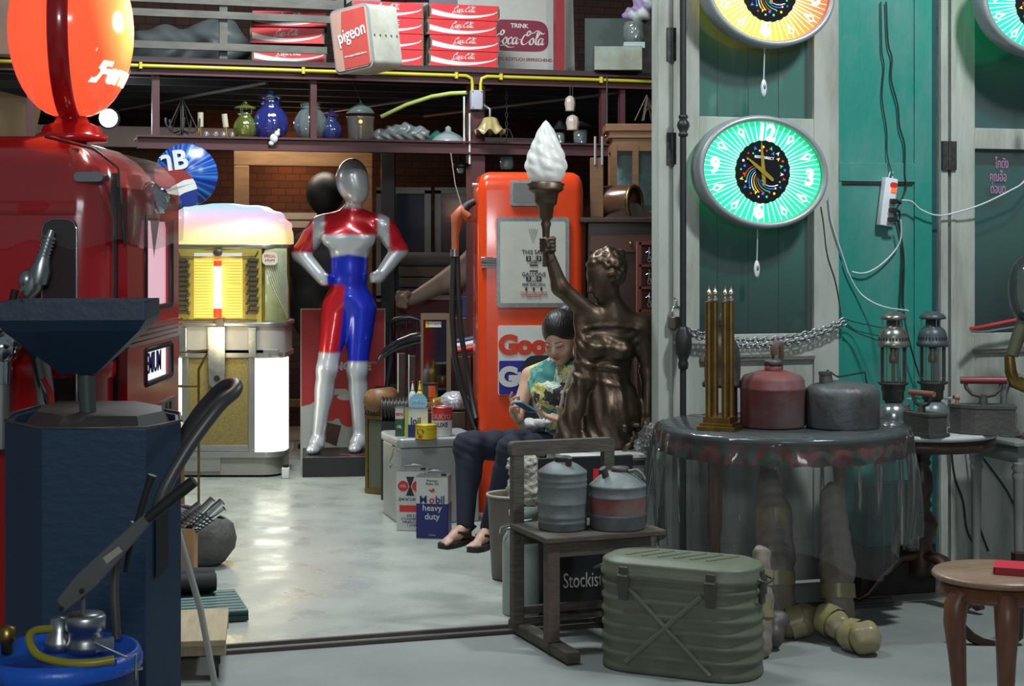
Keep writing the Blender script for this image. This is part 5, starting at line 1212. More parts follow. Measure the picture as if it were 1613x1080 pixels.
    rings([(a-.026, b-.026, -.024), (a-.12, b-.11, -.032), (.01, .01, -.035)], cap=True).build('front_glass', sheet('clock_glass', (1, 1, 1), .0, .03, .25), t)
    c2 = W(px-5, py+124, d); mb = MB(); z0 = -b; L_ = 51*d/FPX
    mb.cyl((-.01, .02, z0+.01), (-.014, .02, z0-L_), .0028, seg=6); cd = mb.build('switch_cord', mat('pale_cord', (.6, .66, .68), .5), t)
    mb = MB(); mb.ball((-.014, .02, z0-L_-.035), (.014, .008, .038)); mb.ball((-.014, .011, z0-L_-.03), (.005, .004, .012), 1); mb.build('pull_switch', [mat('white_plastic', (.72, .76, .8), .35), STEEL], t)
    return t
clock(1200, 271, 'glowing green rayed oval clock with gold hands, whole in view on the door', 'green')
clock(1211, -15, 'oval clock with a glowing orange and yellow rayed face, above the whole green one', 'orange', 7.1)
clock(1637, 4, 'green rayed oval clock cut by the top right corner of the photo', 'green', 7.35)

# ================= power strip and cables =================
pc = DM @ Vector((dx(1392), -.03, zz(317)))
t = thing('power_strip', 'white power strip with lit red switch hanging on the teal shutter', 'power strip', tuple(pc), rot=(0, radians(8), T))
WPL = mat('white_plastic', (.72, .76, .8), .35)
mb = MB(); mb.rbox((0, 0, 0), (.062, .042, .215), .006, lip=.003); mb.build('housing', WPL, t)
mb = MB(); mb.rbox((.01, -.022, .098-.02), (.034, .004, .024), .01, axis='y'); mb.build('red_badge', REDP, t)
mb = MB(); mb.rbox((.012, -.024, .055), (.026, .008, .018), .003, axis='y'); mb.build('rocker_switch', mat('lit_red', (.8, .05, .02), .3, emit=(1, .10, .03), estr=1.8), t)
for z in (0, -.04, -.082):
    mb = MB(); mb.rbox((.012, -.0225, z), (.03, .004, .034), .004, axis='y'); sk = mb.build('socket', mat('socket_grey', (.4, .42, .42), .4), t)
    mb = MB(); mb.rbox((.014, -.036, z+.005), (.032, .026, .02), .005, axis='y'); mb.tube([(.02, -.045, z+.006), (.035, -.045, z+.004), (.045, -.04, z)], .006, 8); mb.build('plug', RUBBER, t)
mb = MB(); mb.tube([(-.01, 0, .105), (-.004, 0, .135), (.008, 0, .14), (.012, 0, .11)], .0025, 6); mb.build('hanging_loop', WPL, t)
def cable(label, pts, r, m, name='cable', y=-.035, cat='cable', group=None):
    P = [DM @ Vector((dx(a), (c_[0] if c_ else y), zz(b))) for a, b, *c_ in pts]
    Q = []
    for i in range(len(P)-1):
        p0 = P[max(i-1, 0)]; p1 = P[i]; p2 = P[i+1]; p3 = P[min(i+2, len(P)-1)]
        for k_ in range(6): tt = k_/6; Q.append(.5*((2*p1)+(p2-p0)*tt+(2*p0-5*p1+4*p2-p3)*tt*tt+(3*p1-p0-3*p2+p3)*tt**3))
    Q.append(P[-1]); mb = MB(); mb.tube(Q, r, 6); return tag(mb.build(name, m), label, cat, group)
WC = mat('white_cable', (.62, .68, .70), .5); BC = mat('black_cable', (.015, .02, .02), .5)
cable('white cable running from the power strip to the right edge lamp', [(1408, 314, -.07), (1425, 316, -.06), (1440, 328, -.05), (1462, 337, -.05), (1485, 336, -.05), (1530, 320, -.08), (1575, 295, -.1), (1590, 285, -.1), (1605, 265, -.1), (1625, 250, -.1)], .004, WC)
cable('white cable looping down left from the lowest plug of the power strip', [(1406, 345, -.07), (1410, 375, -.05), (1404, 395, -.03), (1385, 415, -.03), (1365, 428, -.03), (1350, 431, -.025), (1338, 428, -.02)], .004, WC)
cable('white cable hanging from the green clock down to the pale pressure lantern', [(1301, 310, -.03), (1305, 345, -.025), (1317, 385, -.025), (1326, 410, -.02), (1335, 435, -.02), (1352, 465, -.03), (1372, 483, -.1), (1385, 488, -.25)], .0035, WC)
cable('thin black cable down the teal shutter to the power strip', [(1385, -5), (1386, 60), (1387, 80), (1390, 100), (1387, 150), (1394, 200), (1395, 240), (1399, 275, -.04)], .003, BC, y=-.014)
cable('black cable down the teal shutter, passing right of the power strip', [(1393, -5), (1396, 60), (1402, 85), (1401, 120), (1411, 160), (1414, 195), (1422, 225), (1422, 270), (1424, 295), (1412, 322), (1408, 335), (1415, 365), (1421, 410), (1420, 485), (1423, 540, -.05), (1440, 600, -.05)], .0038, BC, y=-.016)
cable('second black cable from the power strip plug down behind the lanterns', [(1406, 330, -.06), (1412, 345, -.03), (1418, 385), (1417, 440), (1414, 490), (1412, 560), (1418, 640)], .0035, BC, y=-.016)
cable('thin dark cable drooping down the pale frame beside the teal shutter', [(1290, 325), (1294, 350), (1300, 400), (1312, 440), (1318, 470), (1322, 500)], .0022, BC, y=-.018)
for i, (pts, lb) in enumerate((([(1322, 503, -.05), (1345, 510, -.06), (1376, 520, -.2)], 'upper black wire tied from the chain end to the pale lantern'), ([(1322, 507, -.05), (1340, 522, -.06), (1372, 532, -.2)], 'middle black wire tied from the chain end to the pale lantern'), ([(1322, 513, -.05), (1345, 527, -.06), (1375, 545, -.2)], 'lowest black wire running from the chain end to the pale lantern'))):
    cable(lb, pts, .0025, BC, name='wire', cat='wire')
for i, pts in enumerate(([(1486, 705), (1492, 760), (1505, 800), (1512, 850), (1530, 885)], [(1515, 705), (1520, 750), (1528, 830), (1545, 885)], [(1520, 700), (1535, 730), (1575, 790), (1600, 850), (1620, 880)])):
    cable(['black cable hanging below the marble table, nearest its pedestal', 'black cable hanging below the marble table, the middle one', 'black cable hanging below the marble table, running to the right edge'][i], pts, .005, BC, y=-.06)
cable('red strap stretched across the right door from the dark lantern', [(1500, 520, -.15), (1530, 518, -.1), (1560, 512, -.1), (1590, 507, -.1), (1640, 503, -.1)], .009, mat('red_strap', (.50, .04, .05), .5), name='strap', cat='strap')
cable('grey strap stretched just below the red one on the right door', [(1500, 524, -.15), (1530, 526, -.1), (1560, 522, -.1), (1590, 518, -.1), (1640, 512, -.1)], .005, mat('grey_strap', (.2, .21, .21), .5), name='strap', cat='strap')

# ================= iron post, padlock, chain =================
pp = W(1076, 385, 7.03); t = thing('iron_post', 'slim black iron post with two knobs in front of the pale door frame', 'post', (pp.x, pp.y, 0))
Z_ = lambda py: 1.5+(385-py)/FPX*7.03
mb = MB(); mb.cyl((0, 0, 0), (0, 0, 3.0), .0135, seg=14); mb.build('shaft', mat('post_black', (.018, .02, .022), .45), t)
for zc_, prof in ((Z_(197), [(.014, -.05), (.02, -.045), (.02, -.035), (.015, -.03), (.025, -.01), (.027, 0), (.025, .01), (.015, .025), (.02, .03), (.02, .04), (.014, .045)]), (Z_(545), [(.014, -.10), (.02, -.095), (.022, -.075), (.018, -.06), (.03, -.03), (.036, .01), (.034, .045), (.022, .07), (.02, .08), (.014, .085)])):
    mb = MB(); mb.lathe([(r_, zc_+z) for r_, z in prof], seg=20, flute=5, fl=.05); mb.build('knob', MATS['post_black'], t)
kp = DM @ Vector((dx(1058), -.05, zz(505)))
t = thing('padlock', 'old brass padlock with steel shackle on the door post', 'padlock', tuple(kp), rz=T)
mb = MB(); mb.rbox((0, 0, 0), (.064, .03, .052), .008, axis='y', lip=.003); mb.build('lock_body', mat('tarnished_brass', (.20, .18, .12), .4, .8), t)
mb = MB(); mb.tube([(-.02, 0, .02), (-.02, 0, .05), (-.012, 0, .066), (0, 0, .071), (.012, 0, .066), (.02, 0, .05), (.02, 0, .02)], .006, 10); mb.build('shackle', CHROME, t)
mb = MB(); mb.tube([(-.0, -.004, .06), (-.0, -.01, .09), (-.008, .0, .105), (.008, .01, .09), (.0, .01, .06)], .004, 8); mb.build('hasp_ring', STEEL, t)
t = thing('door_chain', 'steel chain drooping across the pale door from the padlock', 'chain', tuple(kp), rz=0)
def links(mb, pts, n, y=0):
    P = [DM @ Vector((dx(a), yy_, zz(b))) for a, b, yy_ in pts]; cum = [0]
    for i in range(len(P)-1): cum.append(cum[-1]+(P[i+1]-P[i]).length)
    for i in range(n):
        s_ = cum[-1]*(i+.5)/n; k_ = max(j for j in range(len(cum)) if cum[j] <= s_); k_ = min(k_, len(P)-2); f_ = (s_-cum[k_])/(cum[k_+1]-cum[k_]); c = P[k_].lerp(P[k_+1], f_); dr = (P[k_+1]-P[k_]).normalized()
        u = dr; v = Vector((0, 0, 1)) if i % 2 else Vector((0, -1, .3)); v = (v-u*v.dot(u)).normalized(); hl = cum[-1]/n*.5+.006
        mb.tube([c+u*hl*cos(a)*(1 if abs(cos(a)) > .5 else 1)+v*.011*sin(a) for a in [q_*pi/5 for q_ in range(10)]], .0034, 5, closed=True)
mb = MB(); links(mb, [(1064, 518, -.05), (1080, 517, -.08), (1100, 523, -.06), (1130, 530, -.05), (1165, 534, -.05), (1210, 533, -.05), (1250, 528, -.05), (1290, 518, -.05), (1322, 504, -.05)], 34); mb.build('upper_strand', STEEL, t, world=True)
mb = MB(); links(mb, [(1064, 522, -.06), (1095, 528, -.07), (1130, 537, -.06), (1165, 542, -.06), (1210, 541, -.06), (1255, 534, -.06), (1295, 522, -.06), (1322, 508, -.06)], 34); mb.build('lower_strand', STEEL, t, world=True)

# ================= round table under clear film =================
TC = W(1232, 385, 6.68); TR = .50
t = thing('round_table', 'round table with dark top wrapped in clear plastic, before the pale door', 'table', (TC.x, TC.y, 0))
mb = MB(); mb.lathe([(.0001, .742), (TR-.01, .742), (TR, .75), (TR, .762), (TR-.006, .769), (.0001, .769)], seg=56); mb.build('tabletop', mat('dark_table_top', (.05, .055, .06), .18), t)
mb = MB(); vs = []; fs = []; n = 160
for i in range(n):
    a = 2*pi*i/n
    for j, z in enumerate((.745, .70, .662)): r_ = TR-.012+.008*sin(a*34)*(j*.6)+.002*j; vs.append((r_*cos(a), r_*sin(a), z+(.006*abs(sin(a*17)) if j == 2 else 0)))
for i in range(n):
    for j in range(2): fs.append((i*3+j, ((i+1) % n)*3+j, ((i+1) % n)*3+j+1, i*3+j+1))
mb.add(vs, fs, 0, True); mb.build('valance', mat('floral_valance', (.16, .03, .03), .6, 0, (.02, .05, .03), 18, .5, .04), t)
for x, y in ((-.255, .12), (.225, -.03), (-.02, .33)):
    mb = MB(); mb.lathe([(.03, 0), (.032, .08), (.022, .12), (.02, .3), (.027, .34), (.027, .5), (.02, .54), (.03, .62), (.032, .742)], (x, y, 0), 16); mb.build('leg', mat('orange_brown_wood', (.20, .085, .03), .45), t)
cov = thing('plastic_cover', 'clear crinkled plastic sheet hanging around the round table', 'plastic sheet', (TC.x, TC.y, 0))
vs = []; fs = []; n = 220
lev = [(0.0, .7725), (TR+.004, .7725), (TR+.012, .766), (TR+.018, .74), (TR+.022, .68), (TR+.03, .60), (TR+.035, .50), (TR+.035, .40), (TR+.03, .30)]
random.seed(2); ph = [random.uniform(0, 6.28) for _ in range(6)]
for i in range(n):
    a = 2*pi*i/n
    for j, (r_, z) in enumerate(lev):
        f_ = max(0, (j-2)/6); w_ = f_*(.030*sin(11*a+ph[0])+.018*sin(23*a+ph[1]+f_)+.012*sin(41*a+ph[2])) 
        if j == 0: r_ = .3
        vs.append(((r_+w_)*cos(a), (r_+w_)*sin(a), z-(.06*f_*sin(5*a+ph[3]) if j == 8 else 0)+(.002*sin(37*a) if j in (1, 2) else 0)))
for i in range(n):
    for j in range(len(lev)-1): fs.append((i*9+j, ((i+1) % n)*9+j, ((i+1) % n)*9+j+1, i*9+j+1))
mb = MB(); mb.add(vs, fs, 0, True); mb.build('sheet', sheet('table_film', (.98, .99, .99), .045, .09, .9), cov)
# companion stand: four brass columns on a stepped base
cs = W(1134, 385, 6.50); zt_ = .772
t = thing('brass_column_stand', 'stand of four brass columns with pointed finials on a stepped base', 'column stand', (cs.x, cs.y, zt_), rz=-.45)
mb = MB(); mb.box((0, 0, .008), (.155, .12, .016)); mb.box((0, 0, .022), (.135, .105, .012)); mb.box((0, 0, .04), (.11, .09, .024)); mb.build('stepped_base', BRASS, t, bevel=.002)
for x in (-.033, .033):
    for y in (-.037, .037):
        mb = MB(); mb.cyl((x, y, .05), (x, y, .50), .0135, seg=14); cl_ = mb.build('column', BRASS, t)
        mb = MB(); mb.lathe([(.012, .50), (.0155, .505), (.0155, .512), (.010, .518), (.0145, .53), (.0145, .538), (.008, .545), (.004, .56), (.0001, .572)], (x, y, 0), 12); mb.build('finial', mat('pale_brass', (.55, .50, .40), .25, 1), cl_)
ls = W(1138, 385, 6.66)
t = thing('iron_bell_lamp', 'black cast iron bell-shaped lamp on legs behind the brass columns', 'lamp', (ls.x, ls.y, zt_))
mb = MB(); mb.lathe([(.078, .155), (.08, .17), (.07, .18), (.072, .26), (.066, .31), (.05, .345), (.02, .36), (.022, .37), (.012, .38), (.018, .40), (.02, .42), (.008, .45), (.0001, .455)], seg=24, flute=8, fl=.03); mb.build('bell', IRON, t)
for a in (.5, 2.1, 3.7, 5.2): mb = MB(); mb.cyl((.06*cos(a), .06*sin(a), 0), (.055*cos(a), .055*sin(a), .17), .013, .016, 10); mb.build('leg', IRON, t)
# red fuel can
REDC_ = mat('worn_red_can', (.19, .05, .05), .62, .1, (.16, .125, .125), 6, .52, .12, .15, 30); GRYC = mat('worn_grey_can', (.115, .125, .13), .5, .45, (.07, .05, .045), 9, .6, .12, .3, 40)
rc = W(1217, 385, 6.62)
t = thing('fuel_can', 'round dusty red fuel can with strap handle on the plastic-wrapped table', 'fuel can', (rc.x, rc.y, zt_))
mb = MB(); mb.lathe([(.125, 0), (.129, .006), (.129, .145), (.132, .15), (.132, .157), (.129, .162), (.127, .185), (.115, .205), (.06, .222), (.0001, .226)], seg=40); mb.build('can_body', REDC_, t)
mb = MB(); mb.lathe([(.034, .205), (.034, .25), (.0001, .25)], (0, -.01, 0), 20); nk = mb.build('neck', REDC_, t); mb = MB(); mb.lathe([(.036, .245), (.037, .262), (.03, .268), (.0001, .27)], (0, -.01, 0), 20); mb.ball((.0, -.01, .282), (.007, .007, .012)); mb.build('cap', GRYC, nk)
mb = MB(); mb.tube([(.035, .03, .21), (.038, .02, .28), (.036, -.005, .325), (.016, -.02, .335), (.004, -.02, .31), (.006, -.02, .285)], .018, 10, flat=.25); mb.build('strap_handle', mat('rusty_strap', (.13, .07, .055), .6), t)
gc = W(1327, 385, 6.60)
t = thing('fuel_can', 'squat round grey fuel can with short spout on the plastic-wrapped table', 'fuel can', (gc.x, gc.y, zt_))
mb = MB(); mb.lathe([(.144, 0), (.147, .006), (.148, .13), (.145, .15), (.125, .168), (.06, .182), (.0001, .186)], seg=40); mb.build('can_body', GRYC, t)
mb = MB(); mb.tube([(-.068, -.02, .165), (-.072, -.02, .215)], [.03, .025], 16); mb.cyl((-.072, -.02, .21), (-.072, -.02, .222), .028, seg=16); mb.build('spout', GRYC, t)
mb = MB(); mb.tube([(-.08, .02, .20), (-.06, .0, .225), (-.02, 0, .20), (.09, 0, .218), (.098, 0, .17)], .007, 8, flat=.6); mb.build('wire_handle', RUBBER, t)

# ================= marble table with lanterns and irons =================
mc = W(1452, 385, 6.93); zm = .728
t = thing('marble_table', 'round white marble topped table on a dark turned wooden pedestal', 'table', (mc.x, mc.y, 0))
mb = MB(); mb.lathe([(.0001, .704), (.30, .704), (.312, .71), (.314, .718), (.308, .727), (.0001, .728)], seg=56); mb.build('marble_top', mat('white_marble', (.52, .54, .52), .15, 0, (.40, .42, .41), 4), t)
mb = MB(); mb.lathe([(.0001, .655), (.292, .655), (.30, .66), (.30, .703), (.0001, .703)], seg=56); mb.build('apron', WOODD, t)
mb = MB(); mb.lathe([(.055, .12), (.05, .16), (.052, .20), (.04, .24), (.06, .30), (.068, .33), (.055, .36), (.032, .39), (.045, .41), (.034, .43), (.05, .48), (.045, .54), (.03, .57), (.04, .585), (.032, .60), (.045, .63), (.06, .655)], seg=24); mb.build('pedestal', WOODD, t)
for i in range(3):
    a = -.9+i*2*pi/3; mb = MB(); C_, S_ = cos(a), sin(a); mb.tube([(.03*C_, .03*S_, .20), (.10*C_, .10*S_, .19), (.18*C_, .18*S_, .12), (.24*C_, .24*S_, .045), (.28*C_, .28*S_, .022), (.30*C_, .30*S_, .03)], [.04, .038, .034, .028, .02, .018], 10, flat=.6); mb.build('foot', WOODD, t)
def lantern(px, d, label, hood, tank, glints, top=.0):
    c = W(px, 385, d); t = thing('pressure_lantern', label, 'lantern', (c.x, c.y, zm+.001), group='pressure lanterns on the marble table'); k_ = 1.0
    mb = MB(); mb.lathe([(.05, 0), (.066, .004), (.07, .02), (.07, .055), (.062, .085), (.045, .10), (.03, .108), (.0001, .11)], seg=32); mb.build('tank', tank, t)
    mb = MB(); mb.lathe([(.03, .105), (.044, .115), (.046, .15), (.05, .155), (.05, .175), (.064, .182), (.066, .188), (.0001, .188)], seg=28); mb.build('burner', hood if hood is GALV else IRON, t)
    mb = MB(); mb.cyl((.04, -.03, .12), (.085, -.05, .125), .006, seg=8); mb.cyl((.085, -.052, .12), (.088, -.054, .128), .016, seg=12); mb.build('valve_knob', BRASS if hood is GALV else STEEL, t)
    mb = MB(); mb.shell([(.055, .189), (.055, .335)], seg=32); mb.build('glass_chimney', sheet('lantern_glass', (.88, .93, .90), .05, .04, 1.2), t)
    mb = MB(); mb.cyl((0, 0, .19), (0, 0, .33), .008, seg=8); mb.lathe([(.018, .27), (.02, .29), (.012, .32), (.018, .335)], seg=14); mb.build('mantle', mat('mantle_brass', (.25, .18, .08), .4, .7), t)
    for a in (.3, 1.8, 3.4, 4.9): mb = MB(); mb.cyl((.06*cos(a), .06*sin(a), .185), (.06*cos(a), .06*sin(a), .342), .0022, seg=6); mb.build('cage_wire', STEEL, t)
    mb = MB(); mb.lathe([(.064, .338), (.068, .345), (.068, .355), (.062, .362), (.06, .385), (.056, .40), (.045, .415), (.03, .425), (.028, .45), (.0001, .45)], seg=32); hd_ = mb.build('hood', hood, t)
    for i in range(20): a = i/20*2*pi
    mb = MB()
    for i in range(28): a = i/28*2*pi; mb.box((.0605*cos(a), .0605*sin(a), .372), (.003, .006, .013), rz=a)
    mb.build('vent_slots', BLACK, hd_)
    mb = MB(); mb.lathe([(.03, .452), (.054, .455), (.056, .463), (.045, .476), (.03, .48), (.028, .486), (.0001, .488)], seg=28); mb.build('cap', hood, t)
    for a in (.6, 2.7, 4.8): mb = MB(); mb.cyl((.045*cos(a), .045*sin(a), .41), (.047*cos(a), .047*sin(a), .456), .0022, seg=6); mb.build('cap_stay', STEEL, t)
    return t
lantern(1407, 6.98, 'pressure lantern with shiny silver hood and tank, the left one', mat('lantern_silver', (.42, .42, .38), .28, .85, (.25, .25, .22), 12), mat('lantern_tank', (.42, .45, .45), .22, .85, (.3, .32, .32), 10), False)
lantern(1469, 7.02, 'pressure lantern with dark blue-grey enamel hood, the right one', mat('lantern_slate', (.055, .075, .085), .4), mat('lantern_tank_grey', (.16, .20, .20), .35, .3), True)
def iron(px, d, rz, label, red, sc=1.):
    c = W(px, 385, d); t = thing('charcoal_iron', label, 'iron', (c.x, c.y, zm+.001), rz=rz, group='charcoal irons on the marble table')
    def out(k_, x0=-.1): return [(x0*sc, -.05*k_*sc), (.03*sc, -.052*k_*sc), (.075*sc, -.035*k_*sc), (.11*sc*(1 if k_ <= 1 else 1.06), 0), (.075*sc, .035*k_*sc), (.03*sc, .052*k_*sc), (x0*sc, .05*k_*sc)]
    IR = mat('iron_body', (.06, .062, .058), .6, .3, (.09, .085, .075), 12, bump=.3)
    mb = MB(); mb.prism(out(1.12, -.112), 0, .014*sc, 'z'); mb.build('sole_plate', IR, t, bevel=.002)
    mb = MB(); mb.prism(out(1.), .014*sc, .085*sc, 'z'); bd = mb.build('charcoal_box', IR, t, bevel=.003)
    mb = MB()
    for i in range(9): mb.cyl(((-.09+i*.017)*sc, -.0525*sc, .022*sc), ((-.09+i*.017)*sc, -.049*sc, .022*sc), .0035*sc, seg=8)
    mb.build('air_holes', BLACK, bd)
    mb = MB(); mb.prism(out(1.04, -.104), .086*sc, .096*sc, 'z'); mb.build('lid', IR, t, bevel=.002)
    mb = MB(); mb.tube([(-.06*sc, 0, .175*sc), (-.055*sc, 0, .15*sc), (-.035*sc, 0, .13*sc), (0, 0, .122*sc), (.035*sc, 0, .13*sc), (.055*sc, 0, .15*sc), (.06*sc, 0, .175*sc)], .007*sc, 8); mb.cyl((0, 0, .095*sc), (0, 0, .13*sc), .016*sc, .012*sc, 12); mb.build('handle_fork', IR, t)
    mb = MB(); mb.tube([(-.075*sc, 0, .178*sc), (0, 0, .177*sc), (.075*sc, 0, .176*sc)], [.012*sc, .0125*sc, .012*sc], 14); mb.build('handle', red, t)
    mb = MB(); mb.cyl((.085*sc, 0, .09*sc), (.085*sc, 0, .115*sc), .006*sc); mb.ball((.085*sc, 0, .118*sc), .009*sc); mb.build('lid_knob', mat('knob_pink', (.35, .16, .14), .5), t)
iron(1549, 6.75, radians(180-12), 'cast charcoal iron with dark red round handle, right on the marble table', mat('dark_red_handle', (.20, .02, .03), .4), 1.22)
iron(1452, 6.70, radians(118), 'small cast charcoal iron with worn tan handle, left on the marble table', mat('tan_handle', (.28, .11, .07), .5), .95)
# clamp, brass elbow and glass globe at the right edge
ec = W(1606, 385, 6.95)
t = thing('side_table', 'pale grey painted side table at the right edge', 'table', tuple(G(1628, 7.2)), rz=T)
PGW = mat('pale_grey_paint', (.24, .25, .235), .6, 0, (.17, .18, .17), 5)
mb = MB(); mb.rbox((.02, .02, .655), (.46, .40, .02), .02, lip=.004); mb.box((.02, .02, .61), (.40, .34, .08)); mb.build('tabletop', PGW, t)
for x in (-.17, .22):
    for y in (-.14, .18): mb = MB(); mb.lathe([(.014, 0), (.018, .1), (.024, .5), (.03, .52), (.022, .535), (.032, .55), (.024, .565), (.03, .575)], (x, y, 0), 14); mb.build('leg', PGW, t)
t = thing('iron_clamp', 'grey iron C-shaped clamp standing at the right edge', 'clamp', tuple(W(1598, 687, 7.14)))
mb = MB(); P = [W(a, b, 7.14) for a, b in ((1622, 600), (1606, 592), (1590, 600), (1581, 620), (1580, 642), (1588, 665), (1602, 682), (1622, 690))]; mb.tube(P, [.014, .017, .02, .022, .024, .026, .03, .03], 10, flat=.6); mb.build('frame', mat('dull_grey_iron', (.16, .17, .17), .5, .4), t, world=True)
mb = MB(); mb.cyl(W(1600, 650, 7.14), W(1600, 690, 7.14), .006); mb.build('screw', STEEL, t, world=True)
t = thing('brass_oil_lamp', 'brass oil lamp with a big clear glass globe, cut by the right edge', 'oil lamp', tuple(W(1618, 625, 7.1)))
mb = MB(); mb.tube([W(1590, 560, 7.1), W(1592, 585, 7.1), W(1598, 602, 7.1), W(1614, 608, 7.1), W(1630, 608, 7.1)], [.022, .026, .028, .028, .028], 14); mb.build('elbow', BRASS, t, world=True)
fb = W(1632, 608, 7.1); mb = MB(); mb.lathe([(.07, .667), (.065, .68), (.025, .70), (.02, .76), (.03, .80), (.026, .92), (.0001, .93)], (fb.x, fb.y, 0), 24); mb.build('foot', BRASS, t, world=True)
mb = MB(); mb.tube([W(1594, 560, 7.1), W(1604, 530, 7.1), W(1618, 495, 7.1)], [.026, .03, .034], 14); mb.build('cone', mat('olive_cone', (.10, .10, .06), .5, .3), t, world=True)
mb = MB(); gc_ = W(1625, 455, 7.1); mb.lathe([(.1*cos(q_/10)**.8, .155*sin(q_/10)) for q_ in range(-14, 15)], tuple(gc_), 32); mb.build('glass_globe', sheet('globe_glass', (.90, .92, .88), .04, .03, 1.6), t, world=True)
# ================= cabriole stool with red book =================
sc2 = W(1574, 385, 4.80); zs = .55
t = thing('round_stool', 'small round brown wooden stool with curved legs, bottom right corner', 'stool', (sc2.x, sc2.y, 0), rz=.3)
STW = mat('stool_brown', (.20, .085, .045), .38, 0, (.12, .05, .028), 5, stretch=(6, 1, 1)); STT = mat('stool_top', (.30, .19, .12), .35, 0, (.22, .13, .08), 5, stretch=(1, 8, 1))
mb = MB(); mb.lathe([(.0001, .530), (.183, .530), (.191, .535), (.192, .543), (.186, .55), (.0001, .551)], seg=56); mb.build('seat', [STT], t)
mb = MB(); mb.lathe([(.0001, .482), (.165, .482), (.176, .487), (.178, .494), (.166, .50), (.162, .53), (.0001, .53)], seg=56); mb.build('apron', STW, t)
for a in (3.35, 4.25, 5.6, .9):
    mb = MB(); C_, S_ = cos(a), sin(a); mb.tube([(r_*C_, r_*S_, z) for r_, z in ((.15, .50), (.17, .47), (.175, .42), (.165, .33), (.155, .2), (.155, .1), (.17, .03), (.185, .0))], [.03, .034, .032, .026, .02, .016, .016, .02], 10); mb.build('leg', STW, t)
t = thing('red_book', 'flat bright red book lying on the round brown stool', 'book', (W(1612, 385, 4.78).x, 4.78, zs+.001), rz=-.35)
mb = MB(); mb.box((0, 0, .002), (.16, .12, .003)); mb.box((0, 0, .020), (.16, .12, .003)); mb.box((-.079, 0, .011), (.003, .12, .02)); mb.build('cover', mat('bright_red_cover', (.62, .02, .05), .45), t, bevel=.001)
mb = MB(); mb.box((.001, 0, .011), (.153, .114, .015)); mb.build('pages', mat('red_edge', (.35, .03, .04), .6), t)
# dark carved foot behind the stool
t = thing('carved_stand', 'dark glossy carved scroll foot of a stand behind the round stool', 'stand', tuple(G(1560, 6.2)))
mb = MB(); P = [W(a, b, 6.2) for a, b in ((1507, 950), (1512, 942), (1522, 942), (1526, 952), (1518, 960), (1508, 965), (1512, 985), (1530, 1003), (1548, 1012), (1580, 1020))]; mb.tube(P, [.012, .014, .016, .016, .014, .016, .02, .02, .018, .02], 10)
mb.tube([W(1580, 1020, 6.2), W(1600, 1000, 6.2), W(1605, 940, 6.2), W(1605, 870, 6.2)], [.02, .03, .025, .03], 12); mb.build('scroll_foot', mat('dark_lacquer', (.03, .015, .01), .2), t, world=True)

# ================= old wooden chair with two cans =================
ch0 = Vector((.128, 6.01, 0)); CA = math.atan2(.17, .434)
t = thing('wooden_chair', 'low worn grey wooden chair with open back and sled feet', 'chair', tuple(ch0), rz=CA)
mb = MB(); mb.box((.235, .17, .422), (.49, .36, .022)); mb.build('seat', WOODG, t, bevel=.004)
mb = MB(); mb.box((.22, .02, .383), (.40, .022, .055)); mb.build('apron', WOODG, t, bevel=.002); mb = MB(); mb.box((.22, .31, .383), (.40, .022, .055)); mb.build('apron', WOODG, t, bevel=.002)
for x in (.03, .40):
    mb = MB(); mb.box((x, .03, .2285), (.05, .045, .365)); mb.build('front_leg', mat('worn_reddish_wood', (.13, .085, .07), .75, 0, (.07, .055, .045), 8, bump=.3), t, bevel=.004)
    mb = MB(); mb.box((x-.012 if x < .2 else x, .345, .39), (.048, .04, .69)); mb.build('back_post', WOODG, t, bevel=.006)
    mb = MB(); mb.box((x+.015, .15 if x < .2 else .21, .024), (.055, .58 if x < .2 else .46, .042)); mb.build('sled_foot', WOODG, t, bevel=.005)
mb = MB(); mb.rbox((.205, .345, .718), (.435, .042, .052), .015, axis='y'); mb.build('top_rail', WOODG, t, bevel=.004)
mb = MB(); mb.box((.21, .345, .095), (.36, .02, .03)); mb.box((.21, .345, .055), (.36, .02, .02)); mb.build('stretcher', WOODG, t)
zc_ = .434
c = W(886, 385, 6.2)
t = thing('oil_can', 'tall round galvanised oil can on the wooden chair seat', 'oil can', (c.x, c.y, zc_))
prof = [(.088, 0), (.091, .006)]
for z in (.03, .05, .10, .165, .185): prof += [(.091, z-.004), (.0935, z), (.091, z+.004)]
prof += [(.091, .208), (.094, .212), (.091, .218), (.06, .24), (.035, .252), (.0001, .253)]
mb = MB(); mb.lathe(prof, seg=40); mb.build('can_body', GALV, t)
mb = MB(); mb.lathe([(.03, .248), (.03, .262), (.033, .266), (.03, .272), (.0001, .274)], seg=20); mb.build('cap', mat('rusty_cap', (.09, .08, .07), .6, .4), t)
mb = MB(); mb.cyl((.02, -.04, .235), (.024, -.06, .275), .013, .011); mb.build('spout', mat('rusty_cap', (.09, .08, .07), .6, .4), t)
c = W(973, 385, 6.22)
t = thing('oil_can', 'squat galvanised oil can with faded red band on the wooden chair seat', 'oil can', (c.x, c.y, zc_))
mb = MB(); mb.lathe([(.102, 0), (.106, .006), (.106, .05), (.1085, .054), (.106, .058), (.106, .118), (.1085, .122), (.106, .126), (.106, .155), (.109, .159), (.105, .165), (.07, .195), (.04, .212), (.0001, .213)], seg=40); mb.build('can_body', GALV, t)
mb = MB(); mb.shell([(.1068, .058), (.1068, .118)], seg=40); mb.build('red_band', mat('faded_red_paint', (.19, .04, .045), .65, 0, (.16, .135, .13), 5, .53, .1), t)
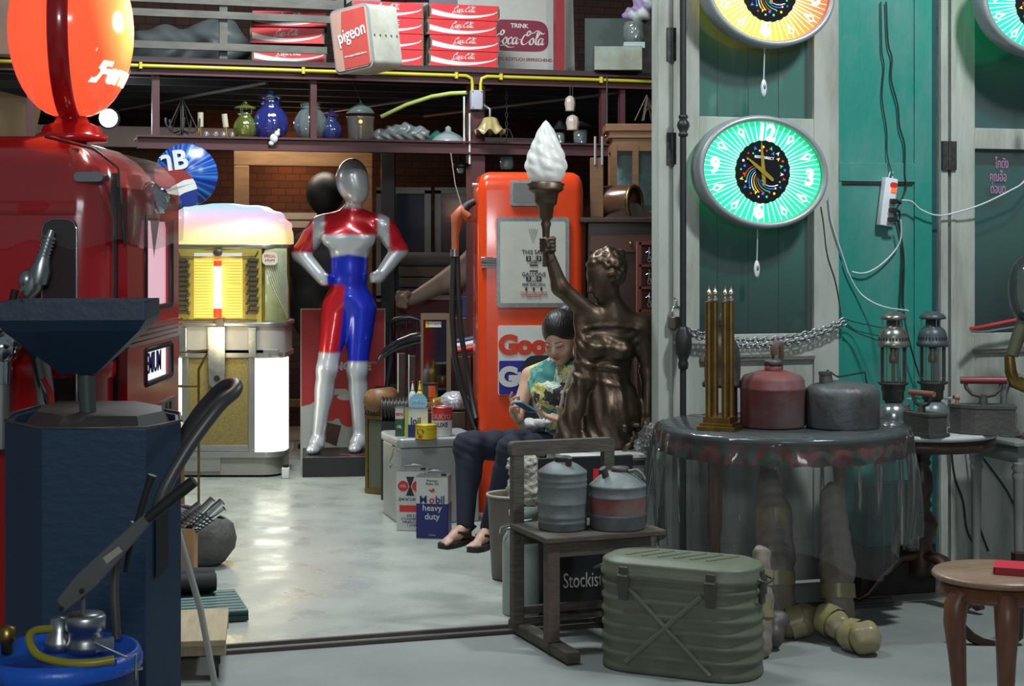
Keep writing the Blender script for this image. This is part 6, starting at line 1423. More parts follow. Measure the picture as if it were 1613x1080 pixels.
mb = MB(); mb.lathe([(.035, .208), (.035, .222), (.03, .23), (.0001, .232)], (.01, 0, 0), 20); mb.tube([(-.04, -.03, .175), (-.052, -.04, .215), (-.06, -.045, .23)], [.016, .013, .014], 12); mb.build('spout', mat('rusty_cap', (.09, .08, .07), .6, .4), t)
mb = MB(); mb.tube([(.04, -.02, .215), (.07, -.03, .222), (.09, -.03, .205), (.10, -.03, .185)], .006, 8); mb.build('side_handle', GALV, t)

# ================= green insulated food container =================
gl = Vector((.289, 5.85)); grr = Vector((.80, 5.61)); ga = math.atan2(grr.y-gl.y, grr.x-gl.x)
gcx = (gl+grr)/2+Vector((-sin(ga), cos(ga)))*.14
OLV = mat('olive_enamel', (.150, .168, .118), .5, 0, (.105, .12, .082), 6, .5, .2, .15, 25)
t = thing('food_container', 'olive green metal insulated container with an X pressed in its front', 'container', (gcx.x, gcx.y, 0), rz=ga)
GW, GD, GR = .285, .14, .125
prof = [(0, .0), (.006, -.003), (.02, -.003), (.026, 0)]
for z in (.06, .108, .156, .204, .252, .30): prof += [(z-.011, 0), (z-.006, -.0055), (z+.006, -.0055), (z+.011, 0)]
prof += [(.325, 0)]
mb = MB(); prof_box(mb, GW, GD, prof, GR, n=10); mb.build('body', OLV, t)
mb = MB(); prof_box(mb, GW+.004, GD+.004, [(.325, 0), (.33, -.005), (.345, -.006), (.352, 0), (.375, 0), (.381, .002), (.386, .010), (.388, .02), (.394, .028), (.397, .05), (.397, .10)], GR+.004, n=10); ld = mb.build('lid', OLV, t)
mb = MB()
for i in range(6): x = -.15+i*.06; mb.box((0, 0, 0), (.016, .15, .008), M=Matrix.Translation((x, 0, .3975)) @ Matrix.Rotation(-.5, 4, 'Z'))
mb.build('lid_ribs', OLV, ld, bevel=.003)
mb = MB()
for (x0, z0, x1, z1) in ((-.165, .31, .15, .02), (-.16, .035, .12, .29)):
    a = Vector((x0, -GD-.002, z0)); b = Vector((x1, -GD-.002, z1)); mb.tube([a, b], .0105, 10)
mb.build('cross_brace', OLV, t)
for (x, y, rz_) in ((-.165, -GD-.006, 0), (.155, -GD-.006, 0), (GW+.004, .0, pi/2)):
    M_ = Matrix.Translation((x, y, 0)) @ Matrix.Rotation(rz_, 4, 'Z'); mb = MB(); mb.box((0, -.004, .355), (.034, .01, .03), M=M_); mb.box((0, -.008, .315), (.04, .016, .06), M=M_); mb.box((0, -.006, .272), (.034, .01, .035), M=M_); mb.cyl(M_ @ Vector((-.02, -.014, .338)), M_ @ Vector((.02, -.014, .338)), .004); mb.build('latch', mat('olive_steel', (.10, .105, .085), .4, .5), t, bevel=.002)
for sgn in (-1, 1):
    mb = MB(); x = sgn*(GW+.004); mb.tube([(x, -.045, .345), (x+sgn*.03, -.045, .335), (x+sgn*.034, 0, .333), (x+sgn*.03, .045, .335), (x, .045, .345)], .005, 8); mb.build('bail_handle', mat('olive_steel', (.10, .105, .085), .4, .5), t)

# ================= milk can, bucket, plush, boards behind =================
c = G(826, 6.72)
t = thing('milk_can', 'pale grey-green milk can behind the wooden chair', 'milk can', tuple(c))
PGM = mat('pale_green_enamel', (.36, .42, .38), .45, .1, (.28, .33, .30), 5)
mb = MB(); mb.lathe([(.088, 0), (.09, .01), (.09, .28), (.086, .31), (.065, .345), (.055, .36), (.055, .40), (.0001, .40)], seg=32); mb.build('can_body', PGM, t)
mb = MB(); mb.lathe([(.058, .395), (.064, .40), (.064, .418), (.055, .43), (.0001, .432)], seg=28); mb.build('lid', PGM, t)
mb = MB(); mb.tube([(-.055, -.02, .35), (-.10, -.03, .335), (-.095, -.05, .36), (-.02, -.07, .385), (.03, -.06, .39)], .005, 8); mb.build('bail_handle', STEEL, t)
c = G(806, 7.42)
t = thing('bucket', 'brown-grey tapered bucket with a beige rim, by her sandals', 'bucket', tuple(c))
mb = MB(); mb.shell([(.001, .004), (.085, .004), (.09, .01), (.108, .36), (.114, .375), (.112, .38), (.104, .375), (.088, .02)], seg=32); mb.build('bucket_body', mat('brown_enamel', (.14, .11, .095), .5, 0, (.10, .075, .065), 5), t)
mb = MB(); mb.tube([(.111*cos(a), .111*sin(a), .378) for a in [i/32*2*pi for i in range(32)]], .006, 6, closed=True); mb.build('rim', mat('beige_rim', (.40, .37, .26), .5), t)
mb = MB(); mb.lathe([(.0001, .365), (.05, .36), (.102, .345)], seg=24); mb.build('contents', mat('dry_stuff', (.17, .18, .12), .9, bump=.6), t)
c = W(832, 385, 6.78)
sd = SD((c.x-.14, c.y-.12, .40), (c.x+.14, c.y+.12, .74), .007)
sd.ell((c.x+.0, c.y, .505), (.085, .07, .08), k=.03).ell((c.x-.02, c.y-.02, .60), (.066, .062, .062), k=.03)
sd.ell((c.x+.05, c.y, .66), (.035, .03, .03), k=.02)
t = thing('plush_toy', 'white fluffy plush lying on the milk can behind the wooden chair', 'plush', (c.x, c.y, .433))
rs = np.random.RandomState(4); ph_ = rs.uniform(0, 6.28, (8,)); fr = rs.uniform(-240, 240, (8, 3))
sd.mesh('fur', mat('white_fluff', (.62, .60, .52), .95, 0, (.45, .43, .36), 40, bump=.8, bscale=150), t, world=True, disp=lambda P: .0022*sum(np.sin(P @ fr[i]+ph_[i]) for i in range(8)), smooth=0)
mb = MB()
for x, y in ((-.055, -.055), (-.015, -.068)): mb.ball((x, y, .18), .006)
mb.build('eye', BLACK, t)
c = G(915, 6.62)
t = thing('black_signboard', 'black signboard lettered Stockist, standing behind the wooden chair', 'signboard', tuple(c), rz=T)
mb = MB(); mb.box((.02, 0, .33), (.40, .02, .64)); bd = mb.build('board', mat('board_black', (.012, .014, .015), .5), t, bevel=.003)
text('lettering', 'Stockist', .085, mat('sign_cream', (.45, .47, .40), .6), bd, (.005, -.0112, .155), sx=.62)
mb = MB(); mb.box((.06, -.0115, .575), (.025, .002, .05)); mb.build('red_mark', REDP, bd)
c = G(985, 7.1)
t = thing('display_crate', 'pale grey printed crate under the bronze statue', 'crate', tuple(c), rz=T*.5)
mb = MB(); mb.box((-.04, .20, .293), (.46, .46, .586)); cb = mb.build('crate_body', mat('pale_print_grey', (.30, .31, .30), .6), t, bevel=.004)
mb = MB(); mb.box((-.04, .20, .593), (.48, .48, .012)); mb.build('top_frame', mat('white_edge', (.55, .57, .55), .5), t)
mb = MB(); mb.box((-.04, -.0325, .565), (.46, .004, .02)); mb.build('dark_stripe', INK, t)
text('lettering', 'WOCHE', .045, mat('grey_ink', (.12, .12, .12), .6), cb, (.125, -.031, .49), sx=.9); text('lettering', 'WOCHEN', .03, mat('grey_ink', (.12, .12, .12), .6), cb, (.13, -.031, .44), sx=.9)
t = thing('film_bag', 'crumpled clear plastic bag by the statue base', 'plastic bag', tuple(W(1022, 700, 7.0)))
sd = SD((.5, 6.85, .55), (.68, 7.12, .78), .008); c_ = W(1024, 688, 6.98); sd.ell(c_, (.05, .05, .055), k=.01).ell(c_+Vector((-.015, 0, -.04)), (.055, .05, .03), k=.02)
sd.mesh('bag', sheet('bag_film', (.95, .96, .97), .06, .15, 1.6), t, world=True, disp=lambda P: .007*np.sin(P[:,0]*150+np.sin(P[:,2]*120)*2)+.005*np.sin(P[:,2]*170+P[:,1]*90), smooth=0)

# ================= wrapped bundles under the tables =================
PAP = mat('brown_wrap', (.26, .215, .18), .5, 0, (.19, .155, .13), 5, .5, .2, .3, 30); YTP = mat('yellow_tape', (.32, .28, .12), .35, 0, (.24, .20, .13), 12)
def bundle(name, label, pts, rs_, tape, m=PAP, kx=.012):
    a = Vector(pts[0]); t = thing(name, label, 'wrapped bundle', (a.x, a.y, max(0, min(p[2] for p in pts)-max(rs_))), group='paper and tape wrapped bundles')
    P_ = [Vector(p) for p in pts]; mx = max(rs_)+.02
    lo = [min(p[i] for p in P_)-mx for i in range(3)]; hi = [max(p[i] for p in P_)+mx for i in range(3)]; lo[2] = max(lo[2], -.01)
    sd = SD(lo, hi, .008); sd.chain(P_, rs_, .03)
    sd.mesh('wrapping', m, t, world=True, disp=lambda P: .003*np.sin(P[:,0]*90+P[:,2]*22)+.0015*np.sin(P[:,2]*90+P[:,1]*120), keep=lambda P: P[:,2] > .002)
    for f_ in tape:
        i = min(int(f_), len(P_)-2); c = P_[i].lerp(P_[i+1], f_-i); dr = (P_[i+1]-P_[i]).normalized(); r_ = rs_[i]+(rs_[i+1]-rs_[i])*(f_-i)+.006
        mb = MB(); u = dr.orthogonal().normalized(); v = dr.cross(u); vs = []; n = 24
        for h in (-.028, 0, .028):
            for q_ in range(n): vs.append(c+dr*h+(u*cos(2*pi*q_/n)+v*sin(2*pi*q_/n))*r_*(1+.03*sin(3*q_)))
        mb.add(vs, [(h*n+q_, h*n+(q_+1) % n, (h+1)*n+(q_+1) % n, (h+1)*n+q_) for h in range(2) for q_ in range(n)], 0, True); mb.build('tape_band', YTP, t, world=True)
def g3(px, d, z): v = G(px, d); return (v.x, v.y, z)
bundle('wrapped_bundle', 'tall paper-wrapped bundle standing under the round table, largest of them', [g3(1222, 6.55, .05), g3(1220, 6.6, .25), g3(1218, 6.65, .42), g3(1212, 6.7, .55)], [.075, .075, .07, .04], [.6, 1.9])
bundle('wrapped_bundle', 'slim paper-wrapped bundle standing beside the olive container', [g3(1196, 6.02, .04), g3(1198, 6.05, .2), g3(1200, 6.08, .36)], [.05, .042, .035], [.8, 1.5])
bundle('wrapped_bundle', 'paper-wrapped bundle standing under the table, nearest the teal chest', [g3(1322, 6.5, .04), g3(1318, 6.55, .22), g3(1312, 6.6, .50)], [.06, .065, .05], [.5])
bundle('wrapped_bundle', 'rounded tape-wrapped bundle on the floor, rightmost under the tables', [g3(1338, 6.12, .055), g3(1362, 6.05, .06)], [.05, .062], [.4], YTP)
bundle('wrapped_bundle', 'rounded tape-wrapped bundle on the floor, middle one under the tables', [g3(1303, 6.25, .085), g3(1320, 6.2, .07)], [.055, .05], [.3], YTP)
bundle('wrapped_bundle', 'crumpled wrapped bundle on the floor beside the tallest bundle', [g3(1240, 6.3, .05), g3(1268, 6.3, .07)], [.05, .06], [.5], mat('yellowish_wrap', (.27, .22, .10), .45, 0, (.15, .12, .08), 9))
bundle('wrapped_bundle', 'small dark wrapped bundle on the floor behind the olive container', [g3(1216, 6.12, .05), g3(1226, 6.15, .10)], [.045, .04], [], mat('dark_wrap', (.09, .08, .075), .5))
t = thing('teal_chest', 'dark teal painted chest on a wooden base under the tables', 'chest', tuple(G(1398, 7.16)), rz=T)
mb = MB(); mb.box((0, -.02, .34), (.30, .14, .26), top=.93); mb.build('chest_body', mat('worn_teal_chest', (.03, .10, .095), .6, 0, (.06, .12, .11), 7, .6, .08), t, bevel=.006)
mb = MB(); mb.box((0, -.02, .105), (.36, .15, .21)); mb.build('base', mat('near_black_wood', (.022, .017, .014), .6), t, bevel=.004)
# ================= silver chest, oil tins and the things around it =================
c = Vector((-.599, 8.82)); va = math.atan2(.128, .42)
t = thing('cooler_chest', 'silver metal cooler chest with oil tins on its lid, left of the woman', 'cooler', (c.x, c.y, 0), rz=va)
SLV = mat('silver_enamel', (.42, .43, .42), .4, .4, (.34, .35, .34), 5, bump=.05)
mb = MB(); mb.box((.22, .21, .205), (.44, .42, .41)); mb.build('body', SLV, t, bevel=.008)
mb = MB(); mb.rbox((.22, .21, .437), (.465, .445, .05), .03, lip=.012); mb.build('lid', SLV, t)
mb = MB(); mb.box((-.006, .14, .43), (.012, .03, .05)); mb.build('latch', mat('copper_latch', (.40, .20, .14), .35, .8), t, bevel=.002)
mb = MB(); mb.tube([(-.008, .11, .40), (-.02, .10, .36), (-.035, .12, .31), (-.02, .15, .29), (-.006, .18, .30)], .004, 8); mb.build('wire_handle', STEEL, t)
CM = Matrix.Translation((c.x, c.y, 0)) @ Matrix.Rotation(va, 4, 'Z')
NV = mat('tin_navy', (.02, .025, .16), .4, .1); YL = mat('tin_yellow', (.70, .50, .01), .4); TW = mat('tin_white', (.62, .62, .58), .4); GRN = mat('tin_dark_green', (.03, .09, .05), .45)
def tin(px, d, z, label, sz, top, bot, split, txts, rz=0., name='oil_tin'):
    p = W(px, 385, d); t = thing(name, label, 'tin', (p.x, p.y, z), rz=rz)
    w_, d_, h = sz; mb = MB(); mb.box((0, 0, h*split/2), (w_, d_, h*split), 1); mb.box((0, 0, h*(1+split)/2), (w_, d_, h*(1-split)), 0); bd = mb.build('tin_body', [top, bot], t)
    mb = MB(); mb.box((0, 0, h+.0015), (w_+.003, d_+.003, .003)); mb.build('rim', STEEL, t)
    for (s_, size, m, x, z_, sx) in txts: text('lettering', s_, size, m, bd, (x, -d_/2-.001, z_), sx=sx, off=.001)
    return t
zt2 = .4635
tin(630, 8.98, zt2, 'narrow dark green and white tin, leftmost on the silver chest', (.045, .09, .15), TW, GRN, .62, (('stro', .03, REDP, 0, .12, .8), ('OIL', .02, TW, 0, .05, .8)))
tin(641, 8.94, zt2, 'thin yellow-green edged tin between two larger ones on the silver chest', (.018, .09, .15), mat('lime_tin', (.45, .50, .08), .4), mat('lime_tin', (.45, .50, .08), .4), .5, ())
tin(659, 8.92, zt2, 'white and navy oil tin behind the squat yellow can', (.105, .07, .15), TW, NV, .45, (('loil', .055, INK, -.012, .085, .85),))
p = W(696, 385, 8.97); t = thing('oil_tin', 'round red and white tin lettered in capitals on the silver chest', 'tin', (p.x, p.y, zt2))
mb = MB(); mb.cyl((0, 0, 0), (0, 0, .085), .056, seg=28, mi=1); mb.cyl((0, 0, .085), (0, 0, .155), .056, seg=28); bd = mb.build('tin_body', [REDP, TW], t)
mb = MB(); mb.tube([(.056*cos(a), .056*sin(a), .155) for a in [i/24*2*pi for i in range(24)]], .0025, 6, closed=True); mb.build('rim', STEEL, t)
def wrap(o, r):
    for v in o.data.vertices: a = v.co.x/r; dr = -v.co.y; v.co.x, v.co.y = sin(a)*(r+.0008), -cos(a)*(r+.0008)
wrap(text('lettering', 'DUKYO', .036, TW, bd, (0, 0, .105), sx=.85, off=.001), .056); wrap(text('lettering', 'LUXE', .034, NV, bd, (0, 0, .062), sx=.9, off=.001), .056)
p = W(671, 385, 8.84); t = thing('oil_tin', 'squat yellow tin with a dark emblem at the front of the silver chest', 'tin', (p.x, p.y, zt2))
mb = MB(); mb.cyl((0, 0, 0), (0, 0, .072), .058, seg=28); bd = mb.build('tin_body', YL, t); mb = MB(); mb.tube([(.058*cos(a), .058*sin(a), .072) for a in [i/24*2*pi for i in range(24)]], .0025, 6, closed=True); mb.tube([(.0585*cos(a), .0585*sin(a), .052) for a in [i/24*2*pi for i in range(24)]], .0012, 6, closed=True); mb.build('rim', mat('tin_gold_rim', (.4, .3, .08), .4, .6), t)
o = MB(); o.add([(-.03+.022*cos(i/16*2*pi), 0, .038+.016*sin(i/16*2*pi)) for i in range(16)], [tuple(range(16))]); o = o.build('emblem', GRN, bd); wrap(o, .058)
o = MB(); o.add([(-.03+.014*cos(i/12*2*pi), 0, .012+.008*sin(i/12*2*pi)) for i in range(12)], [tuple(range(12))]); o = o.build('emblem', REDP, bd); wrap(o, .0582)
# low dark cabinet behind
t = thing('low_cabinet', 'low dark wooden cabinet behind the silver chest, jars on top', 'cabinet', tuple(G(687, 9.56)), rz=0)
mb = MB(); mb.box((-.01, .0, .272), (.37, .26, .544)); mb.build('carcass', WOODD, t, bevel=.004)
zc2 = .546
p = W(677, 385, 9.5); t = thing('round_can', 'round orange and black can on the dark cabinet, on the brown jar', 'can', (p.x, p.y, zc2+.075))
mb = MB(); mb.cyl((0, 0, 0), (0, 0, .075), .048, seg=24, mi=0); mb.build('can_body', mat('black_orange_can', (.04, .06, .05), .4), t); mb = MB(); 
mb.add([(.0485*sin(a), -.0485*cos(a), z) for z in (.004, .07) for a in [i*.1-.1 for i in range(10)]], [(i, i+1, 11+i, 10+i) for i in range(9)], 0, True); mb.build('orange_label', mat('orange_print', (.75, .09, .02), .45), t)
mb = MB(); mb.cyl((0, 0, .075), (0, 0, .082), .050, seg=24); mb.build('lid', BLACK, t)
p = W(684, 385, 9.5); t = thing('amber_jar', 'brown amber glass jar on the dark cabinet under the round can', 'jar', (p.x, p.y, zc2))
mb = MB(); mb.lathe([(.05, 0), (.055, .01), (.055, .05), (.04, .065), (.04, .073), (.0001, .073)], seg=24); mb.build('jar_body', mat('amber_glass', (.25, .09, .02), .12, 0, coat=.5), t); mb = MB(); mb.cyl((0, 0, .062), (0, 0, .0745), .043, seg=24); mb.build('cap', YL, t)
for px, cap, lb in ((650, REDP, 'small clear bottle with a red tip beside the pale blue disc'), (661, YL, 'small bottle with a yellow tip behind the pale blue disc')):
    p = W(px, 385, 9.47); t = thing('squeeze_bottle', lb, 'bottle', (p.x, p.y, zc2))
    mb = MB(); mb.lathe([(.022, 0), (.024, .005), (.024, .085), (.014, .11), (.009, .115), (.0001, .116)], seg=16); mb.build('bottle_body', mat('milky_plastic', (.55, .56, .54), .3) if cap is REDP else YL, t)
    mb = MB(); mb.lathe([(.011, .114), (.009, .125), (.003, .16), (.0001, .163)], seg=12); mb.build('tip', mat('milky_plastic', (.55, .56, .54), .3) if cap is REDP else YL, t); mb = MB(); mb.ball((0, 0, .165), (.0045, .0045, .008)); mb.build('cap', cap, t)
p = W(659, 385, 9.41); t = thing('price_disc', 'pale blue scalloped disc lettered in white, on the low cabinet', 'disc sign', (p.x, p.y, zc2))
n = 96; mb = MB(); vs = [((.052+.003*cos(20*2*pi*i/n))*cos(2*pi*i/n), -.004, .054+(.052+.003*cos(20*2*pi*i/n))*sin(2*pi*i/n)) for i in range(n)]; mb.add(vs+[(a, .002, b) for a, _, b in vs], [tuple(range(n)), tuple(range(n, 2*n))[::-1]]+[(i, n+i, n+(i+1) % n, (i+1) % n) for i in range(n)]); ds = mb.build('disc', mat('pale_blue_card', (.22, .45, .62), .5), t)
text('lettering', 'ANGEL', .024, TW, ds, (0, -.0055, .062), sx=.9)
p = W(716, 640, 9.5); sd = SD((p.x-.12, p.y-.1, zc2-.01), (p.x+.12, p.y+.1, zc2+.14), .008); sd.ell((p.x, p.y, zc2+.05), (.08, .07, .055), k=.01)
t = thing('plastic_bag', 'crumpled shiny plastic bag on the low dark cabinet by the hoses', 'plastic bag', (p.x, p.y, zc2)); rs = np.random.RandomState(8); fr2 = rs.uniform(-150, 150, (8, 3))
sd.mesh('bag', mat('crumpled_plastic', (.50, .50, .52), .12, .2), t, world=True, disp=lambda P: .004*sum(np.abs(np.sin(P @ fr2[i])) for i in range(5))-.008, smooth=0, keep=lambda P: P[:,2] > zc2)
# two big tins on the floor
def bigtin(loc, rz, label, lower, h=.315):
    t = thing('oil_tin', label, 'tin', loc, rz=rz)
    mb = MB(); mb.box((0, 0, h/2), (.165, .115, h)); bd = mb.build('tin_body', TW, t, bevel=.004)
    if lower: mb = MB(); mb.box((0, 0, h*.29), (.1665, .1165, h*.57)); mb.build('navy_half', NV, bd, bevel=.004)
    mb = MB(); mb.box((0, 0, h+.002), (.168, .118, .004)); mb.build('rim', STEEL, t); mb = MB(); mb.tube([(-.05, 0, h), (-.045, 0, h+.022), (0, 0, h+.026), (.045, 0, h+.022), (.05, 0, h)], .005, 8, flat=.5); mb.build('strap_handle', STEEL, t)
    mb = MB(); mb.cyl((.055, -.03, h), (.055, -.03, h+.014), .014); mb.build('cap', INK, t)
    return t, bd
p = WZ(683, 848, 0); t, bd = bigtin((p.x, p.y+.05, 0), -.12, 'white and navy motor oil tin on the floor by the woman\'s feet', True); yq = -.0605
[text('lettering', s_, .053, m_, bd, (x_, yq, .198), off=.001, align='LEFT') for s_, m_, x_ in (('M', NV, -.066), ('o', REDP, -.016), ('bil', NV, .016))]
text('lettering', 'heavy\nduty', .044, TW, bd, (0, yq, .135), sx=1.0, off=.0005); text('lettering', 'Premium\nMotor Oil', .016, INK, bd, (0, yq, .288)); text('lettering', '2 Litres', .012, TW, bd, (0, yq, .02))
mb = MB(); mb.add([(x, yq, z+.245) for x, z in ((-.02, .0), (-.012, .008), (-.004, .004), (.004, .012), (.014, .008), (.010, 0), (.018, -.006), (.006, -.004), (-.004, -.010), (-.008, -.002))], [tuple(range(10))]); mb.build('winged_mark', REDP, bd)
p = WZ(650, 838, 0); t, bd = bigtin((p.x, p.y+.09, 0), -.12, 'white tin with red circles behind the navy and white one on the floor', False); yq = -.059
for x, s_ in ((-.045, 'DEL'), (.03, 'R')):
    mb = MB(); mb.add([(x+.028*cos(i/24*2*pi), yq, .235+.028*sin(i/24*2*pi)) for i in range(24)], [tuple(range(24))]); ci = mb.build('red_circle', REDP, bd); text('lettering', s_, .018, TW, ci, (x, yq-.001, .235))
mb = MB(); mb.add([(x-.008, yq-.0005, z) for x, z in ((-.022, .285), (.022, .285), (.004, .235), (.022, .185), (-.022, .185), (-.004, .235))], [tuple(range(6))]); mb.build('hourglass', INK, bd)
text('lettering', 'Special Lubricant', .026, INK, bd, (-.005, yq, .168), sx=.75, shear=.4); mb = MB(); mb.box((0, yq, .118), (.13, .001, .034)); mb.build('red_bar', REDP, bd); text('lettering', 'SAE 5 2\nCYLINDER OIL\nMINERALS 40\n1 LITRE', .017, NV, bd, (0, yq, .055))
p = W(706, 742, 8.62); t = thing('clear_wrap', 'tuft of clear wrap with a blue label on the silver chest front corner', 'plastic wrap', (p.x, p.y-.28, .0))
bpy.data.objects.remove(t)
# brass cabinet, lattice radio, ribbed roll
t = thing('brass_vitrine', 'narrow dark cabinet with a brass framed glass door, beside the silver chest', 'cabinet', tuple(G(596, 9.95)), rz=-.55)
mb = MB(); mb.box((.03, .12, .23), (.20, .28, .46)); mb.build('carcass', WOODD, t, bevel=.003)
for x in (-.062, .115): mb = MB(); mb.box((x, -.028, .24), (.022, .02, .46)); mb.build('brass_frame', BRASS, t, bevel=.003)
mb = MB(); mb.box((.027, -.028, .46), (.20, .022, .022)); mb.build('brass_rail', BRASS, t); mb = MB(); mb.box((.027, -.028, .02), (.20, .022, .03)); mb.build('brass_rail', BRASS, t)
mb = MB(); mb.box((.027, -.026, .24), (.155, .006, .41)); mb.build('glass_door', mat('dark_greenish_glass', (.10, .11, .07), .1), t)
p = W(592, 385, 9.93); t = thing('lattice_radio', 'small wooden box with a gold lattice side and rounded brown top', 'radio', (p.x, p.y, .474), rz=-.55)
mb = MB(); mb.box((.0, .06, .045), (.14, .16, .09)); mb.build('case', WOODD, t); mb = MB()
for i in range(7):
    x = -.065+i*.02; mb.tube([(x, -.024, .01), (x+.02, -.024, .085)], .0025, 5); mb.tube([(x+.02, -.026, .01), (x, -.026, .085)], .0025, 5)
mb.build('lattice', BRASS, t); mb = MB(); mb.lathe([(.07, -.09), (.07, .09)], seg=24, M=Matrix.Translation((0, .06, .09)) @ Matrix.Rotation(pi/2, 4, 'X')); mb.build('rounded_top', WOODB, t)
p = W(627, 385, 9.75); t = thing('ribbed_roll', 'black ribbed roll lying beside the lattice radio', 'roll', (p.x, p.y, .0))
mb = MB(); mb.box((0, .02, .23), (.19, .16, .46)); mb.build('dark_block', mat('matte_black_block', (.015, .014, .013), .7), t)
mb = MB()
for i in range(9): x = -.09+i*.021; mb.lathe([(.066, -.008), (.072, 0), (.066, .008)], seg=24, M=Matrix.Translation((x, 0, .532)) @ Matrix.Rotation(pi/2, 4, 'Y'))
mb.cyl((-.09, 0, .532), (.09, 0, .532), .06, seg=20); mb.build('ribs', mat('roll_black', (.03, .026, .02), .4), t)
# strawberry signboard behind the mannequin
K = 11.45/FPX
t = thing('dessert_signboard', 'red signboard with a strawberry dessert picture behind the mannequin', 'signboard', tuple(G(540, 11.45)))
fz2 = lambda py: 1.5+(385-py)*K; fx2 = lambda px: (px-540)*K
mb = MB(); mb.box((0, .02, (fz2(486)+fz2(738))/2), (134*K, .03, fz2(486)-fz2(738))); bd = mb.build('frame', mat('cream_edge', (.55, .52, .42), .5), t)
mb = MB(); mb.box((0, .002, (fz2(488)+fz2(736))/2), (130*K, .01, fz2(488)-fz2(736))); bd = mb.build('red_panel', mat('poster_red', (.50, .03, .035), .5), t)
mb = MB(); P = [(-65, 738), (-65, 640), (-50, 636), (-32, 622), (-15, 612), (5, 612), (20, 625), (32, 650), (45, 690), (50, 738)]; mb.add([((x)*K, -.004, fz2(y)) for x, y in P], [tuple(range(len(P)))[::-1]]); wp_ = mb.build('cream_shape', mat('poster_cream', (.52, .54, .50), .5), bd)
for (x, y, rx_, ry_, m) in ((-6, 640, 22, 19, REDP), (10, 660, 15, 12, REDP), (-20, 655, 10, 8, REDP), (5, 625, 14, 5, TW)):
    mb = MB(); mb.add([((x+rx_*cos(i/20*2*pi))*K, -.0055-(.0006*rx_/10) if m is REDP else -.0085, fz2(y+ry_*sin(i/20*2*pi))) for i in range(20)], [tuple(range(20))]); mb.build('berry' if m is REDP else 'cream_swirl', m, wp_)
mb = MB(); mb.add([(x*K, -.008, fz2(y)) for x, y in ((-28, 664), (-2, 670), (-10, 702), (-34, 692))], [(0, 1, 2, 3)]); mb.build('chocolate', mat('choc_brown', (.10, .04, .03), .4), wp_)
text('lettering', 'NG', .075, TW, bd, (fx2(540), -.006, fz2(577)), sx=1.0, off=.004); text('lettering', 'E', .075, TW, bd, (fx2(580), -.006, fz2(577)), off=.004); text('lettering', 'TM', .022, TW, bd, (fx2(589), -.006, fz2(571)))
# ================= dim clutter behind =================
t = thing('framed_opening', 'large tan wooden frame leaning behind the mannequin', 'frame', tuple(G(480, 12.6)), rz=T)
K2 = 12.6/FPX; f2z = lambda py: 1.5+(385-py)*K2; TANW = mat('tan_wood', (.24, .135, .055), .5, 0, (.17, .09, .04), 4, stretch=(1, 1, 6))
for (x0, x1, y0, y1) in ((-112, 108, 236, 262), (-112, -88, 262, 640), (78, 108, 262, 640), (-88, 78, 628, 640)):
    mb = MB(); mb.box(((x0+x1)/2*K2, 0, (f2z(y0)+f2z(y1))/2), ((x1-x0)*K2, .05, f2z(y0)-f2z(y1))); mb.build('frame_member', TANW, t, bevel=.006)
for py in (400, 413): mb = MB(); mb.box((-.02, .05, f2z(py-60)), (.78, .03, .05)); mb.build('cross_bar', mat('pale_bar', (.40, .33, .26), .6), t)
pl = bpy.data.lights.new('warm_back_bulb', 'POINT'); pl.energy = 10; pl.color = (1, .45, .16); pl.shadow_soft_size = .04; po = bpy.data.objects.new('warm_back_bulb', pl); COL.objects.link(po); po.location = W(470, 262, 13.3)
t = thing('dark_dress_form', 'black dress form with round curly black wig behind the mannequin', 'dress form', tuple(G(512, 12.2)))
b0 = G(512, 12.2); sd = SD((b0.x-.33, b0.y-.25, .6), (b0.x+.33, b0.y+.25, 2.1), .016); sd.ell(b0+Vector((0, 0, 1.88)), (.14, .14, .16), k=.02).cone(b0+Vector((0, 0, 1.6)), b0+Vector((0, 0, 1.8)), .06, .05, .03).ell(b0+Vector((-.03, 0, 1.40)), (.26, .14, .24), k=.06).ell(b0+Vector((-.04, 0, 1.05)), (.22, .15, .3), k=.08)
sd.mesh('torso', mat('black_form', (.014, .014, .016), .5), t, world=True); mb = MB(); mb.cyl(b0, b0+Vector((0, 0, .9)), .025); mb.lathe([(.2, 0), (.2, .02), (.03, .04), (.0001, .04)], tuple(b0)); mb.build('stand', BLACK, t, world=True)
# windows at the back
for i, (x0, x1) in enumerate(((598, 674), (690, 745))):
    d = 13.2 if i == 0 else 13.25; k = d/FPX; t0 = W(x0, 300, d); t1 = W(x1, 300, d); mb = MB(); zb_, zt3 = 1.5-(470-385)*k, 1.5+(385-300)*k
    fr = mat('window_grey', (.16, .18, .18), .6)
    for x in (t0.x, t1.x): mb.box((x, d, (zb_+zt3)/2), (.05, .05, zt3-zb_))
    mb.box(((t0.x+t1.x)/2, d, zt3), (t1.x-t0.x+.05, .05, .05)); mb.box(((t0.x+t1.x)/2, d, zb_), (t1.x-t0.x+.05, .05, .05)); wn = struct('window_%d' % (i+1), mb, fr)
    mb = MB(); mb.box(((t0.x+t1.x)/2, d+.01, (zb_+zt3)/2), (t1.x-t0.x, .008, zt3-zb_)); mb.build('pane', mat('night_glass', (.02, .03, .05), .1), wn)
def bx(name, label, cat, px0, px1, py0, py1, d, m, dep=.1, bev=.004, rz=0., ground=False):
    a = W(px0, py0, d); b = W(px1, py1, d); z0 = 0 if ground else b.z
    t = thing(name, label, cat, ((a.x+b.x)/2, d+dep/2, z0), rz=rz); mb = MB(); mb.box((0, 0, (a.z-z0)/2), (b.x-a.x, dep, a.z-z0)); mb.build('body', m, t, bevel=bev); return t
MRB = mat('dim_maroon', (.16, .025, .035), .5); 
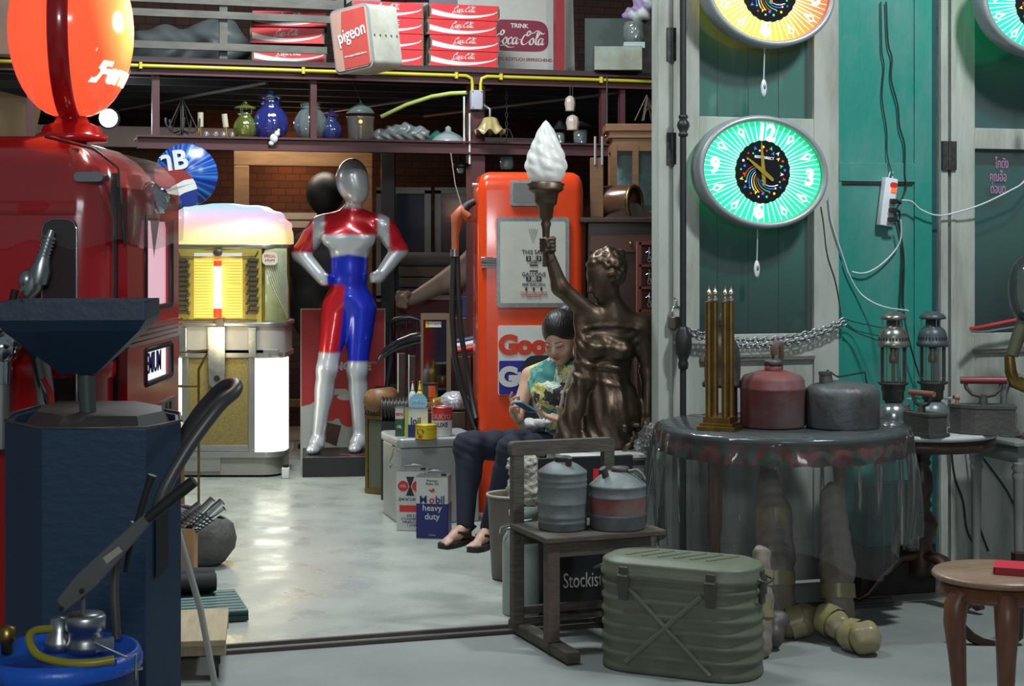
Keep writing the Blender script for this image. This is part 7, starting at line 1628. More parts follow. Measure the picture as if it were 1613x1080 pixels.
t = bx('maroon_trunk', 'long maroon trunk with a cream top edge under the sculpted arm', 'trunk', 623, 730, 471, 560, 11.8, MRB, .4, ground=True)
mb = MB(); a = W(623, 471, 11.8); b = W(737, 471, 11.8); mb.box((0.015, -.21, a.z+.012), (b.x-a.x, .03, .03)); mb.build('cream_edge', mat('cream_edge', (.55, .52, .42), .5), t)
t = bx('blue_box', 'dark blue box beside the orange pump', 'box', 728, 750, 466, 560, 11.5, mat('dim_blue', (.03, .05, .16), .5), .3, ground=True)
t = bx('purple_box', 'dull purple box stacked on the blue box by the orange pump', 'box', 728, 750, 402, 466, 11.5, mat('dim_purple', (.09, .04, .06), .6), .3)
t = thing('bolster', 'rolled dark brown bolster lying above the stacked planks', 'bolster', tuple(W(672, 419, 12.0))); mb = MB(); mb.cyl(W(632, 409, 12), W(718, 409, 12), .055, seg=16); mb.build('roll', mat('dim_brown_cloth', (.07, .06, .055), .8), t, world=True)
for j in range(3):
    t = bx('plank', ['old dark plank, uppermost of the pile under the bolster', 'old dark plank, middle of the pile under the bolster', 'old dark plank, lowest of the pile under the bolster'][j], 'plank', 628, 720, 420+j*17, 435+j*17, 11.95, mat('dim_plank', (.07, .045, .03), .7), .3); t['group'] = 'piled planks'
t = thing('sculpted_arm', 'large pale sculpted bent arm with a clenched fist, before the trunk', 'sculpture', tuple(W(660, 480, 11.5)))
A2 = lambda px, py, d=11.5: W(px, py, d)
lo = A2(615, 500, 11.3); sd = SD((A2(615, 0).x, 11.25, A2(0, 500).z), (A2(765, 0).x, 11.75, A2(0, 380).z), .010)
sd.cone(A2(762, 398), A2(712, 442), .10, .085, .03).cone(A2(712, 438), A2(652, 470), .082, .045, .03).ell(A2(637, 471), (.065, .05, .055), k=.03)
for j in range(4): sd.chain([A2(640-3*j, 462+5*j, 11.44), A2(628, 462+6*j, 11.43), A2(630+3*j, 470+4.5*j, 11.41)], [.018, .02, .017], .008)
sd.chain([A2(643, 462, 11.45), A2(636, 468, 11.40), A2(641, 475, 11.40)], [.022, .02, .016], .01)
sd.mesh('arm', mat('pale_plaster_skin', (.30, .22, .17), .5, 0, (.22, .15, .11), 6), t, world=True)
t = bx('tall_dark_panel', 'tall near-black panel standing behind the mannequin shoulder', 'panel', 600, 622, 240, 700, 12.3, mat('near_black_panel', (.015, .014, .015), .4), .08, ground=True)
# wooden chair, mirror, fender
t = thing('metal_armchair', 'black bent metal armchair behind the ribbed roll', 'chair', tuple(G(640, 11.2))); Bp = lambda px, py, d=11.2: W(px, py, d)
mb = MB(); mb.tube([Bp(608, 620), Bp(617, 560), Bp(614, 510), Bp(622, 503), Bp(645, 500), Bp(662, 504), Bp(668, 560), Bp(675, 640)], .018, 8); mb.build('back_frame', BLACK, t, world=True)
for px in (628, 640, 652): mb = MB(); mb.cyl(Bp(px, 502), Bp(px, 580), .008); mb.build('spindle', BLACK, t, world=True)
for a in ((606, 0), (672, 0), (614, .4), (664, .4)): mb = MB(); g_ = G(a[0], 11.2+a[1]); mb.cyl(g_, g_+Vector((0, 0, .5)), .015); mb.build('leg', BLACK, t, world=True)
mb = MB(); g_ = G(639, 11.4); mb.rbox((g_.x, g_.y, .50), (.42, .42, .04), .08); mb.build('seat', BLACK, t, world=True)
t = thing('curved_fender', 'glossy black curved fender reaching over to the red signboard', 'fender', tuple(W(630, 560, 10.8))); P = [W(a, b, 10.8) for a, b in ((592, 573), (600, 562), (613, 550), (630, 541), (650, 534), (672, 530))]
mb = MB(); mb.tube(P, [.01, .03, .045, .055, .06, .06], 12, flat=.7); mb.build('shell', mat('gloss_black', (.01, .01, .012), .12, coat=1), t, world=True)
for k_, (px, py, lb) in enumerate(((631, 556, 'narrow cream-edged dark frame leaning left of the mirror'), (648, 560, 'narrow dark frame leaning just left of the mirror'))):
    t = bx('picture_frame', lb, 'frame', px-4, px+7, py, 640, 10.5+.1*k_, WOODD, .05, ground=True); mb = MB(); a = W(px-4, py, 10.5); mb.box((-.022, -.03, a.z/2), (.008, .008, a.z)); mb.build('edge_strip', mat('cream_edge', (.55, .52, .42), .5), t)
d = 10.3; K3 = d/FPX; t = thing('leaning_mirror', 'tall narrow mirror in a worn wooden frame with a white sticker', 'mirror', tuple(G(685, d)))
zt4 = 1.5-(493-385)*K3; mb = MB(); z0 = 0
for x in (-20, 22): mb.box((x*K3, 0, (zt4+z0)/2), (4*K3 if x < 0 else 7*K3, .03, zt4-z0))
mb.box((1*K3, 0, zt4-.02), (44*K3, .031, .04)); mb.box((1*K3, 0, z0+.02), (44*K3, .031, .04)); mb.build('frame', mat('worn_oak', (.16, .10, .055), .5), t)
mb = MB(); mb.box((1*K3, .004, (zt4+z0)/2), (38*K3, .006, zt4-z0)); mg = mb.build('mirror_glass', mat('mirror_silver', (.5, .52, .5), .06, 1), t)
mb = MB(); mb.box((0, -.001, zt4-.07), (20*K3, .002, 9*K3)); sk = mb.build('sticker', TW, mg); text('lettering', 'WWW.BENZ.TH', .012, INK, sk, (0, -.0025, zt4-.07)); mb = MB(); mb.box((-12.5*K3, -.001, zt4-.07), (4*K3, .002, 10*K3)); mb.build('yellow_tab', YL, sk)
t = thing('striped_board', 'red, white and blue striped board lying behind the pump hoses', 'board', tuple(W(728, 560, 10.6)))
for j, m in enumerate((REDP, TW, mat('dim_blue', (.03, .05, .16), .5))):
    mb = MB(); mb.tube([W(706, 553-j*7, 10.6+.04*j), W(728, 551-j*7, 10.6+.04*j), W(752, 546-j*7, 10.6+.04*j)], .02, 8); mb.build('stripe', m, t, world=True)
bx('storage_chest', 'low dark chest under the striped board behind the hoses', 'chest', 704, 742, 561, 700, 10.5, WOODD, .3, ground=True)
t = bx('rail_cabinet', 'dark slatted cabinet behind the pump hoses', 'cabinet', 708, 748, 500, 700, 11.0, WOODD, .3, ground=True)
for j in range(4): mb = MB(); mb.box((-.06+j*.045, -.155, .62), (.012, .012, .6)); mb.build('slat', mat('dim_plank', (.07, .045, .03), .7), t)
# ================= right of the orange pump =================
WK = mat('warm_wood', (.22, .105, .045), .45, 0, (.15, .065, .03), 4, stretch=(1, 1, 7))
d = 9.6; K4 = d/FPX; zb4 = 1.5+(385-345)*K4
t = bx('dark_bureau', 'dark reddish-brown bureau carrying the vitrine and mantel clock', 'bureau', 926, 1060, 350, 600, 9.3, mat('bureau_wood', (.05, .02, .013), .35), .7, ground=True)
mb = MB(); a = W(985, 350, 9.3); mb.box((0, -.01, a.z+.012), (.58, .76, .03)); mb.build('top_board', WOODD, t, bevel=.006)
mb = MB(); mb.box((.0, -.362, a.z-.12), (.46, .014, .10)); dw = mb.build('drawer', mat('bureau_front', (.09, .03, .02), .35), t, bevel=.004); mb = MB(); mb.ball((0, -.375, a.z-.12), .012); mb.build('knob', BRASS, dw)
zb5 = a.z+.028
t = thing('glass_vitrine', 'tall light wooden glass-fronted cabinet with a stepped crown', 'display cabinet', (W(1010, 385, 9.75).x, 9.75, zb5)); hh = 1.5+(385-193)*9.6/FPX-zb5; K5 = 9.6/FPX
mb = MB()
for i, (w_, z_) in enumerate(((.44, hh-.03), (.40, hh-.07), (.36, hh-.11))): mb.box((0, 0, z_), (w_, .34-.02*i, .045))
mb.build('crown', WK, t, bevel=.006)
for x in (-.17, -.045, .17):
    mb = MB(); mb.box((x, -.14, (hh-.13)/2), (.035, .035, hh-.13)); mb.build('stile', WK, t)
for x in (-.17, .17): mb = MB(); mb.box((x, .13, (hh-.13)/2), (.035, .035, hh-.13)); mb.build('stile', WK, t)
for z in (.02, hh-.145): mb = MB(); mb.box((0, 0, z), (.37, .31, .04)); mb.build('rail', WK, t)
mb = MB(); mb.box((0, -.142, (hh-.13)/2), (.33, .004, hh-.18)); mb.build('glass_door', CLEARP, t)
mb = MB(); mb.box((0, .12, hh*.45), (.32, .006, hh*.6)); bp_ = mb.build('back_picture', mat('misty_picture', (.20, .26, .30), .4, 0, (.05, .07, .08), 9, .5, .1), t)
p = W(996, 318, 9.38); t = thing('barrel_clock', 'round-bodied mantel clock with a dark red dial and brass rim', 'clock', (p.x, p.y, zb5))
BM = Matrix.Translation((0, 0, p.z-zb5)) @ Matrix.Rotation(radians(58), 4, 'Z') @ Matrix.Rotation(pi/2, 4, 'X'); mb = MB(); r_ = 27*p.y/FPX
mb.lathe([(r_*.96, -.18), (r_, -.16), (r_, .0), (r_*.95, .01)], seg=36, M=BM); mb.build('drum', mat('clock_mahogany', (.10, .04, .02), .25, coat=.6), t)
mb = MB(); mb.lathe([(r_*.98, .0), (r_*1.04, .012), (r_*.98, .024), (r_*.86, .02), (r_*.86, .008)], seg=36, M=BM); mb.build('brass_rim', BRASS, t)
mb = MB(); mb.lathe([(r_*.87, .012), (.0001, .016)], seg=30, M=BM); dl = mb.build('dial', mat('dark_red_dial', (.12, .03, .025), .15), t)
mb = MB(); mb.prism([(-.16, 0), (.16, 0), (.13, .02), (.06, .04), (.03, .08), (-.03, .08), (-.06, .04), (-.13, .02)], -.06, .06); mb.build('base', WOODD, t)
t = thing('red_display_case', 'red wooden case with silver figurines on its shelves, by the door post', 'display case', tuple(W(1034, 492, 7.9))); K6 = 7.9/FPX
mb = MB(); hz = 112*K6; 
for x in (-.085, .1): mb.box((x, 0, hz/2), (.02, .07, hz))
for z in (.0, .34, .67, 1): mb.box((.01, 0, .01+z*(hz-.02)), (.19, .07, .012))
mb.box((.01, .035, hz/2), (.19, .006, hz)); mb.build('case', mat('case_red', (.22, .04, .025), .45), t)
t0_ = t
for j in range(3):
    q_ = root_matrix(t0_) @ Vector((-.035, -.01, .02+(.01+(0, .34, .67)[j]*(hz-.02)))); t = thing('silver_figurine', ['tiny silver figurine on the bottom shelf of the red case', 'tiny silver figurine on the middle shelf of the red case', 'tiny silver figurine on the top shelf of the red case'][j], 'figurine', (q_.x, q_.y, q_.z-.003), group='silver figurines')
    mb = MB(); mb.cyl((0, 0, 0), (0, 0, .005), .016); mb.tube([(-.010, 0, .005), (-.003, 0, .03), (0, 0, .05), (0, 0, .06)], [.004, .005, .008, .004]); mb.tube([(.010, 0, .005), (.003, 0, .03)], [.004, .005]); mb.ball((0, 0, .068), .007); mb.tube([(0, 0, .055), (.016, 0, .04), (.02, 0, .06)], .003); mb.tube([(0, 0, .055), (-.016, 0, .045)], .003); mb.build('figure', CHROME, t)
mb = MB(); q_ = root_matrix(t0_).translation; t0_.location.z = t0_.location.z
mb.box((.03, .04, (-q_.z)/2), (.30, .28, q_.z)); 
t = thing('brown_pedestal', 'dark brown pedestal cabinet under the red case', 'cabinet', (q_.x, q_.y, 0)); mb = MB(); mb.box((.03, .03, q_.z/2-.001), (.26, .22, q_.z-.004)); mb.build('carcass', WOODD, t, bevel=.004)
t = thing('upright_board', 'upright light wooden board with two pale rods beside the vitrine', 'board', (W(940, 385, 9.4).x, 9.4, zb5)); mb = MB(); mb.box((0, 0, .17), (.075, .06, .34)); mb.build('board', WK, t, bevel=.004)
for x in (-.01, .03): mb = MB(); mb.cyl((x, -.03, .30), (x, -.03, .46), .007); mb.build('rod', mat('pale_rod', (.4, .38, .33), .5), t)

# ================= glass lamps on the hanging shelf =================
ZS = 2.173
def tinted(name, col, rough=.08):
    m = sheet(name, tuple(c_**.5 for c_ in col), .13, rough, 2.2, col); return m
def sx_pos(px, off=.14): v = MZ @ Vector((mzx(px), off, 0)); dd = v.y; v2 = W(px, 385, dd); return (v2.x, v2.y, ZS)
def globe_lamp(px, r, label, col, capcol, capz, capr):
    t = thing('glass_lamp', label, 'lamp', sx_pos(px), group='glass lamps on the hanging shelf'); m = tinted('tint_%s' % label.split()[0], col)
    mb = MB(); mb.lathe([(r*.5, .0), (r*.85, r*.25), (r, r*.8), (r*.93, r*1.25), (r*.7, r*1.65), (r*.52, r*1.85), (r*.55, r*2.05), (r*.62, r*2.15)], seg=48, flute=12, fl=.035); mb.build('glass_bowl', m, t)
    mb = MB(); mb.cyl((0, 0, r*.2), (0, 0, r*1.2), r*.12); mb.build('burner', BRASS, t)
    mb = MB(); mb.shell([(capr, capz), (capr*.9, capz+.012), (capr*.4, capz+.022), (.008, capz+.05)], seg=32); mb.build('glass_cap', m if capcol is None else tinted('cap_'+label.split()[0], capcol), t)
    for a in (0, 2.1, 4.2): mb = MB(); mb.cyl((r*.55*cos(a), r*.55*sin(a), r*2), (capr*.6*cos(a), capr*.6*sin(a), capz+.01), .0018, seg=5); mb.build('cap_wire', STEEL, t)
    return t
globe_lamp(386, .075, 'green fluted glass lamp, partly behind the blue one on the shelf', (.50, .62, .12), None, .19, .07)
globe_lamp(426, .112, 'blue fluted glass lamp with a floating blue cap, largest blue on the shelf', (.12, .16, .85), (.12, .35, .75), .26, .075)
globe_lamp(489, .108, 'clear fluted glass lamp behind the shelf post', (.75, .90, .88), (.55, .85, .75), .20, .066)
globe_lamp(522, .068, 'small blue fluted glass lamp right of the clear one', (.15, .22, .80), (.14, .12, .55), .155, .05)
t = thing('glass_jar_lamp', 'cylindrical clear glass lamp with a grey dome hood on the shelf', 'lamp', sx_pos(568)); mb = MB(); mb.lathe([(.07, 0), (.08, .02), (.085, .13), (.088, .145), (.092, .155)], seg=40, flute=20, fl=.02); mb.build('glass_bowl', tinted('tint_clear_jar', (.8, .92, .92)), t)
mb = MB(); mb.shell([(.088, .175), (.09, .185), (.07, .21), (.03, .235), (.008, .245), (.006, .26)], seg=32); mb.build('hood', mat('hood_grey', (.20, .26, .25), .25), t)
mb = MB(); mb.cyl((0, 0, .0), (0, 0, .10), .02); mb.ball((0, 0, .125), .012, 1); mb.build('burner', [BRASS, mat('orange_glint', (1, .5, .1), .3, emit=(1, .35, .05), estr=4)], t)  # small glowing ball stands in for an orange reflection in the glass
mb = MB(); mb.tube([(0, 0, .26), (-.03, -.02, .33), (-.055, -.05, .42)], .003, 5); mb.build('hanging_wire', IRON, t)
t = thing('shade_bundle', 'row of glass shades wrapped in cloudy plastic on the shelf', 'lamp shades', sx_pos(635)); px0 = Vector(sx_pos(635))
sd = SD(px0-Vector((.22, .12, .0)), px0+Vector((.22, .12, .16)), .009)
for x, h, r in ((-.15, .03, .05), (-.07, .05, .06), (.02, .055, .07), (.12, .045, .055)): sd.ell(px0+Vector((x, 0, h)), (r, r, r), k=.04)
sd.mesh('plastic_wrapping', mat('cloudy_plastic', (.20, .22, .22), .25), t, world=True, disp=lambda P: .006*np.sin(P[:,0]*90+np.sin(P[:,2]*80)*2), keep=lambda P: P[:,2] > ZS+.002, smooth=0)
t = thing('enamel_shade', 'pale blue-grey enamel lamp shade lying on the shelf left of the column', 'lamp shade', sx_pos(706)); mb = MB(); mb.shell([(.115, .0), (.113, .01), (.08, .045), (.04, .065), (.02, .075), (.018, .10), (.0001, .11)], seg=36); mb.build('shade', mat('enamel_grey', (.28, .34, .34), .3), t)
t = thing('enamel_shade', 'small dark green enamel shade lying behind the pale one on the shelf', 'lamp shade', sx_pos(688, .26)); mb = MB(); mb.shell([(.07, .0), (.068, .02), (.04, .06), (.015, .08), (.0001, .09)], seg=30); mb.build('shade', mat('enamel_green', (.02, .14, .09), .3), t)
for i, (px, h, lb) in enumerate(((316, .09, 'cream candle tube, left one on the shelf left of the lamps'), (358, .085, 'cream candle tube, right one leaning on the shelf left of the lamps'))):
    t = thing('candle_tube', lb, 'candle', sx_pos(px), group='cream candle tubes', rot=(0, .12*i*-1, 0)); mb = MB(); mb.cyl((0, 0, .07), (0, 0, .07+h), .018); mb.build('tube', mat('candle_cream', (.48, .42, .30), .6), t); mb = MB(); mb.cyl((0, 0, 0), (0, 0, .07), .01); mb.build('holder', BRASS, t)
t = thing('iron_candelabrum', 'dark iron candelabrum at the left end of the hanging shelf', 'candelabrum', sx_pos(287)); mb = MB(); mb.cyl((0, 0, 0), (0, 0, .2), .01); 
for a in range(5): q_ = a*2*pi/5; mb.tube([(0, 0, .05), (.07*cos(q_), .07*sin(q_), .03), (.11*cos(q_), .11*sin(q_), .08), (.11*cos(q_), .11*sin(q_), .12)], .006, 6); mb.cyl((0, 0, .25), (.10*cos(q_), .10*sin(q_), .04), .004, seg=5)
mb.lathe([(.05, 0), (.05, .01), (.01, .03), (.0001, .03)]); mb.build('frame', IRON, t)
for i, px in enumerate((325, 340, 352, 366)):
    t = thing('small_bulb', 'small clear bulb on the hanging shelf, %s of four' % ('leftmost', 'second from left', 'third from left', 'rightmost')[i], 'bulb', sx_pos(px), group='small glass bulbs on the shelf'); mb = MB(); mb.ball((0, 0, .022), (.018, .018, .022), 0); mb.build('glass', tinted('tint_clear_jar', (.8, .92, .92)), t)
for i, (px, m_, lb) in enumerate(((882, 'a', 'small crystal tumbler lamp on the shelf right of the torch'), (914, 'b', 'larger crystal tumbler lamp on the shelf near the twin posts'))):
    t = thing('crystal_lamp', lb, 'lamp', sx_pos(px)); mb = MB(); r = .032+.012*i; mb.lathe([(r*.8, .0), (r, .03), (r, .08+.02*i)], seg=24, flute=12, fl=.05); mb.build('glass_bowl', tinted('tint_clear_jar', (.8, .92, .92)), t); mb = MB(); mb.shell([(r*1.9, .10+.02*i), (r*1.2, .12+.02*i), (.01, .16)], seg=24); mb.build('hood', BLACK, t)
t = thing('flower_lamp', 'hanging lamp with a ruffled amber glass shade on the column', 'lamp', tuple(MZ @ Vector((mzx(765), -.10, 2.33)))); FLG = mat('amber_frosted', (.38, .29, .12), .3)
mb = MB(); vs = []; fs = []; n = 60
for j, (r, z) in enumerate(((.02, .0), (.045, -.01), (.06, -.05), (.08, -.085), (.10, -.10))):
    for i in range(n): a = i/n*2*pi; vs.append((r*cos(a)*(1+.07*j/4*sin(7*a)), r*sin(a)*(1+.07*j/4*sin(7*a)), z+.018*(j/4)**2*sin(7*a)))
for j in range(4):
    for i in range(n): fs.append((j*n+i, j*n+(i+1) % n, (j+1)*n+(i+1) % n, (j+1)*n+i))
mb.add(vs, fs, 0, True); mb.build('shade', FLG, t, solid=.003); mb = MB(); mb.tube([(0, 0, 0), (0, .0, .05), (-.04, .03, .08), (-.06, .06, .05)], .008, 8); mb.build('arm', mat('grey_arm', (.25, .25, .24), .4, .5), t)
for i, (px, py, lb) in enumerate(((898, 163, 'pinkish tulip glass shade hanging, the upper one right of the torch'), (902, 193, 'pinkish tulip glass shade hanging, the lower larger one right of the torch'))):
    d = 10.9; p = W(px, py, d); t = thing('tulip_shade', lb, 'lamp shade', tuple(p), group='pink tulip shades'); mb = MB(); r = .035+.008*i; mb.lathe([(.012, .05), (r*.8, .035), (r, 0), (r*.8, -.04), (r*.9, -.05)], seg=30, flute=8, fl=.06); mb.build('glass', mat('pink_frosted', (.50, .40, .34), .3), t); mb = MB(); mb.cyl((0, 0, .05), (0, 0, 2.55-p.z), .003, seg=5); mb.build('hanging_wire', IRON, t)
for i, (px, py, lb) in enumerate(((798, 245, 'hanging lamp with wide black dish and clear glass, above the orange pump'), (725, 262, 'small hanging dark lamp left of the orange pump nozzle'))):
    d = 10.95 if i == 0 else 10.86; p = W(px, py, d); t = thing('hanging_oil_lamp', lb, 'lamp', tuple(p)); s_ = 1 if i == 0 else .5
    mb = MB(); mb.shell([(.12*s_, 0), (.08*s_, .02), (.02*s_, .045), (.01, .06)], seg=30); mb.build('dish', BLACK, t, solid=.002); mb = MB(); mb.lathe([(.035*s_, -.09*s_), (.045*s_, -.07*s_), (.045*s_, -.01)], seg=20); mb.build('glass_bowl', tinted('tint_clear_jar', (.8, .92, .92)), t)
    mb = MB(); top = (2.56 if i == 0 else 2.15)-p.z; n_ = int(top/.03)+1
    for j in range(2, n_): mb.tube([(.008*cos(a) if j % 2 else 0, 0 if j % 2 else .008*cos(a), j*.03+.02*sin(a)) for a in [q_*pi/4 for q_ in range(8)]], .0022, 4, closed=True)
    mb.build('chain', IRON, t)
    mb = MB(); mb.tube([(.045*s_*cos(a), 0, .07+.11*s_*sin(a)) for a in [q_*pi/10 for q_ in range(11)]], .003, 5); mb.build('bail', IRON, t)
p = W(622, 241, 10.86); t = thing('ruffled_dish', 'pale blue ruffled glass dish hanging under the shelf', 'glass dish', tuple(p)); mb = MB(); mb.add([((.02 if j == 0 else .065+.006*sin(9*i/40*2*pi))*cos(i/40*2*pi), (.02 if j == 0 else .065)*sin(i/40*2*pi), -.0 if j == 0 else .03+.008*sin(9*i/40*2*pi)) for j in range(2) for i in range(40)], [(i, (i+1) % 40, 40+(i+1) % 40, 40+i) for i in range(40)]+[tuple(range(40))], 0, True); mb.build('dish', mat('pale_blue_glass', (.30, .50, .55), .15), t); mb = MB(); mb.cyl((0, 0, .0), (0, 0, .07), .002, seg=5); mb.build('wire', STEEL, t)
t = thing('white_ornament', 'small white figure ornament hanging on the shelf beam before the blue lamp', 'ornament', tuple(MZ @ Vector((mzx(429), -.06, 2.165)))); mb = MB(); mb.ball((0, 0, 0), (.026, .02, .03)); mb.ball((.02, 0, .03), (.018, .016, .02)); mb.ball((-.016, 0, -.03), (.018, .014, .016)); mb.ball((.03, 0, .05), (.008, .008, .012)); mb.build('figure', mat('ornament_white', (.7, .7, .68), .4), t)
# twig star
t = thing('twig_bundle', 'bundle of dark twigs standing on the vitrine top', 'twigs', tuple(W(1018, 192, 9.7))); mb = MB(); b_ = W(1018, 192, 9.7)
for i, (px, py) in enumerate(((1000, 178), (1006, 165), (1012, 155), (1018, 148), (1026, 158), (1032, 170), (1038, 182), (1003, 190))): mb.tube([W(px+18-10*(i % 3), 190, 9.7+.02*i-.05), W(1020, 150+3*i, 9.7), ] if i % 2 else [W(px, 190, 9.7+.02*i), W(1019, 150, 9.7)], .004, 5)
mb.build('twigs', mat('twig_brown', (.09, .06, .05), .7), t, world=True)
# bright work lamp behind the left pump and a small one by the vitrine
for i, (px, py, d, r, st, lb) in enumerate(((171, 186, 10.9, .06, 16, 'bright white work lamp shining behind the red pump top'), (957, 212, 10.3, .013, 14, 'tiny bright white lamp beside the vitrine crown'))):
    p = W(px, py, d); t = thing('work_lamp', lb, 'lamp', tuple(p)); mb = MB(); mb.lathe([(r*.3, .08), (r*1.1, .05), (r*1.25, 0)], seg=20, M=Matrix.Rotation(-pi/2, 4, 'X')); mb.build('housing', BLACK, t); mb = MB(); mb.ball((0, -.005, 0), r); mb.build('bulb', mat('hot_white', (1, 1, 1), .4, emit=(.85, .95, 1), estr=st), t); mb = MB(); mb.cyl((0, .05, 0), (0, .05, 2.55-p.z), .005); mb.build('stem', IRON, t)
pl = bpy.data.lights.new('work_lamp_light', 'POINT'); pl.energy = 8; pl.color = (.85, .95, 1); pl.shadow_soft_size = .04; po = bpy.data.objects.new('work_lamp_light', pl); COL.objects.link(po); po.location = W(171, 186, 10.8)
# ================= yellow conduit and junction box =================
YC = mat('yellow_conduit', (.55, .50, .03), .35); cz = 2.597
jx = mzx(747)
t = thing('yellow_conduit', 'yellow conduit running along the upper beam to the left of the junction box', 'conduit', tuple(MZ @ Vector((-3.9, -.055, cz)))); mb = MB()
mb.tube([MZ @ Vector(v) for v in ((-3.95, -.055, cz), (jx-.11, -.055, cz), (jx-.07, -.055, cz), (jx-.035, -.055, cz-.015), (jx-.028, -.055, cz-.05), (jx-.028, -.055, cz-.10))], .011, 10); mb.build('pipe', YC, t, world=True)
for px in (220, 475, 715): mb = MB(); v = MZ @ Vector((mzx(px), -.058, cz)); mb.rbox((0, 0, 0), (.02, .035, .04), .005, M=Matrix.Translation(v) @ Matrix.Rotation(T, 4, 'Z')); mb.build('clamp', YC, t, world=True)
t = thing('yellow_conduit', 'yellow conduit running along the upper beam to the right of the junction box', 'conduit', tuple(MZ @ Vector((jx+.03, -.055, cz)))); mb = MB()
mb.tube([MZ @ Vector(v) for v in ((jx+.028, -.055, cz-.10), (jx+.028, -.055, cz-.05), (jx+.035, -.055, cz-.015), (jx+.07, -.055, cz), (jx+.11, -.055, cz), (1.4, -.055, cz))], .011, 10); mb.build('pipe', YC, t, world=True)
for px in (785, 942): mb = MB(); v = MZ @ Vector((mzx(px), -.058, cz)); mb.rbox((0, 0, 0), (.02, .035, .04), .005, M=Matrix.Translation(v) @ Matrix.Rotation(T, 4, 'Z')); mb.build('clamp', YC, t, world=True)
t = thing('junction_box', 'pale grey junction box on the maroon column', 'junction box', tuple(MZ @ Vector((jx, -.05, cz-.155))), rz=T); mb = MB(); mb.rbox((0, 0, 0), (.078, .05, .125), .006, lip=.004); mb.build('box', mat('box_grey', (.42, .42, .50), .5), t)
for x in (-.03, .03):
    for z in (-.052, .052): mb = MB(); mb.cyl((x, -.027, z), (x, -.024, z), .004, seg=8); mb.build('screw', IRON, t)
cv = [W(600, 184, 10.7), W(640, 165, 10.7), W(680, 152, 10.65), W(710, 147, 10.6), W(735, 146, 10.55)]; mb = MB(); mb.tube(cv, .013, 8); tag(mb.build('flexible_hose', mat('lime_hose', (.42, .50, .12), .4)), 'lime green flexible conduit curving up from the shelf to the column', 'conduit')
mb = MB(); mb.tube([W(700, 245, 10.3), W(703, 262, 9.8), W(706, 290, 9.5)], .003, 5)
for px, lb in ((729, 'thin white lamp tube fixed left of the column'), (737, 'thin white cable cover on the column')):
    v = MZ @ Vector((mzx(px), -.03 if px < 735 else -.04, 2.3)); t = thing('white_strip', lb, 'strip', (v.x, v.y, 2.16 if px < 735 else 2.03), rz=T); mb = MB(); mb.box((0, 0, .15 if px < 735 else .16), (.010, .008, .31 if px < 735 else .33)); mb.build('strip', WHITE, t)
# ================= things on the mezzanine =================
ZM = 2.662
def crate_at(px_c, k, off, label, group, src=None, zofs=0, rz=T):
    v = MZ @ Vector((mzx(px_c), off, 0)); vv = W(px_c, 385, v.y)
    loc = (vv.x, vv.y, ZM+k*.102+zofs)
    if src is None:
        t = thing('soda_crate', label, 'crate', loc, rz=rz, group=group)
        mb = MB(); mb.box((0, -.148, .05), (.45, .01, .098)); fr = mb.build('front_panel', CRATERED, t)
        WP = mat('crate_white', (.66, .64, .6), .5); mb = MB(); n = 24; vs = []
        for i in range(n+1):
            f_ = i/n; x = -.222+.444*f_; zc = .052-.042*sin(min(1, f_*1.15)*pi*.5)*(1-f_)**.55*1.5+.012*f_; th = .030*(1-f_)**.9+.006; vs += [(x, -.1535, zc+th/2-.004), (x, -.1535, zc-th/2-.004)]
        mb.add(vs, [(i*2, i*2+1, i*2+3, i*2+2) for i in range(n)]); mb.build('white_wave', WP, fr)
        mb = MB(); cola(mb, .15, M=Matrix.Translation((0, -.1545, .068))); mb.build('lettering', WP, fr)
        mb = MB(); 
        for s_ in (-1, 1): mb.box((s_*.231, 0, .05), (.012, .30, .098))
        mb.box((0, .146, .05), (.45, .01, .098)); mb.box((0, 0, .008), (.45, .29, .012)); mb.build('wooden_sides', mat('crate_wood', (.20, .12, .08), .6), t)
        for s_ in (-1, 1): mb = MB(); mb.box((s_*.236, -.14, .05), (.006, .03, .06)); mb.build('metal_corner', IRON, t)
        return t
    c_ = copy_tree(src); c_.location = loc; c_['label'] = label; c_['group'] = group; c_.rotation_euler = (0, 0, rz); return c_
gr = 'red soda crates stacked on the mezzanine'
names = ['lowest', 'second from the bottom', 'third from the bottom', 'topmost']
cr0 = crate_at(721, 0, .17, 'red soda crate, lowest of the right stack in full view', gr, rz=T)
for k in range(1, 4): crate_at(721+(0, 2, -2, 1)[k], k, .17, 'red soda crate, %s of the right stack in full view' % names[k], gr, cr0)
for k in range(4): crate_at(603, k, .19, 'red soda crate, %s of the stack half hidden by the light box' % names[k], gr, cr0)
for k in range(3): crate_at(453+(3, 0, 4)[k], k, .30, 'red soda crate, %s of the left stack behind grey planks' % ['lowest', 'middle', 'topmost'][k], gr, cr0, zofs=(.0, .025, .03)[k], rz=.12)
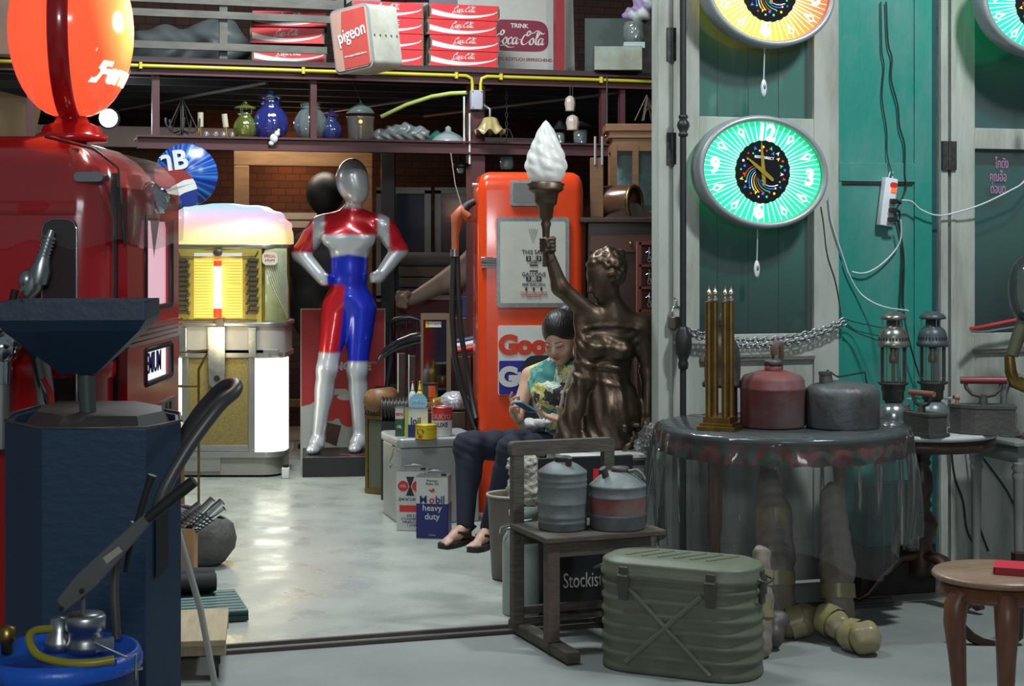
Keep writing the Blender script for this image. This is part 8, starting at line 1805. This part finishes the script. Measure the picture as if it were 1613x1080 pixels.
# tilted light box sign
v = W(577, 62, 10.0); t = thing('light_box_sign', 'tilted red and white light box sign lettered pigeon, on the beam', 'sign', (v.x, v.y+.03, v.z), rot=(radians(3), radians(-6), radians(-38)))
mb = MB(); mb.rbox((0, 0, 0), (.31, .25, .385), .04, axis='y', n=6); mb.build('casing', mat('box_cream', (.50, .50, .44), .5, 0, (.35, .33, .26), 5), t)
mb = MB(); mb.rbox((0, -.13, 0), (.315, .012, .39), .04, axis='y', n=6); mb.build('rim', mat('rim_grey', (.25, .26, .25), .5), t)
mb = MB(); mb.rbox((0, -.137, 0), (.285, .012, .36), .03, axis='y', n=6); fc = mb.build('faded_face', mat('faded_pink', (.48, .28, .22), .5), t)
mb = MB(); mb.add([(.138, -.1455, .172), (-.05, -.1455, .172), (-.075, -.1455, .0), (-.07, -.1455, -.172), (.138, -.1455, -.172)], [(0, 1, 2, 3, 4)]); mb.build('red_field', mat('faded_red', (.50, .07, .06), .5), fc)
text('lettering', 'pigeon', .115, WHITE, fc, (.02, -.1475, .03), sx=.75, off=.001, M=Matrix.Rotation(radians(-8), 4, 'Y')); text('lettering', 'www.pigeonthailand.com', .018, WHITE, fc, (.03, -.1475, -.10)); 
for z in range(5): mb = MB(); mb.ball((.156, -.10+z*.05, .0), .006, seg=8); mb.build('rivet', IRON, t)
# white drinks board
K7 = 11.2/FPX; v = W(815, 118, 11.42); t = thing('drinks_board', 'large white board with a dark red rounded logo panel, behind the crates', 'signboard', (v.x, v.y, ZM), rot=(radians(-4), 0, T))
bw, bh = .84, .62; mb = MB(); mb.box((0, 0, bh/2), (bw, .012, bh)); bd = mb.build('board', mat('board_offwhite', (.46, .44, .40), .5), t)
mb = MB(); P = []; cxx, czz, hw_, hh_ = .02, .285, .21, .11
for i in range(40):
    a = i/40*2*pi; C_, S_ = cos(a), sin(a); P.append((cxx+hw_*(abs(C_)**.35)*(1 if C_ > 0 else -1), -.0075, czz+hh_*(abs(S_)**.55)*(1 if S_ > 0 else -1)*(1-.12*abs(C_)**4)))
mb.add(P, [tuple(range(40))]); lg = mb.build('logo_panel', mat('logo_maroon', (.20, .015, .04), .5), bd)
mb = MB(); cola(mb, .37, M=Matrix.Translation((.015, -.009, .265))); mb.build('script', mat('board_letter', (.62, .6, .56), .5), lg)
text('lettering', 'TRINK', .042, MATS['board_letter'], lg, (.02, -.009, .352), sx=1.05, off=.001); text('lettering', 'GUT GEKÜHLT · KALTIG KÖSTLICH ERFRISCHEND', .030, MATS['logo_maroon'], bd, (-.085, -.0075, .118), sx=1.0, off=.0005)
# slatted rack
GP = mat('grey_plank', (.12, .11, .09), .7, 0, (.07, .065, .055), 6, stretch=(.3, 3, 3))
t = thing('slatted_rack', 'grey plank rack running across the upper floor at the left', 'rack', tuple(MZ @ Vector((mzx(350), -.01, ZM)))); 
for (x0, x1, z, h, y) in ((180, 515, 2.735, .045, .01), (180, 535, 2.935, .045, .02), (160, 540, 3.03, .06, .03), (180, 380, 3.16, .05, .02)):
    mb = MB(); mb.box(((mzx(x0)+mzx(x1))/2, y, z), (mzx(x1)-mzx(x0), .03, h), M=MZ); mb.build('plank', GP, t, world=True)
for px in (353, 537): mb = MB(); mb.box((mzx(px), .045, 2.93), (.05, .03, .53), M=MZ); mb.build('upright', GP, t, world=True)
t = thing('tarp_heap', 'dim heap of wrapped goods behind the slatted rack', 'wrapped goods', tuple(MZ @ Vector((-1.5, 1.0, ZM)))); v = MZ @ Vector((mzx(320), .8, ZM))
sd = SD(v-Vector((.5, .35, .0)), v+Vector((.5, .35, .5)), .02); sd.ell(v+Vector((-.15, 0, .1)), (.3, .25, .2), k=.1).ell(v+Vector((.2, 0, .15)), (.2, .22, .2), k=.1); sd.mesh('tarp', mat('dim_tarp', (.10, .11, .11), .5), t, world=True, disp=lambda P: .012*np.sin(P[:,0]*30+np.sin(P[:,2]*24)*2), keep=lambda P: P[:,2] > ZM+.002)
for i, (px0, px1, py0, py1, c_, lb) in enumerate(((545, 600, -25, 30, (.25, .26, .28), 'pale plastic-wrapped bundle above the tilted light box'), (640, 675, -20, 18, (.30, .26, .38), 'lilac plastic-wrapped bundle above the right crates'), (675, 722, -30, 20, (.05, .02, .05), 'dark plum carton above the right crates'))):
    t = bx('storage_bundle', lb, 'bundle', px0, px1, py0, py1+85, 11.7, mat('bundle_%s' % 'abc'[i], c_, .35), .3); t.location.z = ZM; 
# right end of the mezzanine
t = bx('metal_box', 'shiny creased pale metal box at the right end of the mezzanine', 'box', 936, 1012, 84, 122, 11.0, mat('pale_tin_sheet', (.30, .33, .28), .25, .5, (.20, .20, .15), 5), .25); t.location.z = ZM
t = bx('green_screen', 'dull green-grey sheet standing behind the pale metal box', 'sheet', 921, 1012, 32, 128, 11.6, mat('dull_green', (.05, .075, .065), .6), .02); t.location.z = ZM
v = W(1000, 385, 11.0); t = thing('glass_vase', 'clear vase packed with straw on the pale metal box', 'vase', (v.x, 11.1, 2.815)); mb = MB(); mb.box((0, 0, .02), (.14, .12, .04)); mb.build('base', mat('pale_blue_base', (.35, .45, .44), .4), t)
mb = MB(); mb.lathe([(.05, .04), (.07, .08), (.07, .15), (.062, .18)], seg=24); mb.build('glass_bowl', tinted('tint_clear_jar', (.8, .92, .92)), t); mb = MB()
random.seed(9)
for i in range(16): a = random.uniform(0, 6.28); mb.tube([(.02*cos(a), .02*sin(a), .06), (.06*cos(a+.5), .06*sin(a+.5), .17)], .003, 4)
mb.build('straw', mat('straw', (.5, .5, .38), .6), t)
v = Vector((W(1003, 385, 11.1).x, 11.1, 2.995)); sd = SD(v-Vector((.13, .1, .01)), v+Vector((.13, .1, .22)), .01); sd.ell(v+Vector((0, 0, .05)), (.10, .07, .05), k=.02).ell(v+Vector((.04, 0, .12)), (.07, .06, .07), k=.02)
t = thing('cloth_bundle', 'lilac and white cloth bundle on top of the straw vase', 'cloth', tuple(v)); sd.mesh('cloth', mat('lilac_cloth', (.28, .20, .36), .7, 0, (.5, .52, .5), 4, .5, .03), t, world=True, disp=lambda P: .008*np.sin(P[:,0]*70+P[:,2]*50))
mb = MB(); v = MZ @ Vector((mzx(1021), .05, 0)); mb.box((v.x, v.y, 3.2), (.085, .085, 1.1), rz=T); struct('timber_post', mb, GP)
# painting, plywood and globe glow at far left
K8 = 9.6/FPX; v = W(25, 86, 9.6); t = thing('horse_painting', 'painting of a brown running horse on an orange field, top left', 'painting', tuple(v), rz=T)
mb = MB(); mb.box((0, 0, .22), (.30, .02, .44)); bd = mb.build('canvas', mat('painted_field', (.22, .10, .05), .7, 0, (.09, .075, .07), 4, .5, .2), t)
mb = MB(); P = [(-.12, .44), (-.10, .36), (-.04, .33), (.03, .34), (.06, .44)]; mb.add([(x, -.012, z) for x, z in P], [tuple(range(5))]); mb.build('white_smoke', mat('paint_grey_white', (.33, .35, .36), .7), bd)
mb = MB(); mb.add([(x, -.0125, z) for x, z in ((.02, .44), (.03, .34), (.05, .28), (.02, .22), (.06, .12), (.07, .12), (.045, .21), (.08, .25), (.10, .20), (.12, .10), (.13, .10), (.12, .22), (.13, .30), (.14, .44))], [tuple(range(14))]); mb.build('horse', mat('paint_horse', (.10, .035, .02), .7), bd)
t = thing('plywood_sheet', 'tan plywood sheet slanting behind the red pump at the far left', 'sheet', tuple(MZ @ Vector((mzx(5)-.45, .5, 0))), rot=(0, .22, T)); mb = MB(); mb.box((-.1, 0, 1.25), (.5, .03, 2.5)); mb.build('panel', mat('tan_ply', (.34, .22, .11), .6), t)
# blue round drinks sign
d = 9.7; K9 = d/FPX; v = W(293, 276, d); t = thing('round_drinks_sign', 'round blue drinks sign with a red, white and blue ball, above the jukebox', 'sign', tuple(v), rz=.1)
r = 49*K9; n = 64; mb = MB(); mb.lathe([(r, -.012), (r+.003, 0), (r, .012)], seg=n, M=Matrix.Rotation(pi/2, 4, 'X'))
bm_ = bpy.data.materials.new('streaky_blue'); bm_.use_nodes = True; N = bm_.node_tree.nodes; L = bm_.node_tree.links; b = N['Principled BSDF']; tc = N.new('ShaderNodeTexCoord'); gd = N.new('ShaderNodeTexGradient'); gd.gradient_type = 'RADIAL'; mp = N.new('ShaderNodeMapping'); mp.inputs['Rotation'].default_value = (pi/2, 0, 0); mp.inputs['Location'].default_value = (.05, .0, .05); L.new(tc.outputs['Object'], mp.inputs[0]); L.new(mp.outputs[0], gd.inputs[0])
nz_ = N.new('ShaderNodeTexNoise'); nz_.noise_dimensions = '1D'; nz_.inputs['Scale'].default_value = 42; L.new(gd.outputs[1], nz_.inputs['W']); cr = N.new('ShaderNodeValToRGB'); e = cr.color_ramp.elements; e[0].position = .45; e[0].color = (.008, .02, .20, 1); e[1].position = .68; e[1].color = (.04, .22, .55, 1); L.new(nz_.outputs[0], cr.inputs[0]); L.new(cr.outputs[0], b.inputs['Base Color']); b.inputs['Roughness'].default_value = .25
disc = mb.build('disc', bm_, t)
def arcshape(fn, y, m, nm):
    mb = MB(); P = fn(); mb.add([(a, y, b_) for a, b_ in P], [tuple(range(len(P)))]); return mb.build(nm, m, disc)
bx_, bz_, br = -24*K9, -30*K9, 43*K9
def clipdisc(P):
    out = []
    for a, b_ in P:
        q_ = math.hypot(a, b_); f_ = min(1, (r-.004)/q_) if q_ > 0 else 1; out.append((a*f_, b_*f_))
    return out
arcshape(lambda: clipdisc([(bx_+br*cos(i/40*2*pi), bz_+br*sin(i/40*2*pi)) for i in range(40)]), -.0145, mat('ball_blue', (.01, .03, .22), .25), 'ball')
arcshape(lambda: clipdisc([(bx_+br*cos(a), bz_+br*sin(a)) for a in [radians(15+i*6) for i in range(28)]]), -.0155, mat('ball_red', (.30, .03, .03), .3), 'ball_red_top')
W1 = [(bx_+br*cos(radians(a)), bz_+br*sin(radians(a))) for a in (35, 25, 12)]+[(bx_+br*.5, bz_+br*.05), (bx_+br*.1, bz_-br*.2), (bx_-br*.3, bz_-br*.5), (bx_-br*.7, bz_-br*.6), (bx_-br*.75, bz_-br*.1), (bx_-br*.3, bz_), (bx_+br*.1, bz_+br*.3), (bx_+br*.5, bz_+br*.52)]
arcshape(lambda: clipdisc(W1), -.0165, WHITE, 'white_band')
text('lettering', 'าB', .155, WHITE, disc, (-14*K9, -.0175, 24*K9), off=.005, M=Matrix.Rotation(radians(-8), 4, 'Y'))
mb = MB(); mb.tube([(0, .01, r-.01), (0, .52, 2.13-v.z), (0, .9, 2.13-v.z)], .003, 5); mb.build('hanging_wire', STEEL, t)
